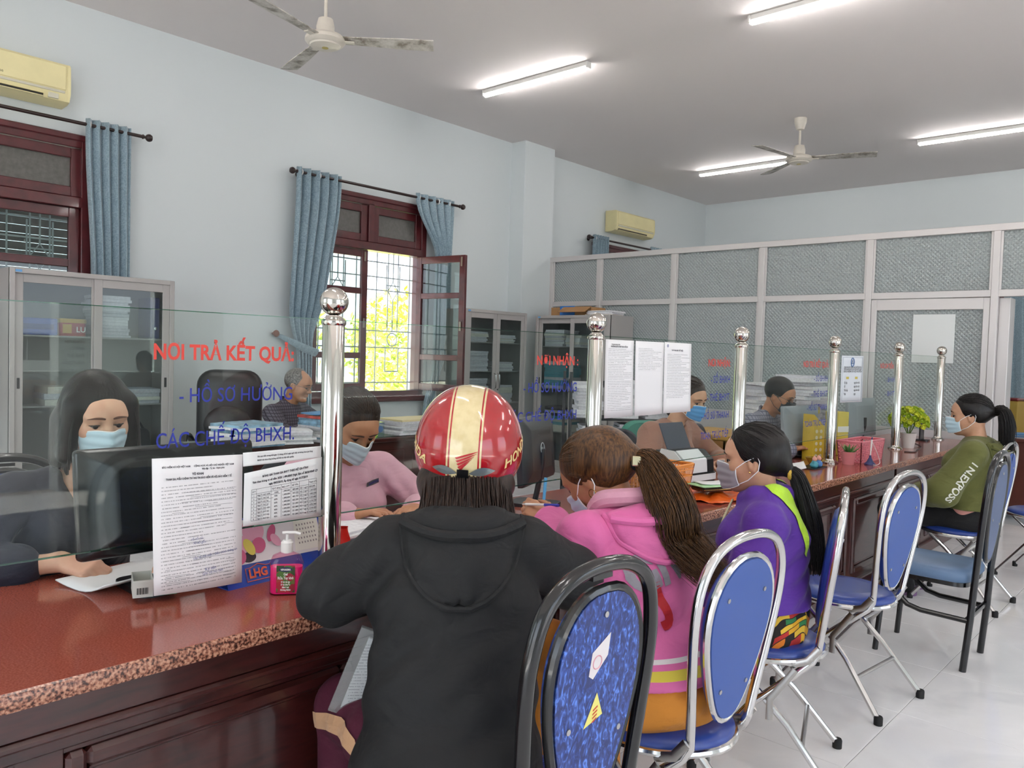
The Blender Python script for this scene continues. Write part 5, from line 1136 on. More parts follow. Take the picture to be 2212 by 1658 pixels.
S = SDF(lo, hi, .0065); r.torso(S, .02, 1.05, slv=.016, hipw=1.04, low=.07); S.ell(r.hip+A(-.02, .0, -.03), (.165, .19, .12), None, .05); hood(S, r.neck, -r.fwd, r.left, r.up, .135, .21, .04); S.cone(r.neck+A(.02, 0, .01), r.neck+A(.08, 0, .13), .052, .075, .02, op='s')
bk = lambda V: wr(V, (-.02, .17, .75), (.3, .5, .8), 60, .006, .12)+wr(V, (.05, -.12, .62), (.2, -.4, .8), 55, .006, .13)+wr(V, (.14, .3, .88), (.5, .6, .1), 80, .006, .1)+wr(V, (.0, .0, .6), (.2, .2, 1), 45, .005, .14)+wr(V, (.02, .0, .88), (0, .9, .5), 55, .004, .07)
jk = bodyobj('jacket', S, M_jblack, T, 1, bk); hood_patch(jk, r, .135, .22, M_jblack, .045)
S = SDF(lo, hi, .008); r.trousers(S, .008, .94); tr = bodyobj('trousers', S, M_maroon, T, 1, lambda V: wr(V, (.1, .2, .52), (.7, .6, 0), 60, .005, .1))
a_, b_ = r.hip+A(-.02, .085, -.01), r.knee[1]; ax = (b_-a_)/np.linalg.norm(b_-a_); K_ = 16; stp = MB().grid([[(lerp(-.36, .02, i/K_), q+.025*math.sin(i/K_*5-.6)-.01, 0) for i in range(K_+1)] for q in (-.02, .0, .02)])
decal('trouser_stripe', stp, tuple(a_), tuple(-ax), (0, 0, 1), tr, M_tan, T, .003)
P_ = []
for i in range(520):
    b_ = RNG.uniform(-1, 1); x0 = -.10*math.sqrt(max(0, 1-(b_*.85)**2))-.0; q_ = RNG.uniform(1.05, 1.3); e_ = RNG.uniform(-.27, -.2)
    P_.append((lambda b_, x0, q_, e_: lambda t: (x0*q_*(1-.0*t)-.035*math.sin(PI*t*.6)+.02*t, b_*.103*(1+.10*t), lerp(-.092, e_, t)))(b_, x0, q_, e_))
hb_ = strands(r.H, P_, .0017, 9, .005, False)
S = SDF(lo, hi, .007); S.cone(r.H.p(-.02, 0, -.0), r.H.p(-.03, 0, -.1), .083, .082, .03, r.left, 1.15); S.cone(r.H.p(-.045, 0, -.1), r.neck-r.fwd*.075-r.up*.02, .068, .045, .03, r.left, 1.75); hh = bodyobj('hair', S, M_hair_dk, T); obj('hair_strands', hb_, M_hair_dk, hh, angle=None)
# helmet
Hh = r.H; HM = thing('motorcycle_helmet', 'glossy red helmet with a cream centre stripe worn by the woman in black', 'helmet', tuple(Matrix.Translation((-1.215, 1.205, 0)) @ Matrix.Rotation(math.radians(138), 4, 'Z') @ Vector(Hh.p(0, 0, 0))))
HM.scale = (1.08, 1.08, 1.12); HM.location.z -= .012; HM.location.x += .009; HM.location.y += .008; HM.rotation_euler = (Matrix.Rotation(math.radians(138-7), 3, 'Z') @ Matrix.Rotation(math.radians(8), 3, 'Y') @ Matrix.Rotation(math.radians(2), 3, 'X')).to_euler()
M_hel = bpy.data.materials.new('red and cream helmet paint'); M_hel.use_nodes = True; n = N(M_hel); tc = n.new('TexCoord'); sp = n.new('SeparateXYZ', {0: tc.outputs['Object']}); ay = n.math('ABSOLUTE', sp.outputs[1])
inn = n.math('LESS_THAN', ay, .030); ln_ = n.math('MULTIPLY', n.math('GREATER_THAN', ay, .0335), n.math('LESS_THAN', ay, .0375)); ck = n.math('MAXIMUM', inn, ln_)
scr = n.new('TexNoise', {'Vector': tc.outputs['Object'], 'Scale': 40.0, 'Detail': 3.0}); cream = n.ramp(scr.outputs[0], [(.3, C('#cdb987')), (.6, C('#dccb9c'))])
n.link(n.mix(ck, C('#a5141c'), cream), n.b.inputs['Base Color']); n.b.inputs['Roughness'].default_value = .16; n.b.inputs['Coat Weight'].default_value = .8
rows = []; RX, RY, RZ = .142, .123, .150
for i in range(22):
    t = i/21; row = []
    for j in range(56):
        a = 2*PI*j/56; el = lerp(PI/2-.001, -.66+(.34 if math.cos(a) > .2 else 0)*sm((math.cos(a)-.2)/.5), t); c_ = max(math.cos(el), 0)**.92
        k = 1 if el > -.1 else 1-.10*((-.1-el)/.5)**1.5
        row.append((RX*c_*math.cos(a)*k-.012, RY*c_*math.sin(a)*k, RZ*math.sin(el)*.93+.008))
    rows.append(row)
gm = MB().grid(rows, closed_u=True); gm.f = [q[::-1] for q in gm.f]; sh_ = obj('shell', gm, M_hel, HM, angle=None); so = sh_.modifiers.new('t', 'SOLIDIFY'); so.thickness = .012; so.offset = -1
obj('rim_trim', MB().tube(rows[-1], .0042, 8, closed=True), mat('cream rim', '#d8cfb8', .4), HM); obj('lining', MB().grid([[(x*.93, y*.93, z*.93) for x, y, z in rw] for rw in rows[8:]], closed_u=True), M_black, HM)
M_cream = mat('cream lettering', '#e6c98a', .35); M_silv = mat('silver badge', '#9aa2a4', .25, metal=.7)
# wing emblem: five red feathers on the rear of the stripe
wg = MB()
for k in range(5):
    y0 = .022-.0065*k*0; z0 = .0-.006*k; L_ = .052-.005*k; wg.add([(-.022+.002*k, -.0035-.0062*k), (-.022+L_*.55, .0055-.0062*k), (-.022+L_, .0125-.0055*k), (-.022+L_*.6, .0035-.0062*k), (-.018+.002*k, -.0072-.0062*k)] and [(-.022+.002*k, -.0035-.0062*k, 0), (-.022+L_*.55, .0055-.0062*k, 0), (-.022+L_, .0125-.0055*k, 0), (-.022+L_*.6, .0025-.0062*k, 0), (-.018+.002*k, -.0068-.0062*k, 0)], [(0, 4, 3, 2, 1)])
decal('wing_emblem', subdiv(wg), (-.3, -.004, -.012), (0, -1, 0), (0, 0, 1), sh_, mat('emblem red', '#b5202a', .3), HM, .0012)
for s in (1, -1):
    t = text_mesh('HONDA', .028, .0008, align='CENTER', shear=.25); decal('side_lettering', subdiv(t), (-.06, s*.3, -.0), (-s*.8, 0, -.6 if s > 0 else .6), (-.6*1, 0, .8) if s > 0 else (-.6*-1, 0, .8), sh_, M_cream, HM, .0012)
lf = MB()
for s in (1, -1):
    pts = [(s*(.012+.055*t), s*0+.010*t+.009*math.sin(PI*t)) for t in np.linspace(0, 1, 9)]; bt = [(s*(.012+.055*t), .010*t-.008*math.sin(PI*t)) for t in np.linspace(1, 0, 9)]; pl = (pts+bt)[::-1] if s > 0 else pts+bt; q = MB().add([(x, y, 0) for x, y in pl], [tuple(range(len(pl)))]); decal('silver_leaf', subdiv(q, 2), (-.3, 0, -.046), (0, -1, 0), (0, 0, 1), sh_, M_silv, HM, .0025)
decal('rear_clip', subdiv(MB().box(-.012, .012, -.009, .011, 0, 0.0001)), (-.3, 0, -.048), (0, -1, 0), (0, 0, 1), sh_, M_black, HM, .006)
# ---- woman in the pink hoodie ----
def banded(name, base, bands, axis=2, c=None):
    m = cloth_mat(name, base); n = N(m); tc = n.new('TexCoord'); sp = n.new('SeparateXYZ', {0: tc.outputs['Object']}); v = sp.outputs[axis]
    src = n.b.inputs['Base Color'].links[0].from_socket if n.b.inputs['Base Color'].links else None; cur = src or C(base)
    for a, b, col in bands: cur = n.mix(n.math('MULTIPLY', n.math('GREATER_THAN', v, a), n.math('LESS_THAN', v, b)), cur, C(col))
    n.link(cur, n.b.inputs['Base Color']); return m
M_pinkh = banded('pink hoodie cloth', '#dc6ea6', [(.62, .631, '#e6e0dd'), (.584, .606, '#d9c64a')]); M_pinkp = cloth_mat('pale pink lining', '#d9a0b4', .12); M_orange = cloth_mat('orange trousers cloth', '#cf8630', .1)
T = person('woman in a pink hoodie and orange trousers bending over to write', -1.13, 1.87, 168)
r = Rig(hip=(-.0, .0, .53), neck=(.165, -.0, .945), sw=.168, drop=.05, head=(.245, .035, 1.055), hrot=(18, 38, -4), hl=(.585, -.01, .875), hr=(.46, -.16, .80), pl=(.0, .25, -1), pr=(-.3, -.8, -.6), ua=.26, fa=.27, knee=(.37, .09, .51), foot=(.34, .1, 0))
PE, PW, PT = A(.25, .15, .80), A(.44, .035, .873), A(.545, .068, .925); r.elb[1] = PE; r.wr[1] = PW; r.hand[1] = PW
lo, hi = r.bounds(.18); S = SDF(lo, hi, .0055); r.skin(S, curlL=[.5, [.55, .7, .5], [.7, .8, .6], [.85, .9, .6], [.95, .9, .6]], upL=(-.25, .55, .8), fL=tuple(PT-PW)); bodyobj('body', S, M_skin['tan'], T); face_parts(T, r.H)
pen_c = r.wr[1]; mask(T, r.H, M_mask_b)
S = SDF(lo, hi, .0065); r.torso(S, .02, 1.04, slv=.012, hipw=1.16, arm_t=.93, low=.0); S.half((0, 0, .556), (0, 0, -1)); hood(S, r.neck, -r.fwd, r.left, r.up, .12, .14, .024); S.cone(r.neck+A(.02, 0, .0), r.H.p(-.02, 0, -.08), .05, .06, .02, op='s')
pk = bodyobj('hoodie', S, M_pinkh, T, 1, lambda V: wr(V, (.0, .15, .66), (.2, .3, .9), 70, .006, .1)+wr(V, (.12, .2, .85), (.4, .6, -.3), 70, .005, .09)+wr(V, (-.05, 0, .64), (0, .2, 1), 60, .005, .12))
hood_patch(pk, r, .125, .16, cloth_mat('pink hood cloth', '#dc6ea6'), .035)
inn = [r.neck-r.fwd*a+r.up*c+r.left*b for a, b, c in ((-.02, .075, .03), (.03, .085, .045), (.07, .055, .04), (.085, 0, .035), (.07, -.055, .04), (.03, -.085, .045))]; obj('hood_lining', MB().tube(catmull([tuple(p) for p in inn], 6), .026, 10), M_pinkp, pk)
for k in (1, -1):
    d = (r.wr[k]-r.elb[k]); L_ = np.linalg.norm(d); d /= L_; w0 = r.wr[k]-d*.055
    for t0, t1, cc, nm in ((.0, .012, '#dc6ea6', 'p'), (.012, .020, '#e6e0dd', 'w'), (.020, .027, '#dc6ea6', 'p'), (.027, .043, '#d9c64a', 'y'), (.043, .056, '#dc6ea6', 'p')): obj('cuff', MB().cyl(tuple(w0+d*t0), tuple(w0+d*t1), .041-.05*t0, 24, .041-.05*t1), cloth_mat('cuff '+nm, cc), pk)
t = text_mesh('GIV', .115, .005); decal('chest_lettering', subdiv(t, 4), tuple(r.hip-r.fwd*.2+r.left*.105+A(0, 0, .175)), tuple(-r.left*.93+A(.1, 0, .22)), (0, 0, 1), pk, mat('silver grey print', '#8f8b94', .6), pk, .003)
t = text_mesh('J', .11, .008); decal('red_print_mark', subdiv(t, 4), tuple(r.hip-r.fwd*.2+r.left*.045+A(0, 0, .12)), tuple(-r.left*.95+A(.1, 0, .2)), (0, 0, 1), pk, mat('red print', '#b8232a', .6), pk, .003)
S = SDF(lo, hi, .0075); r.trousers(S, .016, 1.12); S.ell(r.hip+A(-.03, 0, -.035), (.135, .175, .085), None, .04); bodyobj('trousers', S, M_orange, T, 1, lambda V: wr(V, (-.1, 0, .5), (.1, .1, 1), 70, .004, .12))
H = r.H; S = SDF(H.c-.22, H.c+.22, .0055); cap(S, H, True, thick=1.03); S.ell(H.p(-.06, 0, .02), A(.085, .085, .085), H.R, .03); tie = H.p(-.125, -.012, -.03); S.cone(H.p(-.07, 0, .0), tie, .075, .03, .04); ha = bodyobj('hair', S, M_hair_brn, T)
obj('hair_strands', tied_strands(H, (-.135, -.012, -.03), 340, .0016, 1.03), M_hair_brn, ha, angle=None)
te = [tie, tie+A(-.06, -.015, -.02), tuple(r.neck-r.fwd*.19-r.left*.025-A(0, 0, .03)), tuple(r.neck-r.fwd*.215-r.left*.045-A(0, 0, .13)), tuple(r.hip-r.fwd*.215-r.left*.06+A(0, 0, .19))]
obj('ponytail', tail([tuple(p) for p in te], 1000, .060, [(0, .3), (.15, .65), (.45, 1.0), (.8, .85), (1, .5)], .018, 14, .0012), M_hair_brn, ha, angle=None)
obj('hair_tie', MB().tube([tuple(tie+A(-.008, 0, -.004)+.026*(math.cos(a)*H.R[:, 1]+math.sin(a)*H.R[:, 2])) for a in [2*PI*k/16 for k in range(16)]], .012, 8, closed=True), mat('black velvet', '#0c0c0e', .9), ha)
jw = MB().box(-.014, .014, -.014, .014, 0, .006, .003); jq = tie+A(-.012, 0, -.004)+A(-.72, .69, .1)*.036; jw.xf(Matrix.Translation(Vector(jq)) @ Vector((-.72, .69, .15)).to_track_quat('Z', 'Y').to_matrix().to_4x4()); obj('jewel_clip', jw, mat('jewel silver', '#d8cfae', .15, metal=.9), ha)
for k in (1,): obj('earring', MB().tube([tuple(H.p(-.005+.011*math.cos(a), .085*k, -.055+.014*math.sin(a))) for a in [2*PI*q/16 for q in range(16)]], .0013, 6, closed=True), mat('gold', '#d9b36a', .2, metal=1), T)
PINK = (T, r)
# ---- woman in the purple jacket ----
M_purp = cloth_mat('purple jacket cloth', '#532892', .06, .75); M_lime = cloth_mat('lime lining', '#b4dd3c', .05)
def skirt_mat():
    m = bpy.data.materials.new('bright patterned skirt'); m.use_nodes = True; n = N(m); tc = n.new('TexCoord'); mp = n.new('Mapping', {'Vector': tc.outputs['Object'], 'Rotation': (.4, .5, .7)})
    sp = n.new('SeparateXYZ', {0: mp.outputs[0]}); rn = n.math('MULTIPLY', sp.outputs[0], 85.0); no = n.new('TexNoise', {'Vector': tc.outputs['Object'], 'Scale': 5.0}); rn = n.math('ADD', rn, n.math('MULTIPLY', no.outputs[0], 5.0)); ro = n.math('FLOOR', rn)
    v = n.math('ADD', n.math('MULTIPLY', sp.outputs[1], 20.0), n.math('MULTIPLY', ro, .37)); cb = n.new('CombineXYZ', {0: ro, 1: n.math('FLOOR', v)}); wn = n.new('TexWhiteNoise', {'Vector': cb.outputs[0]}, noise_dimensions='2D')
    col = n.ramp(wn.outputs[0], [(0, C('#d9a21c')), (.36, C('#15110d')), (.62, C('#d97a1e')), (.76, C('#2b7a46')), (.87, C('#b02a26')), (.95, C('#e0b93a'))], 'CONSTANT'); fr = n.math('FRACT', rn); ln = n.math('LESS_THAN', fr, .16)
    n.link(n.mix(ln, col, C('#15110d')), n.b.inputs['Base Color']); n.b.inputs['Roughness'].default_value = .8; return m
T = person('woman in a purple jacket with lime hood lining and a patterned skirt', -1.2, 2.66, 199)
r = Rig(hip=(-.02, 0, .525), neck=(-.0, -.01, .915), sw=.165, drop=.06, head=(.05, -.015, 1.055), hrot=(0, 4, 0), hl=(.25, .08, .60), hr=(.25, -.08, .60), pl=(-.5, .5, -.5), pr=(-.5, -.5, -.5), ua=.26, fa=.235, knee=(.38, .09, .50), foot=(.34, .1, 0))
lo, hi = r.bounds(); S = SDF(lo, hi, .005); r.skin(S, nk=.045); bodyobj('body', S, M_skin['mid'], T); face_parts(T, r.H); mask(T, r.H, M_mask_g)
S = SDF(lo, hi, .0065); r.torso(S, .02, 1.04, slv=.02, hipw=1.08); S.half((0, 0, .562), (0, 0, -1)); N_ = r.neck
for k in (1, -1):   # stand collar and flat hood
    pts = [N_+r.fwd*.07+r.left*k*.02-r.up*.0, N_+r.fwd*.03+r.left*k*.06+r.up*.02, N_-r.fwd*.03+r.left*k*.062+r.up*.025, N_-r.fwd*.06+r.up*.02]
    for i in range(3): S.cone(pts[i], pts[i+1], .03, .03, .02)
    S.cone(N_+r.left*k*.10-r.fwd*.02+r.up*.0, N_-r.fwd*.115+r.left*k*.05-r.up*.12, .026, .024, .04)
S.cone(N_-r.up*.02, N_+r.up*.12+r.fwd*.02, .042, .05, .01, op='s')
pj = bodyobj('jacket', S, M_purp, T, 1, lambda V: wr(V, (-.02, .2, .78), (.2, .3, .9), 60, .006, .1)+wr(V, (-.08, .05, .62), (.1, .2, 1), 70, .006, .12)+wr(V, (.05, .2, .66), (.7, .2, .6), 80, .005, .07))
for k in (1, -1):
    pg = [(-.02, .035), (.02, .05), (.06, .045), (.095, .015), (.125, -.045), (.142, -.11), (.15, -.165), (.135, -.16), (.115, -.11), (.08, -.055), (.035, -.02), (-.005, .0)]; pg = pg if k > 0 else pg[::-1]
    pm = MB().add([(x*(1 if k > 0 else -1), y, 0) for x, y in (pg[::-1] if k > 0 else pg)], [tuple(range(len(pg)))]); pm.v = [(x, y, 0) for x, y, _ in pm.v]
    nd = r.left*k*.75+r.up*.45-r.fwd*.45; ud = -r.fwd*k; ud = ud-nd*(ud@nd)/(nd@nd)
    vd = np.cross(nd, ud); lo_ = decal('hood_lining', subdiv(pm, 3), tuple(N_+r.left*k*.05), tuple(ud), tuple(vd), pj, M_lime, pj, .004)
zp = [tuple(N_+r.fwd*.115-r.up*.005), tuple(N_+r.fwd*.155-r.up*.1+r.left*.01), tuple(N_+r.fwd*.165-r.up*.2+r.left*.01), tuple(r.hip+r.fwd*.16+r.up*.1)]; obj('zip_piping', MB().tube(catmull(zp, 6), .004, 6), mat('cream piping', '#dcd9a8', .5), pj)
S = SDF(lo, hi, .007); S.cone(r.hip+A(-.01, 0, .01), r.hip-A(.0, 0, .02), .12, .135, .04, r.left, 1.35); S.cone(r.hip+A(0, .04, -.01), r.knee[1]+A(0, -.03, .0), .115, .09, .05); S.cone(r.hip+A(0, -.04, -.01), r.knee[-1]+A(0, .03, .0), .115, .09, .05); S.cone(r.knee[1]+A(0, -.03, 0), r.foot[1]+A(0, 0, .2), .09, .08, .05); S.cone(r.knee[-1]+A(0, .03, 0), r.foot[-1]+A(0, 0, .2), .09, .08, .05); S.cone(lerp(r.knee[1], r.knee[-1], .5), lerp(r.foot[1], r.foot[-1], .5)+A(0, 0, .2), .09, .08, .06, r.left, 1.3)
bodyobj('skirt', S, skirt_mat(), T, 1, lambda V: .004*np.sin(60*V[:, 1]+20*V[:, 0]))
H = r.H; S = SDF(H.c-.22, H.c+.22, .0055); cap(S, H, True); tie = H.p(-.115, -.005, -.045); S.cone(H.p(-.06, 0, .0), tie, .07, .024, .04); ha = bodyobj('hair', S, M_hair_blk, T); obj('hair_strands', tied_strands(H, (-.12, -.005, -.045), 300, .0012, 1.015), M_hair_blk, ha, angle=None)
te = [tie, tie+A(-.03, 0, -.02), tuple(N_-r.fwd*.135-A(0, 0, .02)), tuple(N_-r.fwd*.165-A(0, 0, .14)), tuple(N_-r.fwd*.175-A(0, 0, .26))]; obj('ponytail', tail([tuple(p) for p in te], 380, .034, [(0, .5), (.2, .75), (.6, 1.0), (1, .7)], .005, 12, .0016), M_hair_blk, ha, angle=None)
obj('hair_tie', MB().tube([tuple(tie+A(-.006, 0, -.006)+.019*(math.cos(a)*H.R[:, 1]+math.sin(a)*H.R[:, 2])) for a in [2*PI*k/14 for k in range(14)]], .008, 8, closed=True), mat('yellow hair tie', '#c8a43c', .6), ha); obj('earring', MB().sphere(tuple(H.p(.004, .083, -.042)), .004, 10, 6), mat('gold', '#d9b36a', .2, metal=1), T)
# ---- woman in the olive hoodie ----
M_olive = cloth_mat('olive hoodie cloth', '#5f6130', .08); M_blackt = cloth_mat('black trousers cloth', '#121214', .1); M_salmon = cloth_mat('salmon shirt', '#d99a90', .05)
T = person('woman in an olive green hoodie with lettered sleeve at the far end', -1.17, 5.33, 181)
r = Rig(hip=(-.03, 0, .53), neck=(-.06, .0, .965), sw=.172, drop=.06, head=(-.01, .02, 1.115), hrot=(12, 3, 0), hl=(.26, .12, .60), hr=(.26, -.1, .60), pl=(-.4, .8, -.4), pr=(-.4, -.8, -.4), ua=.275, fa=.25, knee=(.38, .09, .50), foot=(.30, .1, 0))
lo, hi = r.bounds(); S = SDF(lo, hi, .006); r.skin(S); bodyobj('body', S, M_skin['mid'], T); face_parts(T, r.H); mask(T, r.H, M_mask_b)
S = SDF(lo, hi, .007); r.torso(S, .022, 1.05, slv=.026, hipw=1.1); hood(S, r.neck, -r.fwd, r.left, r.up, .11, .13, .028); S.cone(r.neck-A(0, 0, .0), r.neck+A(.03, 0, .12), .045, .07, .02, op='s'); S.half((0, 0, .57), (0, 0, -1))
go = bodyobj('hoodie', S, M_olive, T, 1, lambda V: wr(V, (.02, .22, .7), (.5, .3, .7), 60, .007, .1)+wr(V, (-.1, .1, .64), (.1, .1, 1), 60, .006, .12))
hood_patch(go, r, .12, .14, M_olive, .035)
t = text_mesh('I N.EXPOSS', .062, .0015); a, b = text_w(t); ua = r.elb[1]-r.sh[1]; un = ua/np.linalg.norm(ua); pv = np.cross(r.left, un); q0 = r.sh[1]+un*.035+r.left*.05-pv*(-.0); t.v = [(p[0]*.26/(b-a), p[1], 0) for p in t.v]; decal('sleeve_lettering', subdiv(t, 3), tuple(q0-pv*-.02), tuple(un), (-.74, -.67, 0), go, mat('white print', '#dcdcd0', .6), go, .003)
S = SDF(lo, hi, .008); r.trousers(S, .01, 1.05); bodyobj('trousers', S, M_blackt, T); S = SDF(lo, hi, .008); S.cone(r.hip+A(0, 0, .08), r.hip+A(0, 0, .01), .125, .128, .04, r.left, 1.42); S.half((0, 0, .505), (0, 0, -1)); bodyobj('shirt_hem', S, M_salmon, T)
H = r.H; S = SDF(H.c-.22, H.c+.22, .006); cap(S, H, True); tie = H.p(-.115, 0, .015); S.cone(H.p(-.05, 0, .02), tie, .07, .022, .04); ha = bodyobj('hair', S, M_hair_blk, T); obj('hair_strands', tied_strands(H, (-.12, 0, .015), 160, .0013, 1.012), M_hair_blk, ha, angle=None)
obj('ponytail', tail([tuple(tie), tuple(tie+A(-.05, 0, .012)), tuple(tie+A(-.075, 0, -.06)), tuple(tie+A(-.08, 0, -.17)), tuple(tie+A(-.075, 0, -.30))], 320, .043, [(0, .45), (.2, .8), (.6, 1), (1, .8)], .005, 12, .0019), M_hair_blk, ha, angle=None); obj('hair_tie', MB().tube([tuple(tie+.018*(math.cos(a)*H.R[:, 1]+math.sin(a)*H.R[:, 2])) for a in [2*PI*k/14 for k in range(14)]], .006, 8, closed=True), M_white, ha)
sl = mat('mauve sandal', '#7a5a80', .6)
for k in (1, -1): obj('sandal', MB().prism(rrect(.24, .085, .04, 5, float(r.foot[k][0])+.03, float(r.foot[k][1])), 0, .022), sl, T)
# ---- clerk with the bob behind the monitor ----
M_navy = cloth_mat('navy blouse', '#1b1e2e', .1, .7)
T = person('clerk with a black bob and pale blue mask behind the black monitor', -2.62, .86, -2)
r = Rig(hip=(0, 0, .55), neck=(.11, .03, 1.02), sw=.168, drop=.065, head=(.19, .04, 1.185), hrot=(0, 13, 2), hl=(.42, .20, .80), hr=(.29, -.085, .800), pl=(-.2, .8, -.5), pr=(-.25, -1.0, -.25), ua=.27, fa=.235, knee=(.26, .09, .52), foot=(.24, .09, 0))
lo, hi = r.bounds(); S = SDF(lo, hi, .0045); r.skin(S, curlR=[.9, [.7, 1.1, .8], [.8, 1.2, .8], [.9, 1.2, .8], [1.0, 1.2, .8]], upR=(.35, -.35, .85), fR=(.75, .6, -.12)); bodyobj('body', S, M_skin['fair'], T); face_parts(T, r.H, brow=mat('brown brow', '#5a3a2c', .8)); mask(T, r.H, M_mask_b)
S = SDF(lo, hi, .0065); r.torso(S, .014, 1.0, slv=.022, arm_t=.55); S.cone(r.neck-A(0, 0, .01), r.neck+A(.03, 0, .12), .062, .09, .02, op='s'); S.cone(r.neck+r.fwd*.09-r.up*.0, r.neck+r.fwd*.14-r.up*.15, .085, .012, .015, op='s'); S.cone(r.neck+r.fwd*.02-r.up*.0+r.left*.02, r.neck+r.fwd*.1, .06, .06, .02, op='s')
bodyobj('blouse', S, M_navy, T, 1, lambda V: wr(V, (.1, -.2, .9), (.5, -.4, .6), 80, .008, .1)); S = SDF(lo, hi, .009); r.trousers(S); bodyobj('trousers', S, M_blackt, T)
H = r.H; S = SDF(H.c-.26, H.c+.2, .0052); e = lambda c, q, kk=.02, op='u': S.ell(H.p(*c), A(*q), H.R, kk, op)
e((-.02, 0, .034), (.108, .09, .096)); e((-.05, 0, -.05), (.07, .09, .12), .03)
for k in (1, -1): S.cone(H.p(.03, k*.07, .04), H.p(.035, k*.088, -.10), .03, .026, .03); S.cone(H.p(-.03, k*.075, -.02), H.p(-.02, k*.088, -.13), .04, .03, .03)
e((.118, 0, -.045), (.088, .066, .118), .012, 's'); e((.09, 0, -.10), (.075, .072, .1), .012, 's'); S.half(H.p(0, 0, -.15), H.R@A(0, 0, -1)); ha = bodyobj('hair', S, M_hair_blk, T); P_ = []
for i in range(420):
    k = 1 if RNG.uniform() > .5 else -1; x0 = RNG.uniform(-.09, .055); z0 = .034+.094*math.sqrt(max(.02, 1-((x0+.02)/.108)**2)); y0 = .012; x1 = lerp(-.085, .062, (x0+.09)/.145)+RNG.normal(0, .006); 
    P_.append((lambda x0, z0, k, x1, zz: lambda t: (lerp(x0, x1, sm(t)), k*(-.006*(1-t)+.094*math.sin(min(1, t*1.5)*PI/2)*(1-.05*t)), lerp(z0, .02, sm(min(1, t*1.7)))*1.0+(zz-.02)*max(0, (t-.45)/.55)*(1 if t > .45 else 0)))(x0, z0, k, x1, RNG.uniform(-.155, -.125)))
obj('hair_strands', strands(H, P_, .0016, 14, .002, False), M_hair_blk, ha, angle=None)
# ---- clerk in the pink shirt ----
M_pshirt = cloth_mat('pale pink shirt', '#dba9b8', .05, .75)
T = person('clerk in a pale pink shirt with a name badge looking down', -2.66, 1.86, -10)
r = Rig(hip=(0, 0, .55), neck=(.19, -.03, .985), sw=.165, drop=.06, head=(.275, -.035, 1.125), hrot=(2, 36, 0), hl=(.44, .14, .82), hr=(.44, -.14, .82), pl=(-.2, .9, -.5), pr=(-.2, -.9, -.5), ua=.265, fa=.235, knee=(.26, .09, .52), foot=(.24, .09, 0))
lo, hi = r.bounds(); S = SDF(lo, hi, .005); r.skin(S); bodyobj('body', S, M_skin['tan'], T); face_parts(T, r.H); mask(T, r.H, M_mask_sil)
S = SDF(lo, hi, .0065); r.torso(S, .014, 1.0, slv=.014, arm_t=.95)
for k in (1, -1): S.cone(r.neck+r.fwd*.085+r.left*k*.045-r.up*.05, r.neck+r.left*k*.065+r.up*.015, .014, .02, .02); S.cone(r.neck+r.left*k*.065+r.up*.015, r.neck-r.fwd*.05+r.up*.025, .02, .022, .02)
S.cone(r.neck-A(0, 0, .01), r.neck+A(.03, 0, .12), .048, .07, .012, op='s'); S.cone(r.neck+r.fwd*.10+r.up*.02, r.neck+r.fwd*.125-r.up*.09, .045, .01, .015, op='s'); ps = bodyobj('shirt', S, M_pshirt, T, 1, lambda V: wr(V, (.2, .18, .85), (.5, .5, .5), 80, .005, .09)+wr(V, (.1, 0, .75), (.1, .2, 1), 60, .005, .1))
bd = MB().box(-.035, .035, -.009, .009, 0, .0012); decal('name_badge', subdiv(bd), tuple(r.neck+A(.3, 0, 0)+r.left*.085-r.up*.10), tuple(r.left*.95+A(0, 0, .12)), (0, 0, 1), ps, mat('silver badge', '#9aa2a4', .25, metal=.7), ps, .003); bd = MB().box(-.026, .03, -.0045, .0045, 0, .0008); decal('badge_text', subdiv(bd), tuple(r.neck+A(.3, 0, 0)+r.left*.085-r.up*.10), tuple(r.left*.95+A(0, 0, .12)), (0, 0, 1), ps, mat('badge blue', '#2a3a7c', .4), ps, .0055)
S = SDF(lo, hi, .009); r.trousers(S); bodyobj('trousers', S, M_blackt, T); H = r.H; S = SDF(H.c-.22, H.c+.22, .0055); cap(S, H, True); e = lambda c, q, kk=.02, op='u': S.ell(H.p(*c), A(*q), H.R, kk, op); e((-.1, 0, -.01), (.045, .05, .045)); ha = bodyobj('hair', S, M_hair_dk, T); obj('hair_strands', tied_strands(H, (-.12, 0, -.01), 260, .0013, 1.012), M_hair_dk, ha, angle=None)
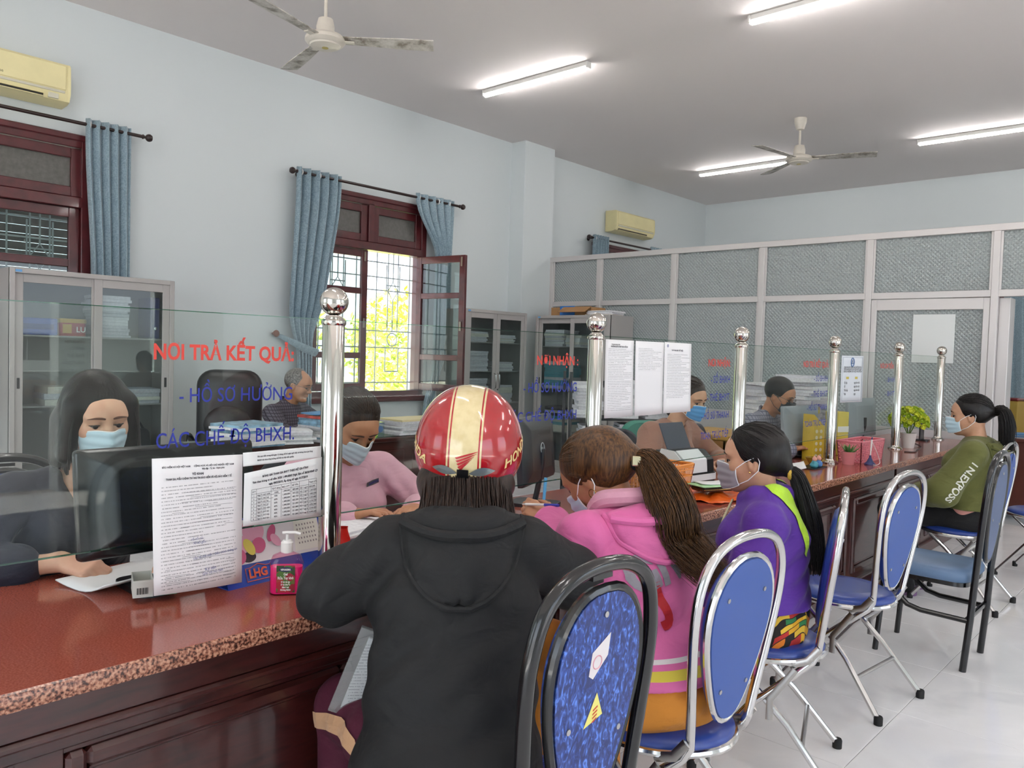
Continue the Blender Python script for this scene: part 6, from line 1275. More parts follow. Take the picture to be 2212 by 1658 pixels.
# ---- older man at the back desk ----
def check_mat(name, base, line, sc=46):
    m = bpy.data.materials.new(name); m.use_nodes = True; n = N(m); tc = n.new('TexCoord'); sp = n.new('SeparateXYZ', {0: tc.outputs['Object']}); a = n.math('FRACT', n.math('MULTIPLY', n.math('ADD', sp.outputs[1], n.math('MULTIPLY', sp.outputs[0], .6)), sc)); b = n.math('FRACT', n.math('MULTIPLY', sp.outputs[2], sc)); k = n.math('MAXIMUM', n.math('LESS_THAN', a, .22), n.math('LESS_THAN', b, .22)); n.link(n.mix(k, C(base), C(line)), n.b.inputs['Base Color']); n.b.inputs['Roughness'].default_value = .85; return m
def glasses(T, H):
    G = MB()
    for k in (1, -1):
        G.tube([tuple(H.p(.100-.004*math.cos(a), k*.033+.023*math.cos(a), -.004+.016*math.sin(a))) for a in [2*PI*q/20 for q in range(20)]], .0012, 6, closed=True); G.tube([tuple(H.p(.096, k*.056, .0)), tuple(H.p(.05, k*.078, .004)), tuple(H.p(-.01, k*.083, .002)), tuple(H.p(-.02, k*.082, -.02))], .0014, 6)
    G.tube([tuple(H.p(.104, .011, 0)), tuple(H.p(.107, 0, .003)), tuple(H.p(.104, -.011, 0))], .0012, 6); o = obj('glasses_frame', G, mat('thin metal frame', '#6a635c', .3, metal=.8), T)
    for k in (1, -1): obj('lens', MB().add([tuple(H.p(.1, k*.033+.022*math.cos(a), -.004+.015*math.sin(a))) for a in [2*PI*q/20 for q in range(20)]], [tuple(range(20))]), thin_glass('spectacle glass', '#f2f6f6', 1.2), o, smooth=False)
T = person('older man with glasses and a dark checked shirt at the back desk', -5.33, 3.28, 24)
r = Rig(hip=(0, 0, .53), neck=(.06, 0, .965), sw=.185, drop=.06, head=(.135, .01, 1.115), hrot=(6, 12, 0), hl=(.42, .16, .82), hr=(.42, -.16, .82), pl=(-.2, .8, -.6), pr=(-.2, -.8, -.6), ua=.28, fa=.25, knee=(.38, .1, .5), foot=(.38, .1, 0))
lo, hi = r.bounds(); S = SDF(lo, hi, .0055); r.skin(S, nose=1.04); bodyobj('body', S, M_skin['tan'], T); face_parts(T, r.H, brow=M_lash); glasses(T, r.H)
S = SDF(lo, hi, .0075); r.torso(S, .016, 1.06, fem=False, slv=.016, arm_t=.95)
for k in (1, -1): S.cone(r.neck+r.fwd*.075+r.left*k*.035-r.up*.03, r.neck+r.left*k*.068+r.up*.02, .014, .02, .02); S.cone(r.neck+r.left*k*.068+r.up*.02, r.neck-r.fwd*.055+r.up*.03, .02, .022, .02)
S.cone(r.neck-A(0, 0, .01), r.neck+A(.03, 0, .12), .05, .07, .012, op='s'); bodyobj('shirt', S, check_mat('dark checked shirt', '#5d5a66', '#2c2b36'), T); S = SDF(lo, hi, .01); r.trousers(S); bodyobj('trousers', S, M_blackt, T)
H = r.H; S = SDF(H.c-.2, H.c+.2, .0055); cap(S, H, False, fore=-.012, thick=.965); S.ell(H.p(.035, 0, -.1), A(.11, .12, .088), H.R, .02, 's'); S.ell(H.p(.07, 0, .1), A(.06, .05, .055), H.R, .03, 's'); bodyobj('hair', S, M_hair_gry, T)
# ---- clerk in the brown blazer ----
M_blz = cloth_mat('brown blazer cloth', '#966a58', .05, .8); M_dkt = cloth_mat('dark top', '#23232b', .1)
T = person('clerk in a brown blazer and bright blue mask behind the taped sheets', -2.64, 4.14, -6)
r = Rig(hip=(0, 0, .55), neck=(.15, .06, 1.005), sw=.175, drop=.06, head=(.235, .09, 1.165), hrot=(-2, 16, 0), hl=(.40, .2, .80), hr=(.40, -.12, .80), pl=(-.2, .9, -.5), pr=(-.2, -.9, -.5), ua=.27, fa=.24, knee=(.26, .09, .52), foot=(.24, .09, 0))
lo, hi = r.bounds(); S = SDF(lo, hi, .0055); r.skin(S); bodyobj('body', S, M_skin['mid'], T); face_parts(T, r.H); mask(T, r.H, M_mask_bl)
S = SDF(lo, hi, .0065); r.torso(S, .02, 1.06, slv=.014, arm_t=.95); S.cone(r.neck-A(0, 0, .01), r.neck+A(.03, 0, .12), .055, .08, .012, op='s'); S.cone(r.neck+r.fwd*.10+r.up*.02, r.neck+r.fwd*.15-r.up*.24, .055, .008, .012, op='s')
for k in (1, -1): S.cone(r.neck+r.left*k*.068+r.up*.01, r.neck+r.fwd*.14+r.left*k*.05-r.up*.2, .016, .012, .008)
bodyobj('blazer', S, M_blz, T, 1, lambda V: wr(V, (.1, -.2, .9), (.4, -.4, .6), 60, .005, .1)); S = SDF(lo, hi, .008); r.torso(S, .003, .98, arms=False); S.cone(r.neck+r.fwd*.06, r.neck+r.up*.1, .07, .09, .02, op='s'); bodyobj('inner_top', S, M_dkt, T); S = SDF(lo, hi, .01); r.trousers(S); bodyobj('trousers', S, M_blackt, T)
H = r.H; S = SDF(H.c-.25, H.c+.22, .006); cap(S, H, True, thick=1.02); S.cone(H.p(-.07, 0, .0), H.p(-.1, 0, -.12), .06, .035, .04); ha = bodyobj('hair', S, M_hair_dk, T); obj('hair_strands', tied_strands(H, (-.12, 0, -.04), 160, .0014, 1.03), M_hair_dk, ha, angle=None)
# ---- man with the grey mask ----
T = person('man with glasses, grey mask and a grey checked shirt behind the counter', -2.62, 5.24, 2)
r = Rig(hip=(0, 0, .55), neck=(.22, .04, 1.02), sw=.19, drop=.06, head=(.295, .06, 1.165), hrot=(0, 20, 0), hl=(.46, .2, .82), hr=(.46, -.16, .82), pl=(-.2, .8, -.6), pr=(-.2, -.8, -.6), ua=.285, fa=.25, knee=(.26, .1, .52), foot=(.24, .1, 0))
lo, hi = r.bounds(); S = SDF(lo, hi, .006); r.skin(S, nose=1.02); bodyobj('body', S, M_skin['tan'], T); face_parts(T, r.H, brow=M_lash); glasses(T, r.H); mask(T, r.H, M_mask_d, edge=M_mask_d, pleat=False)
S = SDF(lo, hi, .0075); r.torso(S, .016, 1.08, fem=False, slv=.016, arm_t=.95)
for k in (1, -1): S.cone(r.neck+r.fwd*.075+r.left*k*.035-r.up*.03, r.neck+r.left*k*.068+r.up*.02, .014, .02, .02); S.cone(r.neck+r.left*k*.068+r.up*.02, r.neck-r.fwd*.055+r.up*.03, .02, .022, .02)
S.cone(r.neck-A(0, 0, .01), r.neck+A(.03, 0, .12), .05, .07, .012, op='s'); bodyobj('shirt', S, check_mat('grey checked shirt', '#8a8b98', '#5b5d70', 40), T); S = SDF(lo, hi, .01); r.trousers(S); bodyobj('trousers', S, M_blackt, T)
H = r.H; S = SDF(H.c-.2, H.c+.2, .0055); cap(S, H, False, thick=1.0); S.ell(H.p(.035, 0, -.1), A(.11, .12, .088), H.R, .02, 's'); bodyobj('hair', S, M_hair_blk, T)
# ================= THINGS ON AND BEHIND THE COUNTER =================
M_mon = mat('monitor black gloss', '#17181b', .22); M_mong = mat('monitor grey back', '#8d949a', .45); M_screen = mat('dark screen', '#0a0c10', .1)
def monitor(label, loc, rz, W_, H_, zc, m=None, logo=None, tilt=-6, base=(.2, .16), neckd=.05):
    """back faces local +x; origin on the table under the stand"""
    m = m or M_mon; T = thing('monitor', label, 'monitor', loc, math.radians(rz)); Mt = Matrix.Translation((.0, 0, zc)) @ Matrix.Rotation(math.radians(tilt), 4, 'Y')
    rows = []
    for (s_, x) in ((1, -.016), (1, .0), (.985, .008), (.9, .018), (.6, .026)): rows.append([(x, y*s_, z*s_) for y, z in rrect(W_, H_, .012, 3)])
    b = MB().grid(rows, closed_u=True); b.f = [q[::-1] for q in b.f]; k = len(rows[0]); b.add(rows[-1], [tuple(range(k))]); b.add(rows[0], [tuple(range(k))[::-1]]); obj('back_shell', b.xf(Mt), m, T)
    obj('screen', MB().box(-.0175, -.0165, -W_/2+.012, W_/2-.012, -H_/2+.014, H_/2-.012).xf(Mt), M_screen, T, smooth=False)
    obj('top_vent', MB().box(.005, .013, -W_*.36, W_*.36, H_*.40, H_*.43, .002).xf(Mt), M_black, T)
    obj('neck', MB().tube([(.0, 0, .014), (.01, 0, .06), (.03, 0, zc-.06), (.03, 0, zc-.0)], .022, 10, ry=.5), m if m is not M_mong else M_black, T)
    obj('stand_base', MB().prism(rrect(base[0], base[1], .03, 4, neckd*0, 0), 0, .014), M_black, T)
    if logo:
        rg = MB().tube([(.029, .024*math.cos(a), .024*math.sin(a)) for a in [2*PI*q/20 for q in range(20)]], .002, 6, closed=True); t = text_mesh(logo, .016, .0003, align='CENTER'); rg.add([(.0285, p[0], p[1]-.005) for p in t.v], t.f); obj('logo', rg.xf(Mt), mat('logo silver', '#c8ccd0', .3), T)
    return T
monitor('black monitor seen from behind in front of the clerk with the bob', (-2.08, .955, ZCT), 0, .475, .275, .235, tilt=-7, base=(.19, .23))
monitor('dark monitor with a round silver logo right of the red helmet', (-2.18, 2.56, ZCT), 22, .42, .28, .24, mat('monitor charcoal', '#2a2b30', .3), 'DELL', -5)
monitor('grey backed monitor in front of the man with the grey mask', (-2.16, 5.28, ZCT), -6, .46, .27, .21, M_mong, None, -4)
monitor('grey backed monitor behind the pink basket, far right', (-2.16, 6.45, ZCT), -4, .5, .3, .22, M_mong, None, -4)
# sheets on the counter near the clerk
def flat_sheet(name, label, loc, rz, w_=.21, d=.297, curl=.0, n=1, m=None, cat='paper', group=None):
    m = m or mat('white paper', '#eef0ef', .7); P_ = [[(lerp(-w_/2, w_/2, j/8), lerp(-d/2, d/2, i/8), .0012*n+curl*(abs(j/8-.5)*2)**2*(1 if j > 4 else .3)) for j in range(9)] for i in range(9)]
    o = obj(name, MB().grid(P_), m, angle=None); so = o.modifiers.new('t', 'SOLIDIFY'); so.thickness = .0011*n; so.offset = -1; o.location = loc; o.rotation_euler.z = math.radians(rz); return tag(o, label, cat, group)
flat_sheet('paper_sheet', 'white sheets held down by the hand of the clerk with the bob', (-2.19, .90, ZCT+.001), 12, .21, .3, .03, 3)
for k, (dx, lb) in enumerate(((0, 'open small carton with a bar code beside the monitor stand'), (.052, 'green sided small carton right beside the form sheet'))):
    T = thing('small_carton', lb, 'box', (-2.0+dx*.3, .845+dx, ZCT+.015), math.radians(-20)); M_grn = mat('green carton', '#2f8c66', .5); b = MB()
    for q in ((-.045, .045, -.023, -.0215, 0, .042), (-.045, .045, .0215, .023, 0, .042), (-.045, -.0435, -.0215, .0215, 0, .042), (.0435, .045, -.0215, .0215, 0, .042), (-.0435, .0435, -.0215, .0215, 0, .0015)): b.box(*q)
    obj('carton', b, mat('carton white', '#cfcfc8', .7) if k == 0 else M_grn, T, smooth=False); bc = MB()
    obj('end_label', MB().box(.0452, .0455, -.02, .02, .004, .036), mat('carton white', '#cfcfc8', .7), T, smooth=False)
    for i in range(12): bc.box(.0456, .0458, -.014+.0022*i, -.014+.0022*i+(.0012 if i % 3 else .0018), .008, .024)
    obj('bar_code', bc, M_black, T, smooth=False)
# desk calendar
T = thing('desk_calendar', 'blue based desk calendar with an orchid picture', 'calendar', (-1.99, 1.19, ZCT), math.radians(5)); M_cb = mat('glossy blue card', '#2344a6', .3); M_pinkpet = [mat('orchid pink', '#e3a2b8', .6), mat('orchid deep', '#c65a80', .6), mat('orchid yellow', '#d8c65a', .6)]
h = .17; w_ = .165
obj('stand_card', MB().prism([(.06, 0), (.062, 0), (.002, h), (-.0, h)], -w_, w_, lambda u, v, d: (u, d, v)).prism([(-.06, 0), (-.058, 0), (.0, h), (-.002, h)], -w_, w_, lambda u, v, d: (u, d, v)).box(-.058, .06, -w_, w_, 0, .002), M_cb, T, smooth=False)
cf = lambda a, b, o=.002: (.062-.06*b/h+o*.94, a, b+o*.33)
obj('picture_page', MB().add([cf(-w_+.01, .055), cf(.155, .05), cf(.155, .165), cf(-w_+.01, .165)], [(0, 1, 2, 3)]), mat('pale picture ground', '#e7dfe2', .4), T, smooth=False)
obj('date_panel', MB().add([cf(.06, .06, .003), cf(.15, .058, .003), cf(.15, .135, .003), cf(.07, .14, .003)], [(0, 1, 2, 3)]), mat('calendar cream', '#f0ebe2', .6), T, smooth=False)
dd = MB()
for i in range(5):
    for j in range(7): a, b = .076+.0098*j, .125-.012*i; dd.add([cf(a, b, .0036), cf(a+.004, b, .0036), cf(a+.004, b+.005, .0036), cf(a, b+.005, .0036)], [(0, 1, 2, 3)])
obj('dates', dd, mat('date ink', '#9a8f8f', .7), T, smooth=False); obj('red_heading', MB().add([cf(.09, .148, .0036), cf(.13, .148, .0036), cf(.13, .158, .0036), cf(.09, .158, .0036)], [(0, 1, 2, 3)]), mat('heading red', '#b3464e', .6), T, smooth=False)
for i, (a, b, ra, rb, an, mi) in enumerate([(-.08, .135, .018, .028, 0, 0), (-.052, .125, .018, .026, -40, 0), (-.10, .105, .02, .026, 60, 0), (-.055, .095, .022, .02, 20, 1), (-.085, .095, .014, .024, 30, 2), (-.01, .12, .012, .024, -30, 1), (-.0, .1, .012, .02, 40, 0), (-.14, .1, .016, .02, 80, 2), (-.12, .075, .02, .02, 0, 1)]):
    an = math.radians(an); P_ = [cf(a+ra*math.cos(t)*math.cos(an)-rb*math.sin(t)*math.sin(an), b+ra*math.cos(t)*math.sin(an)+rb*math.sin(t)*math.cos(an), .003+.0004*i) for t in [2*PI*q/18 for q in range(18)]]; obj('printed_petal', MB().add(P_, [tuple(range(18))]), M_pinkpet[mi], T, smooth=False)
for i, (a, b, ra) in enumerate([(-.13, .065, .02), (-.09, .07, .022)]): obj('printed_stone', MB().add([cf(a+ra*math.cos(t), b+ra*.6*math.sin(t), .0028) for t in [2*PI*q/18 for q in range(18)]], [tuple(range(18))]), mat('print dark', '#3a2f33', .6), T, smooth=False)
t = text_mesh('LHG', .03, .0012); obj('calendar_lettering', MB().add([cf(p[0]-.10, p[1]+.018, .003) for p in t.v], t.f), mat('calendar orange', '#d8603c', .5), T, smooth=False)
obj('lettering_frame', MB().tube([cf(a, b, .003) for a, b in ((-.108, .01), (-.03, .01), (-.03, .043), (-.045, .043), (-.069, .05), (-.093, .043), (-.108, .043))], .0012, 5, closed=True), mat('calendar orange', '#d8603c', .5), T)
# hand gel
T = thing('hand_gel_bottle', 'bottle of bright pink hand gel with a white pump', 'bottle', (-1.80, 1.13, ZCT), math.radians(-38)); M_gel = bpy.data.materials.new('pink gel'); M_gel.use_nodes = True; n = N(M_gel); n.b.inputs['Base Color'].default_value = C('#ff3a98'); n.b.inputs['Roughness'].default_value = .1; n.b.inputs['Transmission Weight'].default_value = .12; n.b.inputs['IOR'].default_value = 1.35
def slabbody(levels, D_, n_=8):
    rows = [[(u, v, z) for u, v in rrect(D_*s2, W2, min(.015, D_*s2*.45, W2*.45), 4)] for (W2, s2, z) in levels]; m = MB().grid(rows, closed_u=True); m.f = [q for q in m.f]; k = len(rows[0]); m.add(rows[-1], [tuple(range(k))]); m.add(rows[0], [tuple(range(k))[::-1]]); return m
obj('gel', slabbody([(.076, .94, .003), (.080, 1, .008), (.080, 1, .072)], .038), M_gel, T); obj('bottle_wall', slabbody([(.080, .96, .0), (.085, 1.04, .005), (.085, 1.04, .082), (.07, .95, .1), (.034, .75, .108), (.026, .65, .112)], .04), thin_glass('clear pink plastic', '#f8d4e4', .8), T)
M_lab = bpy.data.materials.new('strawberry label'); M_lab.use_nodes = True; n = N(M_lab); tc = n.new('TexCoord'); vo = n.new('TexVoronoi', {'Vector': tc.outputs['Object'], 'Scale': 55.0}); n.link(n.ramp(vo.outputs['Color'], [(.2, C('#2d4a22')), (.45, C('#4f7a34')), (.55, C('#b3293a')), (.8, C('#8f1f30'))]), n.b.inputs['Base Color']); n.b.inputs['Roughness'].default_value = .3
obj('label_print', MB().box(.0216, .0220, -.023, .023, .008, .078), M_lab, T, smooth=False); obj('label_badge', MB().add([(.0223, .017*math.cos(a), .068+.0065*math.sin(a)) for a in [2*PI*q/18 for q in range(18)]], [tuple(range(18))]), mat('navy badge', '#1d2650', .4), T, smooth=False)
for s_, z, hg in (('VIPHARMA', .0655, .0065), ('Gel', .053, .009), ('Rửa Tay khô', .043, .0095), ('Sạch da tay', .034, .006), ('Sạch khuẩn', .027, .006), ('Mát lạnh', .020, .006), ('Hương thơm', .0135, .006)):
    t = text_mesh(s_, hg, .0003, align='CENTER'); obj('label_text', MB().add([(.0226, p[0]*.8, p[1]+z) for p in t.v], t.f), M_white, T, smooth=False)
obj('pump_cap', MB().lathe([(.0155, .108), (.0155, .134), (.012, .137), (.011, .14), (.004, .141), (.004, .155)], 20), mat('white plastic', '#eceae6', .4), T); obj('pump_head', MB().tube([(0, -.012, .158), (0, .0, .159), (0, .02, .159), (0, .034, .155)], .005, 8, ry=.8), mat('white plastic', '#eceae6', .4), T)
paper_stack('white paper stack on the counter right behind the nearest post', (-2.18, 1.56, ZCT), .22, .3, .055, 6, 10, M_pap[:2]); paper_stack('papers under the hands of the clerk in pink', (-2.2, 1.93, ZCT), .24, .3, .025, 3, -6, M_pap[:1])
rb = obj('red_plastic_bag', MB().grid([[(.035*math.cos(a)*(1-.35*i/6)*(1+.25*math.sin(3*a+i)), .05*math.sin(a)*(1-.4*i/6)*(1+.2*math.cos(4*a+i)), .016*i) for a in [2*PI*q/16 for q in range(16)]] for i in range(7)], closed_u=True), mat('red plastic film', '#d8281e', .3), angle=50, loc=(-1.99, 1.425, ZCT+.001)); tag(rb, 'crumpled red plastic bag behind the nearest steel post', 'bag')
# basket
def basket(label, loc, rz, wx, wy, H_, col, lattice, name='plastic_basket', solid=.0, flare=1.12):
    T = thing(name, label, 'basket', loc, math.radians(rz)); m = mat(label[:14]+' plastic', col, .35, sub=.05); t = .003
    obj('bottom', MB().box(-wx/2, wx/2, -wy/2, wy/2, 0, .004, .001), m, T)
    def wall(n_, ax):
        L_ = wy if ax == 'x' else wx; off = (wx if ax == 'x' else wy)/2
        for s in (-1, 1):
            W = MB(); f = lambda u, z: (lambda k: (s*off*k, u*k, z) if ax == 'x' else (u*k, s*off*k, z))(1+(flare-1)*z/H_)
            def bar(u0, z0, u1, z1, r_): W.tube([f(u0, z0), f((u0+u1)/2, (z0+z1)/2), f(u1, z1)], r_, 5)
            if lattice == 'slat':
                K = int(L_/.012)
                for i in range(K+1): bar(-L_/2+L_*i/K, .0, -L_/2+L_*i/K, H_, .0024)
                for z in (H_*.2, H_*.42, H_*.64, H_*.84): bar(-L_/2, z, L_/2, z, .0032)
                if solid: W.add([f(-L_/2, 0), f(L_/2, 0), f(L_/2, H_*solid), f(-L_/2, H_*solid)], [(0, 1, 2, 3)])
            else:
                st = .024; K = int((L_+H_)/st)
                for i in range(K+1):
                    u = -L_/2+i*st
                    u0, z0, u1, z1 = u, 0, u-H_, H_
                    if u0 > L_/2: z0 = u0-L_/2; u0 = L_/2
                    if u1 < -L_/2: z1 = H_-(-L_/2-u1); u1 = -L_/2
                    if z1 > z0: bar(u0, z0, u1, z1, .0032); bar(-u0, z0, -u1, z1, .0032)
                for u in (-L_/2, L_/2): bar(u, 0, u, H_, .004)
                for z in (.0, H_): bar(-L_/2, z, L_/2, z, .004)
            o = obj('side_wall', W, m, T)
    wall(0, 'x'); wall(0, 'y'); k = flare; rp = rrect(wx*k, wy*k, .02, 4); obj('rim', MB().tube([(x, y, H_) for x, y in rp], .006, 8, closed=True, ry=.8), m, T)
    obj('rim_lip', MB().grid([[(x, y, H_-.014) for x, y in rp], [(x*1.03, y*1.02, H_) for x, y in rp]], closed_u=True), m, T)
    return T
basket('orange slatted plastic basket beside the pens', (-2.0, 3.07, ZCT), 2, .28, .43, .152, '#e8913a', 'slat', solid=.3)
basket('pink lattice plastic basket beside the fourth post', (-1.83, 5.48, ZCT), -2, .14, .36, .135, '#e58792', 'lattice')
# pen cup, pens
def pen(name, label, a, b, col, r_=.0042, cap=None):
    a, b = Vector(a), Vector(b); T = thing(name, label, 'pen', tuple(a)); d = b-a; u = d.normalized(); L_ = d.length
    obj('barrel', MB().tube([tuple(u*L_*.1), tuple(u*L_*.62)], r_, 10), M_white if cap else mat('pen '+col, col, .3), T); obj('tip', MB().tube([(0, 0, 0), tuple(u*L_*.1)], [.0008, r_], 8), M_chrome, T); obj('cap_end', MB().tube([tuple(u*L_*.62), tuple(u*L_)], r_*1.12, 10), mat('pen '+col, col, .3), T); return T
T, r = PINK; MW = Matrix.Translation(T.location) @ Matrix.Rotation(T.rotation_euler.z, 4, 'Z'); pa, pb = Vector((-1.675, 1.905, .918)), Vector((-1.575, 1.915, .929))
pen('ballpoint_pen', 'blue and white pen in the writing hand', tuple(pa), tuple(pa+(pb-pa)*1.4), '#3a3fb0', cap=True)
T = thing('pen_holder', 'clear plastic pen holder with two blue pens next to the orange basket', 'pen holder', (-1.80, 3.0, ZCT)); obj('holder', MB().lathe([(.022, 0), (.022, .07), (.0205, .07), (.0205, .004)], 20), thin_glass('clear plastic', '#e6eef2', .8), T)
for k, (dx, dy) in enumerate(((-.006, 0), (.007, .004))): pen('ballpoint_pen', ['left blue pen standing in the clear holder', 'right blue pen standing in the clear holder'][k], (-1.80+dx, 3.0+dy, ZCT+.006), (-1.80+dx*2, 3.0+dy, ZCT+.15), '#2a34a8')
pen('highlighter', 'light blue transparent pen standing behind the writing hand', (-2.0, 2.40, ZCT+.002), (-1.99, 2.40, ZCT+.155), '#5aa6d8', .006)
bt = thing('water_bottle', 'clear plastic bottle with a light blue cap in front of the basket', 'bottle', (-1.82, 2.78, ZCT)); obj('bottle', MB().lathe([(.026, 0), (.028, .005), (.028, .11), (.02, .14), (.011, .155), (.011, .17)], 20), thin_glass('clear plastic', '#e6eef2', .8), bt); obj('bottle_cap', MB().lathe([(.014, .165), (.014, .185), (.001, .186)], 16), mat('pale blue cap', '#5fb4d8', .4), bt)
bx = thing('maroon_card_box', 'small maroon box standing inside the orange basket', 'box', (-2.03, 2.95, ZCT+.006)); obj('box', MB().box(-.04, .04, -.05, .05, 0, .165, .003), mat('maroon card', '#7a3346', .5), bx); obj('tissue', MB().sphere((0, 0, .165), .025, 12, 8, (1, 1.4, .5)), M_white, bx)
# orange bag with papers and purse
M_obag = mat('orange plastic film', '#e8641e', .28, sub=.1)
g = [[(lerp(-.16, .16, j/16), lerp(-.20, .20, i/16), max(.002, .02+.012*math.sin(j*1.3+i*.9)+.008*math.sin(i*2.1-j))*(1-.75*max(abs(j-8), abs(i-8))/8)+.001) for j in range(17)] for i in range(17)]
for i in range(17):
    for j in range(17): x, y, z = g[i][j]; k = 1+.10*math.sin(3*math.atan2(y, x)+1); g[i][j] = (x*k, y*k, z)
ob = obj('orange_plastic_bag', MB().grid(g), M_obag, angle=None, loc=(-1.80, 3.38, ZCT+.001)); so = ob.modifiers.new('t', 'SOLIDIFY'); so.thickness = .001; tag(ob, 'spread orange plastic bag under the purse and papers', 'bag')
pu = thing('purse', 'brown monogrammed long purse lying on the orange bag', 'purse', (-1.77, 3.36, ZCT+.034), math.radians(68)); M_pur = bpy.data.materials.new('brown monogram'); M_pur.use_nodes = True; n = N(M_pur); tc = n.new('TexCoord'); vo = n.new('TexVoronoi', {'Vector': tc.outputs['Object'], 'Scale': 60.0}); n.link(n.ramp(vo.outputs['Distance'], [(.1, C('#6a5238')), (.22, C('#3a2c22'))]), n.b.inputs['Base Color'])
obj('purse_body', MB().box(-.1, .1, -.05, .05, 0, .022, .008), M_pur, pu); obj('zip', MB().tube([(-.098, -.051, .011), (.098, -.051, .011)], .002, 6), mat('gold', '#d9b36a', .2, metal=1), pu)
flat_sheet('green_card', 'light green paper on top of the purse', (-1.77, 3.35, ZCT+.060), 70, .23, .13, .004, 2, mat('light green card', '#a9d8a4', .6)); flat_sheet('folded_note', 'folded white paper lying on the green paper', (-1.775, 3.37, ZCT+.064), 60, .18, .09, .012, 2)
flat_sheet('paper_sheet', 'white sheet the woman in pink writes on', (-1.80, 2.19, ZCT+.001), 80, .21, .297, .004, 2); flat_sheet('paper_slip', 'white slip poking over the counter edge behind the ponytail', (-1.64, 2.78, ZCT+.002), 40, .07, .11, .0, 2)
# scanner-printer
T = thing('document_scanner', 'white and black document scanner in front of the brown blazer clerk', 'scanner', (-2.1, 3.66, ZCT), math.radians(-6)); M_sw = mat('scanner white', '#e2e3e4', .4)
obj('base', MB().prism(rrect(.2, .3, .03, 4), 0, .055), M_black, T); obj('base_trim', MB().prism(rrect(.206, .306, .03, 4), .018, .05), M_sw, T); obj('body', MB().prism([(-.09, .055), (.09, .055), (.085, .12), (.03, .165), (-.09, .165)], -.13, .13, lambda u, v, d: (u, d, v)), M_black, T)
obj('front_cover', MB().prism([(.092, .06), (.098, .06), (.092, .125), (.035, .172), (.03, .168), (.086, .12)], -.125, .06, lambda u, v, d: (u, d, v)), M_sw, T); obj('side_cover', MB().prism([(-.07, .06), (.09, .06), (.088, .12), (.03, .17), (-.05, .175), (-.07, .13)], -.138, -.131, lambda u, v, d: (u, d, v)), M_sw, T)
obj('paper_tray', MB().box(-.004, .004, -.1, .1, 0, .15, .002).xf(Matrix.Translation((-.06, .03, .16)) @ Matrix.Rotation(math.radians(-25), 4, 'Y')), mat('tray dark blue', '#2c3446', .4), T); obj('label_sheet', MB().box(-.139, -.1385, -.03, .05, 0, .04).xf(Matrix.Rotation(math.radians(90), 4, 'Z') @ Matrix.Translation((0, -.0, .08))), M_white, T, smooth=False)
# right end of the counter
T = thing('succulent_pot', 'small succulent in a pink pot by the fourth post', 'plant', (-1.80, 5.17, ZCT)); obj('pot', MB().lathe([(.034, 0), (.045, .075), (.047, .08), (.041, .08), (.039, .06)], 24), mat('pink pot', '#cf7f84', .45), T); obj('soil', MB().lathe([(1e-4, .066), (.04, .066)], 20), mat('dark soil', '#3a2a20', .9), T)
for i in range(13):
    a = 2.4*i; L_ = .03+.055*(1-i/15); el = .5+.07*i; d = Vector((math.cos(a)*math.cos(el), math.sin(a)*math.cos(el), math.sin(el))); p = Vector((0, 0, .066)); obj('leaf', MB().tube([tuple(p), tuple(p+d*L_*.5), tuple(p+d*L_+Vector((0, 0, .01)))], [.008, .009, .0012], 8, ry=.5), mat('succulent green', '#4f7a3c', .5, var=.2), T)
T = thing('pen_on_chain', 'white pen on a chained stand beside the pink basket', 'pen stand', (-1.70, 5.27, ZCT)); obj('base', MB().lathe([(.034, 0), (.034, .006), (.02, .02), (.008, .045), (.006, .06)], 20), mat('navy plastic', '#2a3568', .4), T); obj('pen', MB().tube([(0, 0, .05), (.004, 0, .12), (.006, 0, .16)], [.003, .0055, .005], 10), M_white, T); obj('pen_tip', MB().tube([(.006, 0, .16), (.0065, 0, .175)], .004, 8), mat('navy plastic', '#2a3568', .4), T); obj('cord', MB().tube(catmull([(.006, 0, .15), (.03, .03, .08), (.05, .03, .02), (.045, -.0, .004), (.03, -.03, .004)], 5), .0018, 6), M_white, T)
T = thing('figurine_tray', 'black tray under the two little figurines', 'tray', (-1.88, 4.80, ZCT)); obj('tray', MB().prism(rrect(.11, .2, .01, 3), 0, .006), M_black, T)
for k, (dy, c1, lb) in enumerate(((-.03, '#4a9aa8', 'small figurine in a teal robe on the black tray'), (.035, '#4a7fb8', 'small figurine in a blue robe nearer the post'))):
    F = thing('figurine', lb, 'figurine', (-1.86, 4.80+dy, ZCT+.006), 0); S = SDF((-.04, -.04, -.005), (.04, .04, .08), .003); S.ell((0, 0, .014), (.024, .026, .016)); S.cone((0, 0, .015), (0, 0, .034), .019, .014, .01); S.cone((.006, .016, .03), (.018, .004, .024), .006, .005, .008); S.cone((.006, -.016, .03), (.018, -.004, .024), .006, .005, .008); S.half((0, 0, 0), (0, 0, -1)); obj('robe', S.mesh(), mat('robe '+c1, c1, .4), F, angle=None); S = SDF((-.03, -.03, .03), (.03, .03, .08), .0028); S.ell((.002, 0, .05), (.0145, .0145, .0155)); S.sph((.0165, 0, .048), .0025, .003); S.sph((0, .0145, .05), .004, .003); S.sph((0, -.0145, .05), .004, .003); S.sph((0, 0, .066), .005, .004); obj('head', S.mesh(), mat('figurine skin', '#d69a86', .4), F, angle=None)
flat_sheet('paper_sheet', 'crumpled forms in front of the man with the grey mask', (-1.98, 4.66, ZCT+.001), 25, .2, .28, .02, 8); gb = obj('glass_bowl', MB().lathe([(.03, 0), (.034, .004), (.055, .04), (.052, .04), (.03, .008), (1e-4, .006)], 24), mat('amber glass', '#b89a2a', .1, trans=.6), loc=(-1.95, 5.0, ZCT+.001)); tag(gb, 'amber glass bowl behind the figurines', 'bowl')
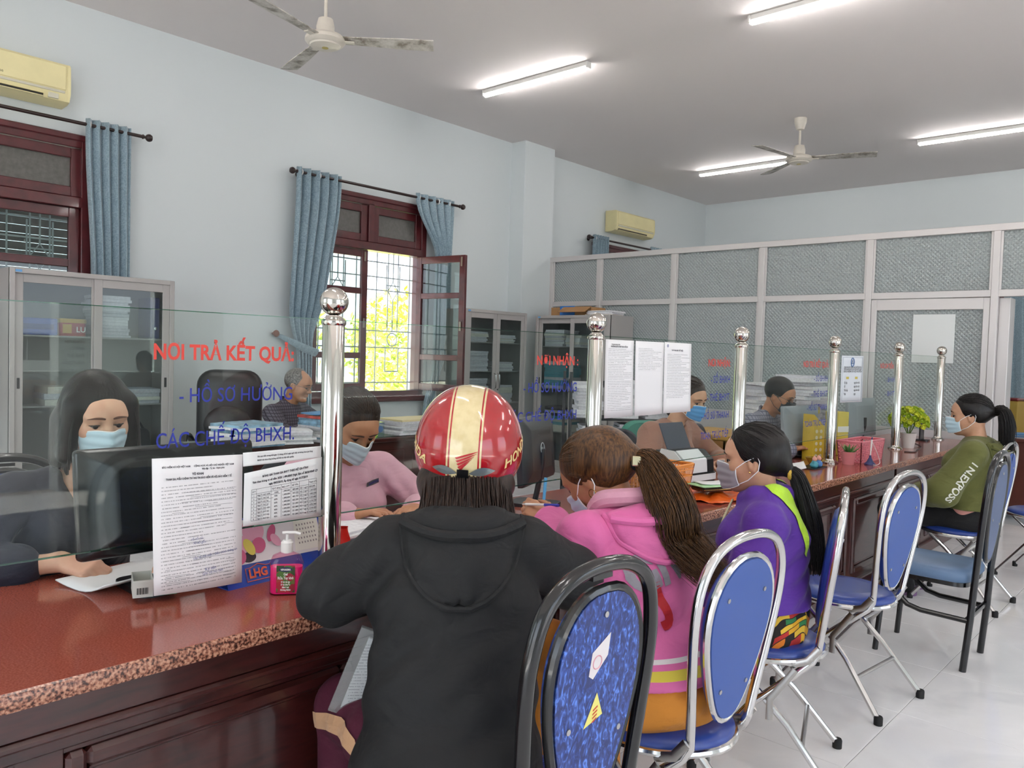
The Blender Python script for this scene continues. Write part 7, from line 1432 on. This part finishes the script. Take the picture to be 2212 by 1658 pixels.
T = thing('file_holder', 'yellow perforated file holder behind the fourth post', 'file holder', (-2.04, 5.2, ZCT), math.radians(70)); M_yel = mat('yellow plastic', '#d8b93a', .4); b = MB().prism([(-.05, 0), (.05, 0), (.05, .22), (-.05, .3)], -.045, -.042, lambda u, v, d: (u, d, v)).prism([(-.05, 0), (.05, 0), (.05, .22), (-.05, .3)], .042, .045, lambda u, v, d: (u, d, v)); b.box(-.05, -.047, -.042, .042, 0, .3); b.box(.047, .05, -.042, .042, 0, .22); b.box(-.05, .05, -.042, .042, 0, .003); obj('shell', b, M_yel, T, smooth=False)
for i in range(10): obj('round_hole', MB().lathe([(.012, 0), (.012, .0005)], 14, (-.022+.04*(i % 2), -.0457, .03+.04*(i//2)), 'y'), mat('pale hole', '#e8dfc0', .6), T)
obj('files', MB().box(-.042, .042, -.035, .035, .004, .24, .003), M_pap[0], T)
T = thing('yellow_carton', 'yellow paper ream carton right of the fourth post', 'box', (-2.06, 5.66, ZCT), math.radians(70)); obj('carton', MB().box(-.055, .055, -.055, .055, 0, .30, .003), mat('yellow card', '#d6c04a', .5), T); obj('white_label', MB().box(-.055, .055, -.0558, -.0552, .16, .2), M_white, T, smooth=False)
T = thing('flower_pot', 'yellow green artificial flowers in a white pot at the far end', 'plant', (-1.86, 6.62, ZCT)); obj('pot', MB().lathe([(.042, 0), (.058, .11), (.06, .115), (.053, .115), (.05, .09)], 24), mat('white ceramic', '#d9d4ce', .35), T); obj('moss', MB().lathe([(1e-4, .1), (.052, .098)], 20), mat('dark soil', '#3a2a20', .9), T)
fl0 = None; M_fl = [mat('lime petals', '#d8de48', .55, var=.12), mat('green petals', '#a2bb2e', .55, var=.12)]
rgf = random.Random(5)
for i in range(62):
    a = 2.399963*i; z = 1-1.25*i/61; rr = math.sqrt(max(0, 1-z*z)); d = Vector((rr*math.cos(a)*.125, rr*math.sin(a)*.13, .075*z*1.25)); c = Vector((0, 0, .20))+d*rgf.uniform(.85, 1.05)
    if fl0 is None or i == 1:
        m = MB(); rows = []
        for rr_, zz in ((.004, .0), (.016, .006), (.022, .018), (.02, .028)): rows.append([(rr_*(1+.14*math.cos(5*q))*math.cos(q), rr_*(1+.14*math.cos(5*q))*math.sin(q), zz) for q in [2*PI*k/20 for k in range(20)]])
        m.grid(rows, closed_u=True); m.sphere((0, 0, .014), .008, 8, 6); o = obj('blossom', m, M_fl[i % 2], T, angle=None); o.location = c; 
        if fl0 is None: fl0 = o
        else: fl1 = o
    else: o = inst(fl0 if i % 2 == 0 else fl1, T, c)
    o.rotation_euler = d.normalized().to_track_quat('Z', 'Y').to_euler()
for i in range(8): a = 2*PI*i/8; obj('stem', MB().tube([(0, 0, .09), (.03*math.cos(a), .03*math.sin(a), .15), (.05*math.cos(a), .05*math.sin(a), .2)], .003, 6), mat('stem green', '#5a7a30', .6), T)
cb = obj('black_cable', MB().tube(catmull([(-2.0, 6.7, ZCT+.09), (-1.9, 6.82, ZCT+.03), (-1.8, 6.75, ZCT+.004), (-1.75, 6.45, ZCT+.004), (-1.72, 6.3, ZCT+.004), (-1.78, 6.25, ZCT+.004)], 6), .004, 6), M_black); tag(cb, 'thin black cable lying by the flower pot', 'cable')
sp_ = thing('tablet_stand', 'slim black device standing near the last post', 'device', (-1.95, 7.35, ZCT)); obj('panel', MB().box(-.02, -.005, -.05, .05, .01, .2, .004), M_black, sp_); obj('foot', MB().prism(rrect(.1, .1, .02, 3), 0, .012), M_black, sp_)
# ================= BACK OFFICE =================
T = thing('office_desk', 'dark lacquered desk of the older man by the wall', 'desk', (-4.97, 3.45, 0)); obj('desktop', MB().box(-.08, .42, -1.12, 1.25, .725, .76, .008), M_lac, T); obj('modesty_panel', MB().box(.36, .39, -1.08, 1.2, .05, .725, .004), M_lac, T)
for y in (-1.08, 1.17): obj('side_panel', MB().box(-.06, .36, y, y+.035, .0, .725, .004), M_lac, T)
for k in range(3): obj('front_panel', MB().box(.39, .402, -1.0+.74*k, -.34+.74*k, .12, .66, .006), M_lac, T)
obj('glass_cover', MB().box(-.06, .40, -1.1, 1.23, .7605, .766), thin_glass('desk glass', '#d8ecdf', .8), T, smooth=False)
zd = .7665; mags = [M_pap[0], M_pap[1], mat('magazine print', '#7da0b8', .4, var=.5, vscale=25)]
paper_stack('wide stack of papers and magazines, left on the back desk', (-4.62, 2.6, zd), .30, .36, .15, 9, 8, mags, top=mat('magazine cover', '#8fb3c9', .35, var=.5, vscale=14)); paper_stack('leaning paper bundle in the middle of the back desk', (-4.62, 2.92, zd), .24, .24, .09, 6, -20, M_pap[:2]); paper_stack('tall stack with a red magazine on top, beside the nearest post', (-4.62, 3.20, zd), .3, .3, .17, 10, 4, mags, top=mat('red magazine cover', '#b8453e', .35, var=.5, vscale=18))
flat_sheet('blue_folder', 'pale blue folder on top of the tall desk stack', (-4.62, 3.2, zd+.178), 20, .22, .3, .02, 6, M_pblue)
T = thing('pen_cup', 'clear cup of pens with a blue crest on the back desk', 'pen cup', (-4.66, 3.66, zd)); obj('cup', MB().box(-.04, .04, -.04, .04, 0, .1, .004), thin_glass('clear plastic', '#e6eef2', .8), T); obj('crest', MB().lathe([(.024, 0), (.024, .001)], 20, (.0405, 0, .05), 'x'), mat('crest blue', '#5b7aa6', .6), T)
for i, c_ in enumerate(('#2a3aa8', '#c9d83a', '#7a3a6a')): obj('pen', MB().tube([(.01*(i-1), .01*(1-i), .005), (.02*(i-1), .03*(1-i), .17)], .005, 8), mat('pen '+c_, c_, .4), T)
paper_stack('white files piled on the right of the back desk', (-4.7, 4.05, zd), .28, .5, .11, 7, 3, M_pap[:2], top=mat('cream file cover', '#d9c99a', .6)); 
T = thing('office_chair', 'tall black leather office chair beside the older man', 'chair', (-5.98, 3.2, 0), math.radians(-38)); M_lea = mat('black leather', '#1d1d1f', .35, bump=.2, bscale=90, bdist=.002); rows = []
for k, (x, s_) in enumerate(((-.07, .9), (-.05, 1), (.0, 1.0), (.035, .93), (.05, .7), (.053, .3))): rows.append([(x-.12*(v+.38)*0, u*s_, .86+v*s_) for u, v in rrect(.5, .68, .13, 6)])
m = MB().grid(rows, closed_u=True); k = len(rows[0]); m.add(rows[-1], [tuple(range(k))]); m.add(rows[0], [tuple(range(k))[::-1]]); obj('backrest', m, M_lea, T, angle=60); obj('back_pad', MB().sphere((.045, 0, .76), .1, 16, 10, (.35, 1.9, 1.6)), M_lea, T); obj('seat', MB().prism(rrect(.46, .48, .1, 5, .22, 0), .42, .52), M_lea, T); obj('gas_lift', MB().cyl((.2, 0, .1), (.2, 0, .42), .03, 14), M_black, T)
for i in range(5): a = 2*PI*i/5; obj('base_leg', MB().tube([(.2, 0, .11), (.2+.28*math.cos(a), .28*math.sin(a), .07)], .02, 8), M_black, T); obj('castor', MB().sphere((.2+.28*math.cos(a), .28*math.sin(a), .03), .029, 10, 8), M_black, T)
for s in (-1, 1): obj('armrest', MB().tube(catmull([(.0, s*.27, .6), (.12, s*.28, .68), (.32, s*.27, .68), (.36, s*.25, .5)], 5), .025, 8), M_black, T)
black_chair('black tube chair behind the clerk with the bob, at the left edge', (-2.77, .80, 0), -4, mat('navy vinyl', '#2a3c66', .4), mat('navy vinyl', '#2a3c66', .4), M_pat, False)
def task_chair(label, loc, rz, col, w_=.42, h=.5, z0=.52):
    T = thing('task_chair', label, 'chair', loc, math.radians(rz)); m = mat(label[:10]+' fabric', col, .85, bump=.2, bscale=300, bdist=.001); rows = [[(x, u*s_, z0+h/2+v*s_) for u, v in rrect(w_, h, .14, 6)] for x, s_ in ((-.22, .93), (-.2, 1), (-.17, 1), (-.15, .9), (-.145, .5))]; q = MB().grid(rows, closed_u=True); k = len(rows[0]); q.add(rows[-1], [tuple(range(k))]); q.add(rows[0], [tuple(range(k))[::-1]]); obj('backrest', q, m, T, angle=60); obj('seat', MB().prism(rrect(.44, .44, .1, 5), .41, .48), m, T); obj('back_bar', MB().tube([(-.21, 0, .6), (-.24, 0, .45), (-.1, 0, .39), (0, 0, .39)], .018, 8), M_black, T); obj('gas_lift', MB().cyl((0, 0, .08), (0, 0, .41), .026, 12), M_black, T)
    for i in range(5): a = 2*PI*i/5; obj('base_leg', MB().tube([(0, 0, .09), (.26*math.cos(a), .26*math.sin(a), .06)], .018, 8), M_black, T); obj('castor', MB().sphere((.26*math.cos(a), .26*math.sin(a), .028), .027, 10, 8), M_black, T)
    return T
task_chair('teal fabric office chair between the pink hoodie and the brown blazer', (-3.36, 5.0, 0), 160, '#3f8272', h=.42); task_chair('charcoal office chair half hidden beside the teal chair', (-3.22, 4.45, 0), 150, '#33343c', h=.40); task_chair('dark office chair of the clerk in pink', (-2.78, 1.9, 0), -10, '#2c2e36', h=.42); task_chair('grey office chair of the man with the grey mask', (-2.78, 5.24, 0), 0, '#4a4d55', h=.4); task_chair('black office chair of the brown blazer clerk', (-2.80, 4.12, 0), -6, '#26272b', h=.38)
# rack with paper stacks behind the taped sheets
T = thing('metal_rack', 'black metal rack loaded with paper stacks', 'rack', (-4.2, 6.1, 0), math.radians(-43)); M_rk = mat('black rack steel', '#2a2b2e', .4)
for z in (.1, .47, .84): obj('rack_shelf', MB().box(-.2, .2, -.5, .5, z-.02, z, .003), M_rk, T)
for s in (-1, 1):
    for q in (-1, 1): obj('rack_post', MB().box(s*.19-.012, s*.19+.012, q*.49-.012, q*.49+.012, 0, 1.25, .002), M_rk, T)
RM = Matrix.Translation((-4.2, 6.1, 0)) @ Matrix.Rotation(math.radians(-43), 4, 'Z')
for i, (y, z, h, lb) in enumerate(((-.3, .84, .3, 'left paper stack on top of the black rack'), (.02, .84, .34, 'middle paper stack on top of the black rack'), (.33, .84, .28, 'right paper stack on top of the black rack'), (-.25, .47, .28, 'left paper stack on the second rack shelf'), (.1, .47, .3, 'middle paper stack on the second rack shelf'), (.36, .47, .26, 'right paper stack on the second rack shelf'))): p = RM @ Vector((0, y, z)); paper_stack(lb, tuple(p), .3, .24, h, 12, -43, M_pap[:2], group='stacks on the rack', seed=i)
T = thing('wooden_table', 'light wooden side table behind the brown blazer clerk', 'table', (-2.98, 5.68, 0), 0); M_pine = mat('honey wood', '#b07a45', .4, var=.15); obj('tabletop', MB().box(-.25, .25, -.3, .3, .8, .84, .006), mat('yellow wood', '#c99a48', .35, var=.1), T); obj('drawer_front', MB().box(-.22, .22, -.29, -.275, .66, .8, .004), M_pine, T)
for s in (-1, 1):
    for q in (-1, 1): obj('leg', MB().box(s*.22-.025, s*.22+.025, q*.265-.025, q*.265+.025, 0, .8, .004), M_pine, T)
# tall stacks behind the man with the grey mask
T = thing('filing_desk', 'grey desk carrying the tall paper stacks', 'desk', (-2.95, 6.95, 0), 0); obj('desktop', MB().box(-.45, .35, -.7, .7, .74, .77, .004), M_cab, T)
for y in (-.68, .64): obj('side_panel', MB().box(-.42, .32, y, y+.04, 0, .74, .003), M_cab, T)
for i, (x, y, h, lb) in enumerate(((-2.93, 6.34, .43, 'tall white paper stack left behind the grey mask man'), (-2.72, 6.6, .50, 'highest white paper stack behind the grey mask man'), (-2.72, 6.92, .36, 'sloping paper stack right behind the grey mask man'))): paper_stack(lb, (x, y, .77), .32, .27, h, 16, -30+25*i, M_pap[:2], group='tall stacks on the grey desk', jit=.03, seed=i+3)
T = thing('sticky_note', 'small yellow sticky note on the paper stack', 'note', (-2.56, 6.6, 1.0)); obj('note', MB().box(-.001, .001, -.035, .035, -.03, .03), mat('sticky yellow', '#e6d34a', .6), T, smooth=False); 
# desk with collection box beyond the doorway
T = thing('side_desk', 'brown wooden desk at the right edge by the doorway', 'desk', (-1.45, 9.0, 0), 0); M_bw = mat('reddish brown wood', '#5d2c20', .35, var=.15, coat=.3); obj('desktop', MB().box(-.42, .5, -.45, .6, .72, .75, .005), M_bw, T); obj('front_panel', MB().box(-.40, .48, -.43, -.40, .05, .72, .004), M_bw, T)
for x in (-.4, .45): obj('side_panel', MB().box(x, x+.03, -.40, .58, 0, .72, .004), M_bw, T)
T = thing('collection_box', 'yellow collection box with a red lid on the side desk', 'box', (-1.64, 9.15, .75), math.radians(-20)); obj('box_body', MB().box(-.13, .13, -.12, .12, 0, .33, .006), mat('mustard box', '#c2a24a', .5), T); obj('lid', MB().box(-.14, .14, -.13, .13, .33, .36, .012), mat('dark red gloss', '#7d1c22', .15, coat=.5), T); obj('paper_label', MB().box(-.07, .05, -.1215, -.1205, .05, .28), M_white, T, smooth=False)
paper_stack('blue and white papers on the side desk in front of the collection box', (-1.5, 8.75, .75), .3, .24, .05, 4, 10, [M_pblue, M_pap[0]])
# clear folder leaning against the counter beside the helmeted woman
T = thing('document_folder', 'clear plastic folder of papers held between the woman in black and counter', 'folder', (-1.475, 1.13, .535), math.radians(-40)); Mx = Matrix.Rotation(math.radians(-20), 4, 'X') @ Matrix.Rotation(math.radians(8), 4, 'Y'); obj('papers', MB().box(-.004, .003, -.055, .07, .010, .2, .001).xf(Mx), doc_mat('folder papers', 30, seed=51.0), T, smooth=False); obj('plastic_sleeve', MB().box(-.006, .006, -.08, .08, 0, .22, .001).xf(Mx), thin_glass('folder plastic', '#dfe3e4', .9, haze=.18, rough=.1), T, smooth=False)
# ================= OUTSIDE THE WINDOW =================
gr = struct('floor_outside', MB().box(-40, XW-.3, -25, 30, -.4, -.3), mat('bright concrete yard', '#e0dac8', .9, var=.1, vscale=2), smooth=False, label='sunlit concrete yard outside the window')
M_leaf = mat('sunlit leaves', '#bccb5a', .6, var=.3, vscale=3); M_bark = mat('bark', '#6a5a48', .9)
def tree(label, x, y, h, r_, n_, seed):
    T = thing('tree', label, 'tree', (x, y, -.3)); rg = np.random.default_rng(seed); obj('trunk', MB().tube([(0, 0, 0), (.1, .05, h*.3), (0, .1, h*.6)], [.1, .08, .04], 8), M_bark, T); v = []; f = []
    for i in range(n_):
        d = rg.normal(0, 1, 3); d /= np.linalg.norm(d); c = A(0, 0, h*.58)+d*rg.uniform(.45, 1)**.5*A(r_, r_, h*.42)*rg.uniform(.7, 1.05); a = rg.normal(0, 1, 3); a /= np.linalg.norm(a); b = np.cross(a, rg.normal(0, 1, 3)); b /= np.linalg.norm(b); s_ = rg.uniform(.05, .11); k = len(v); v += [tuple(c-a*s_), tuple(c+b*s_*.45), tuple(c+a*s_), tuple(c-b*s_*.45)]; f.append((k, k+1, k+2, k+3))
    o = obj('foliage', MB().add(v, f), M_leaf, T, smooth=False); o['kind'] = 'stuff'
tree('leafy yellow green tree seen through the left window panes', -12.5, 7.0, 3.6, 1.4, 4200, 1); tree('bushy tree seen through the open window', -12.0, 10.3, 3.0, 1.5, 4200, 2); tree('low shrub outside seen through the open sash', -11.0, 13.6, 2.3, 1.2, 3000, 3)
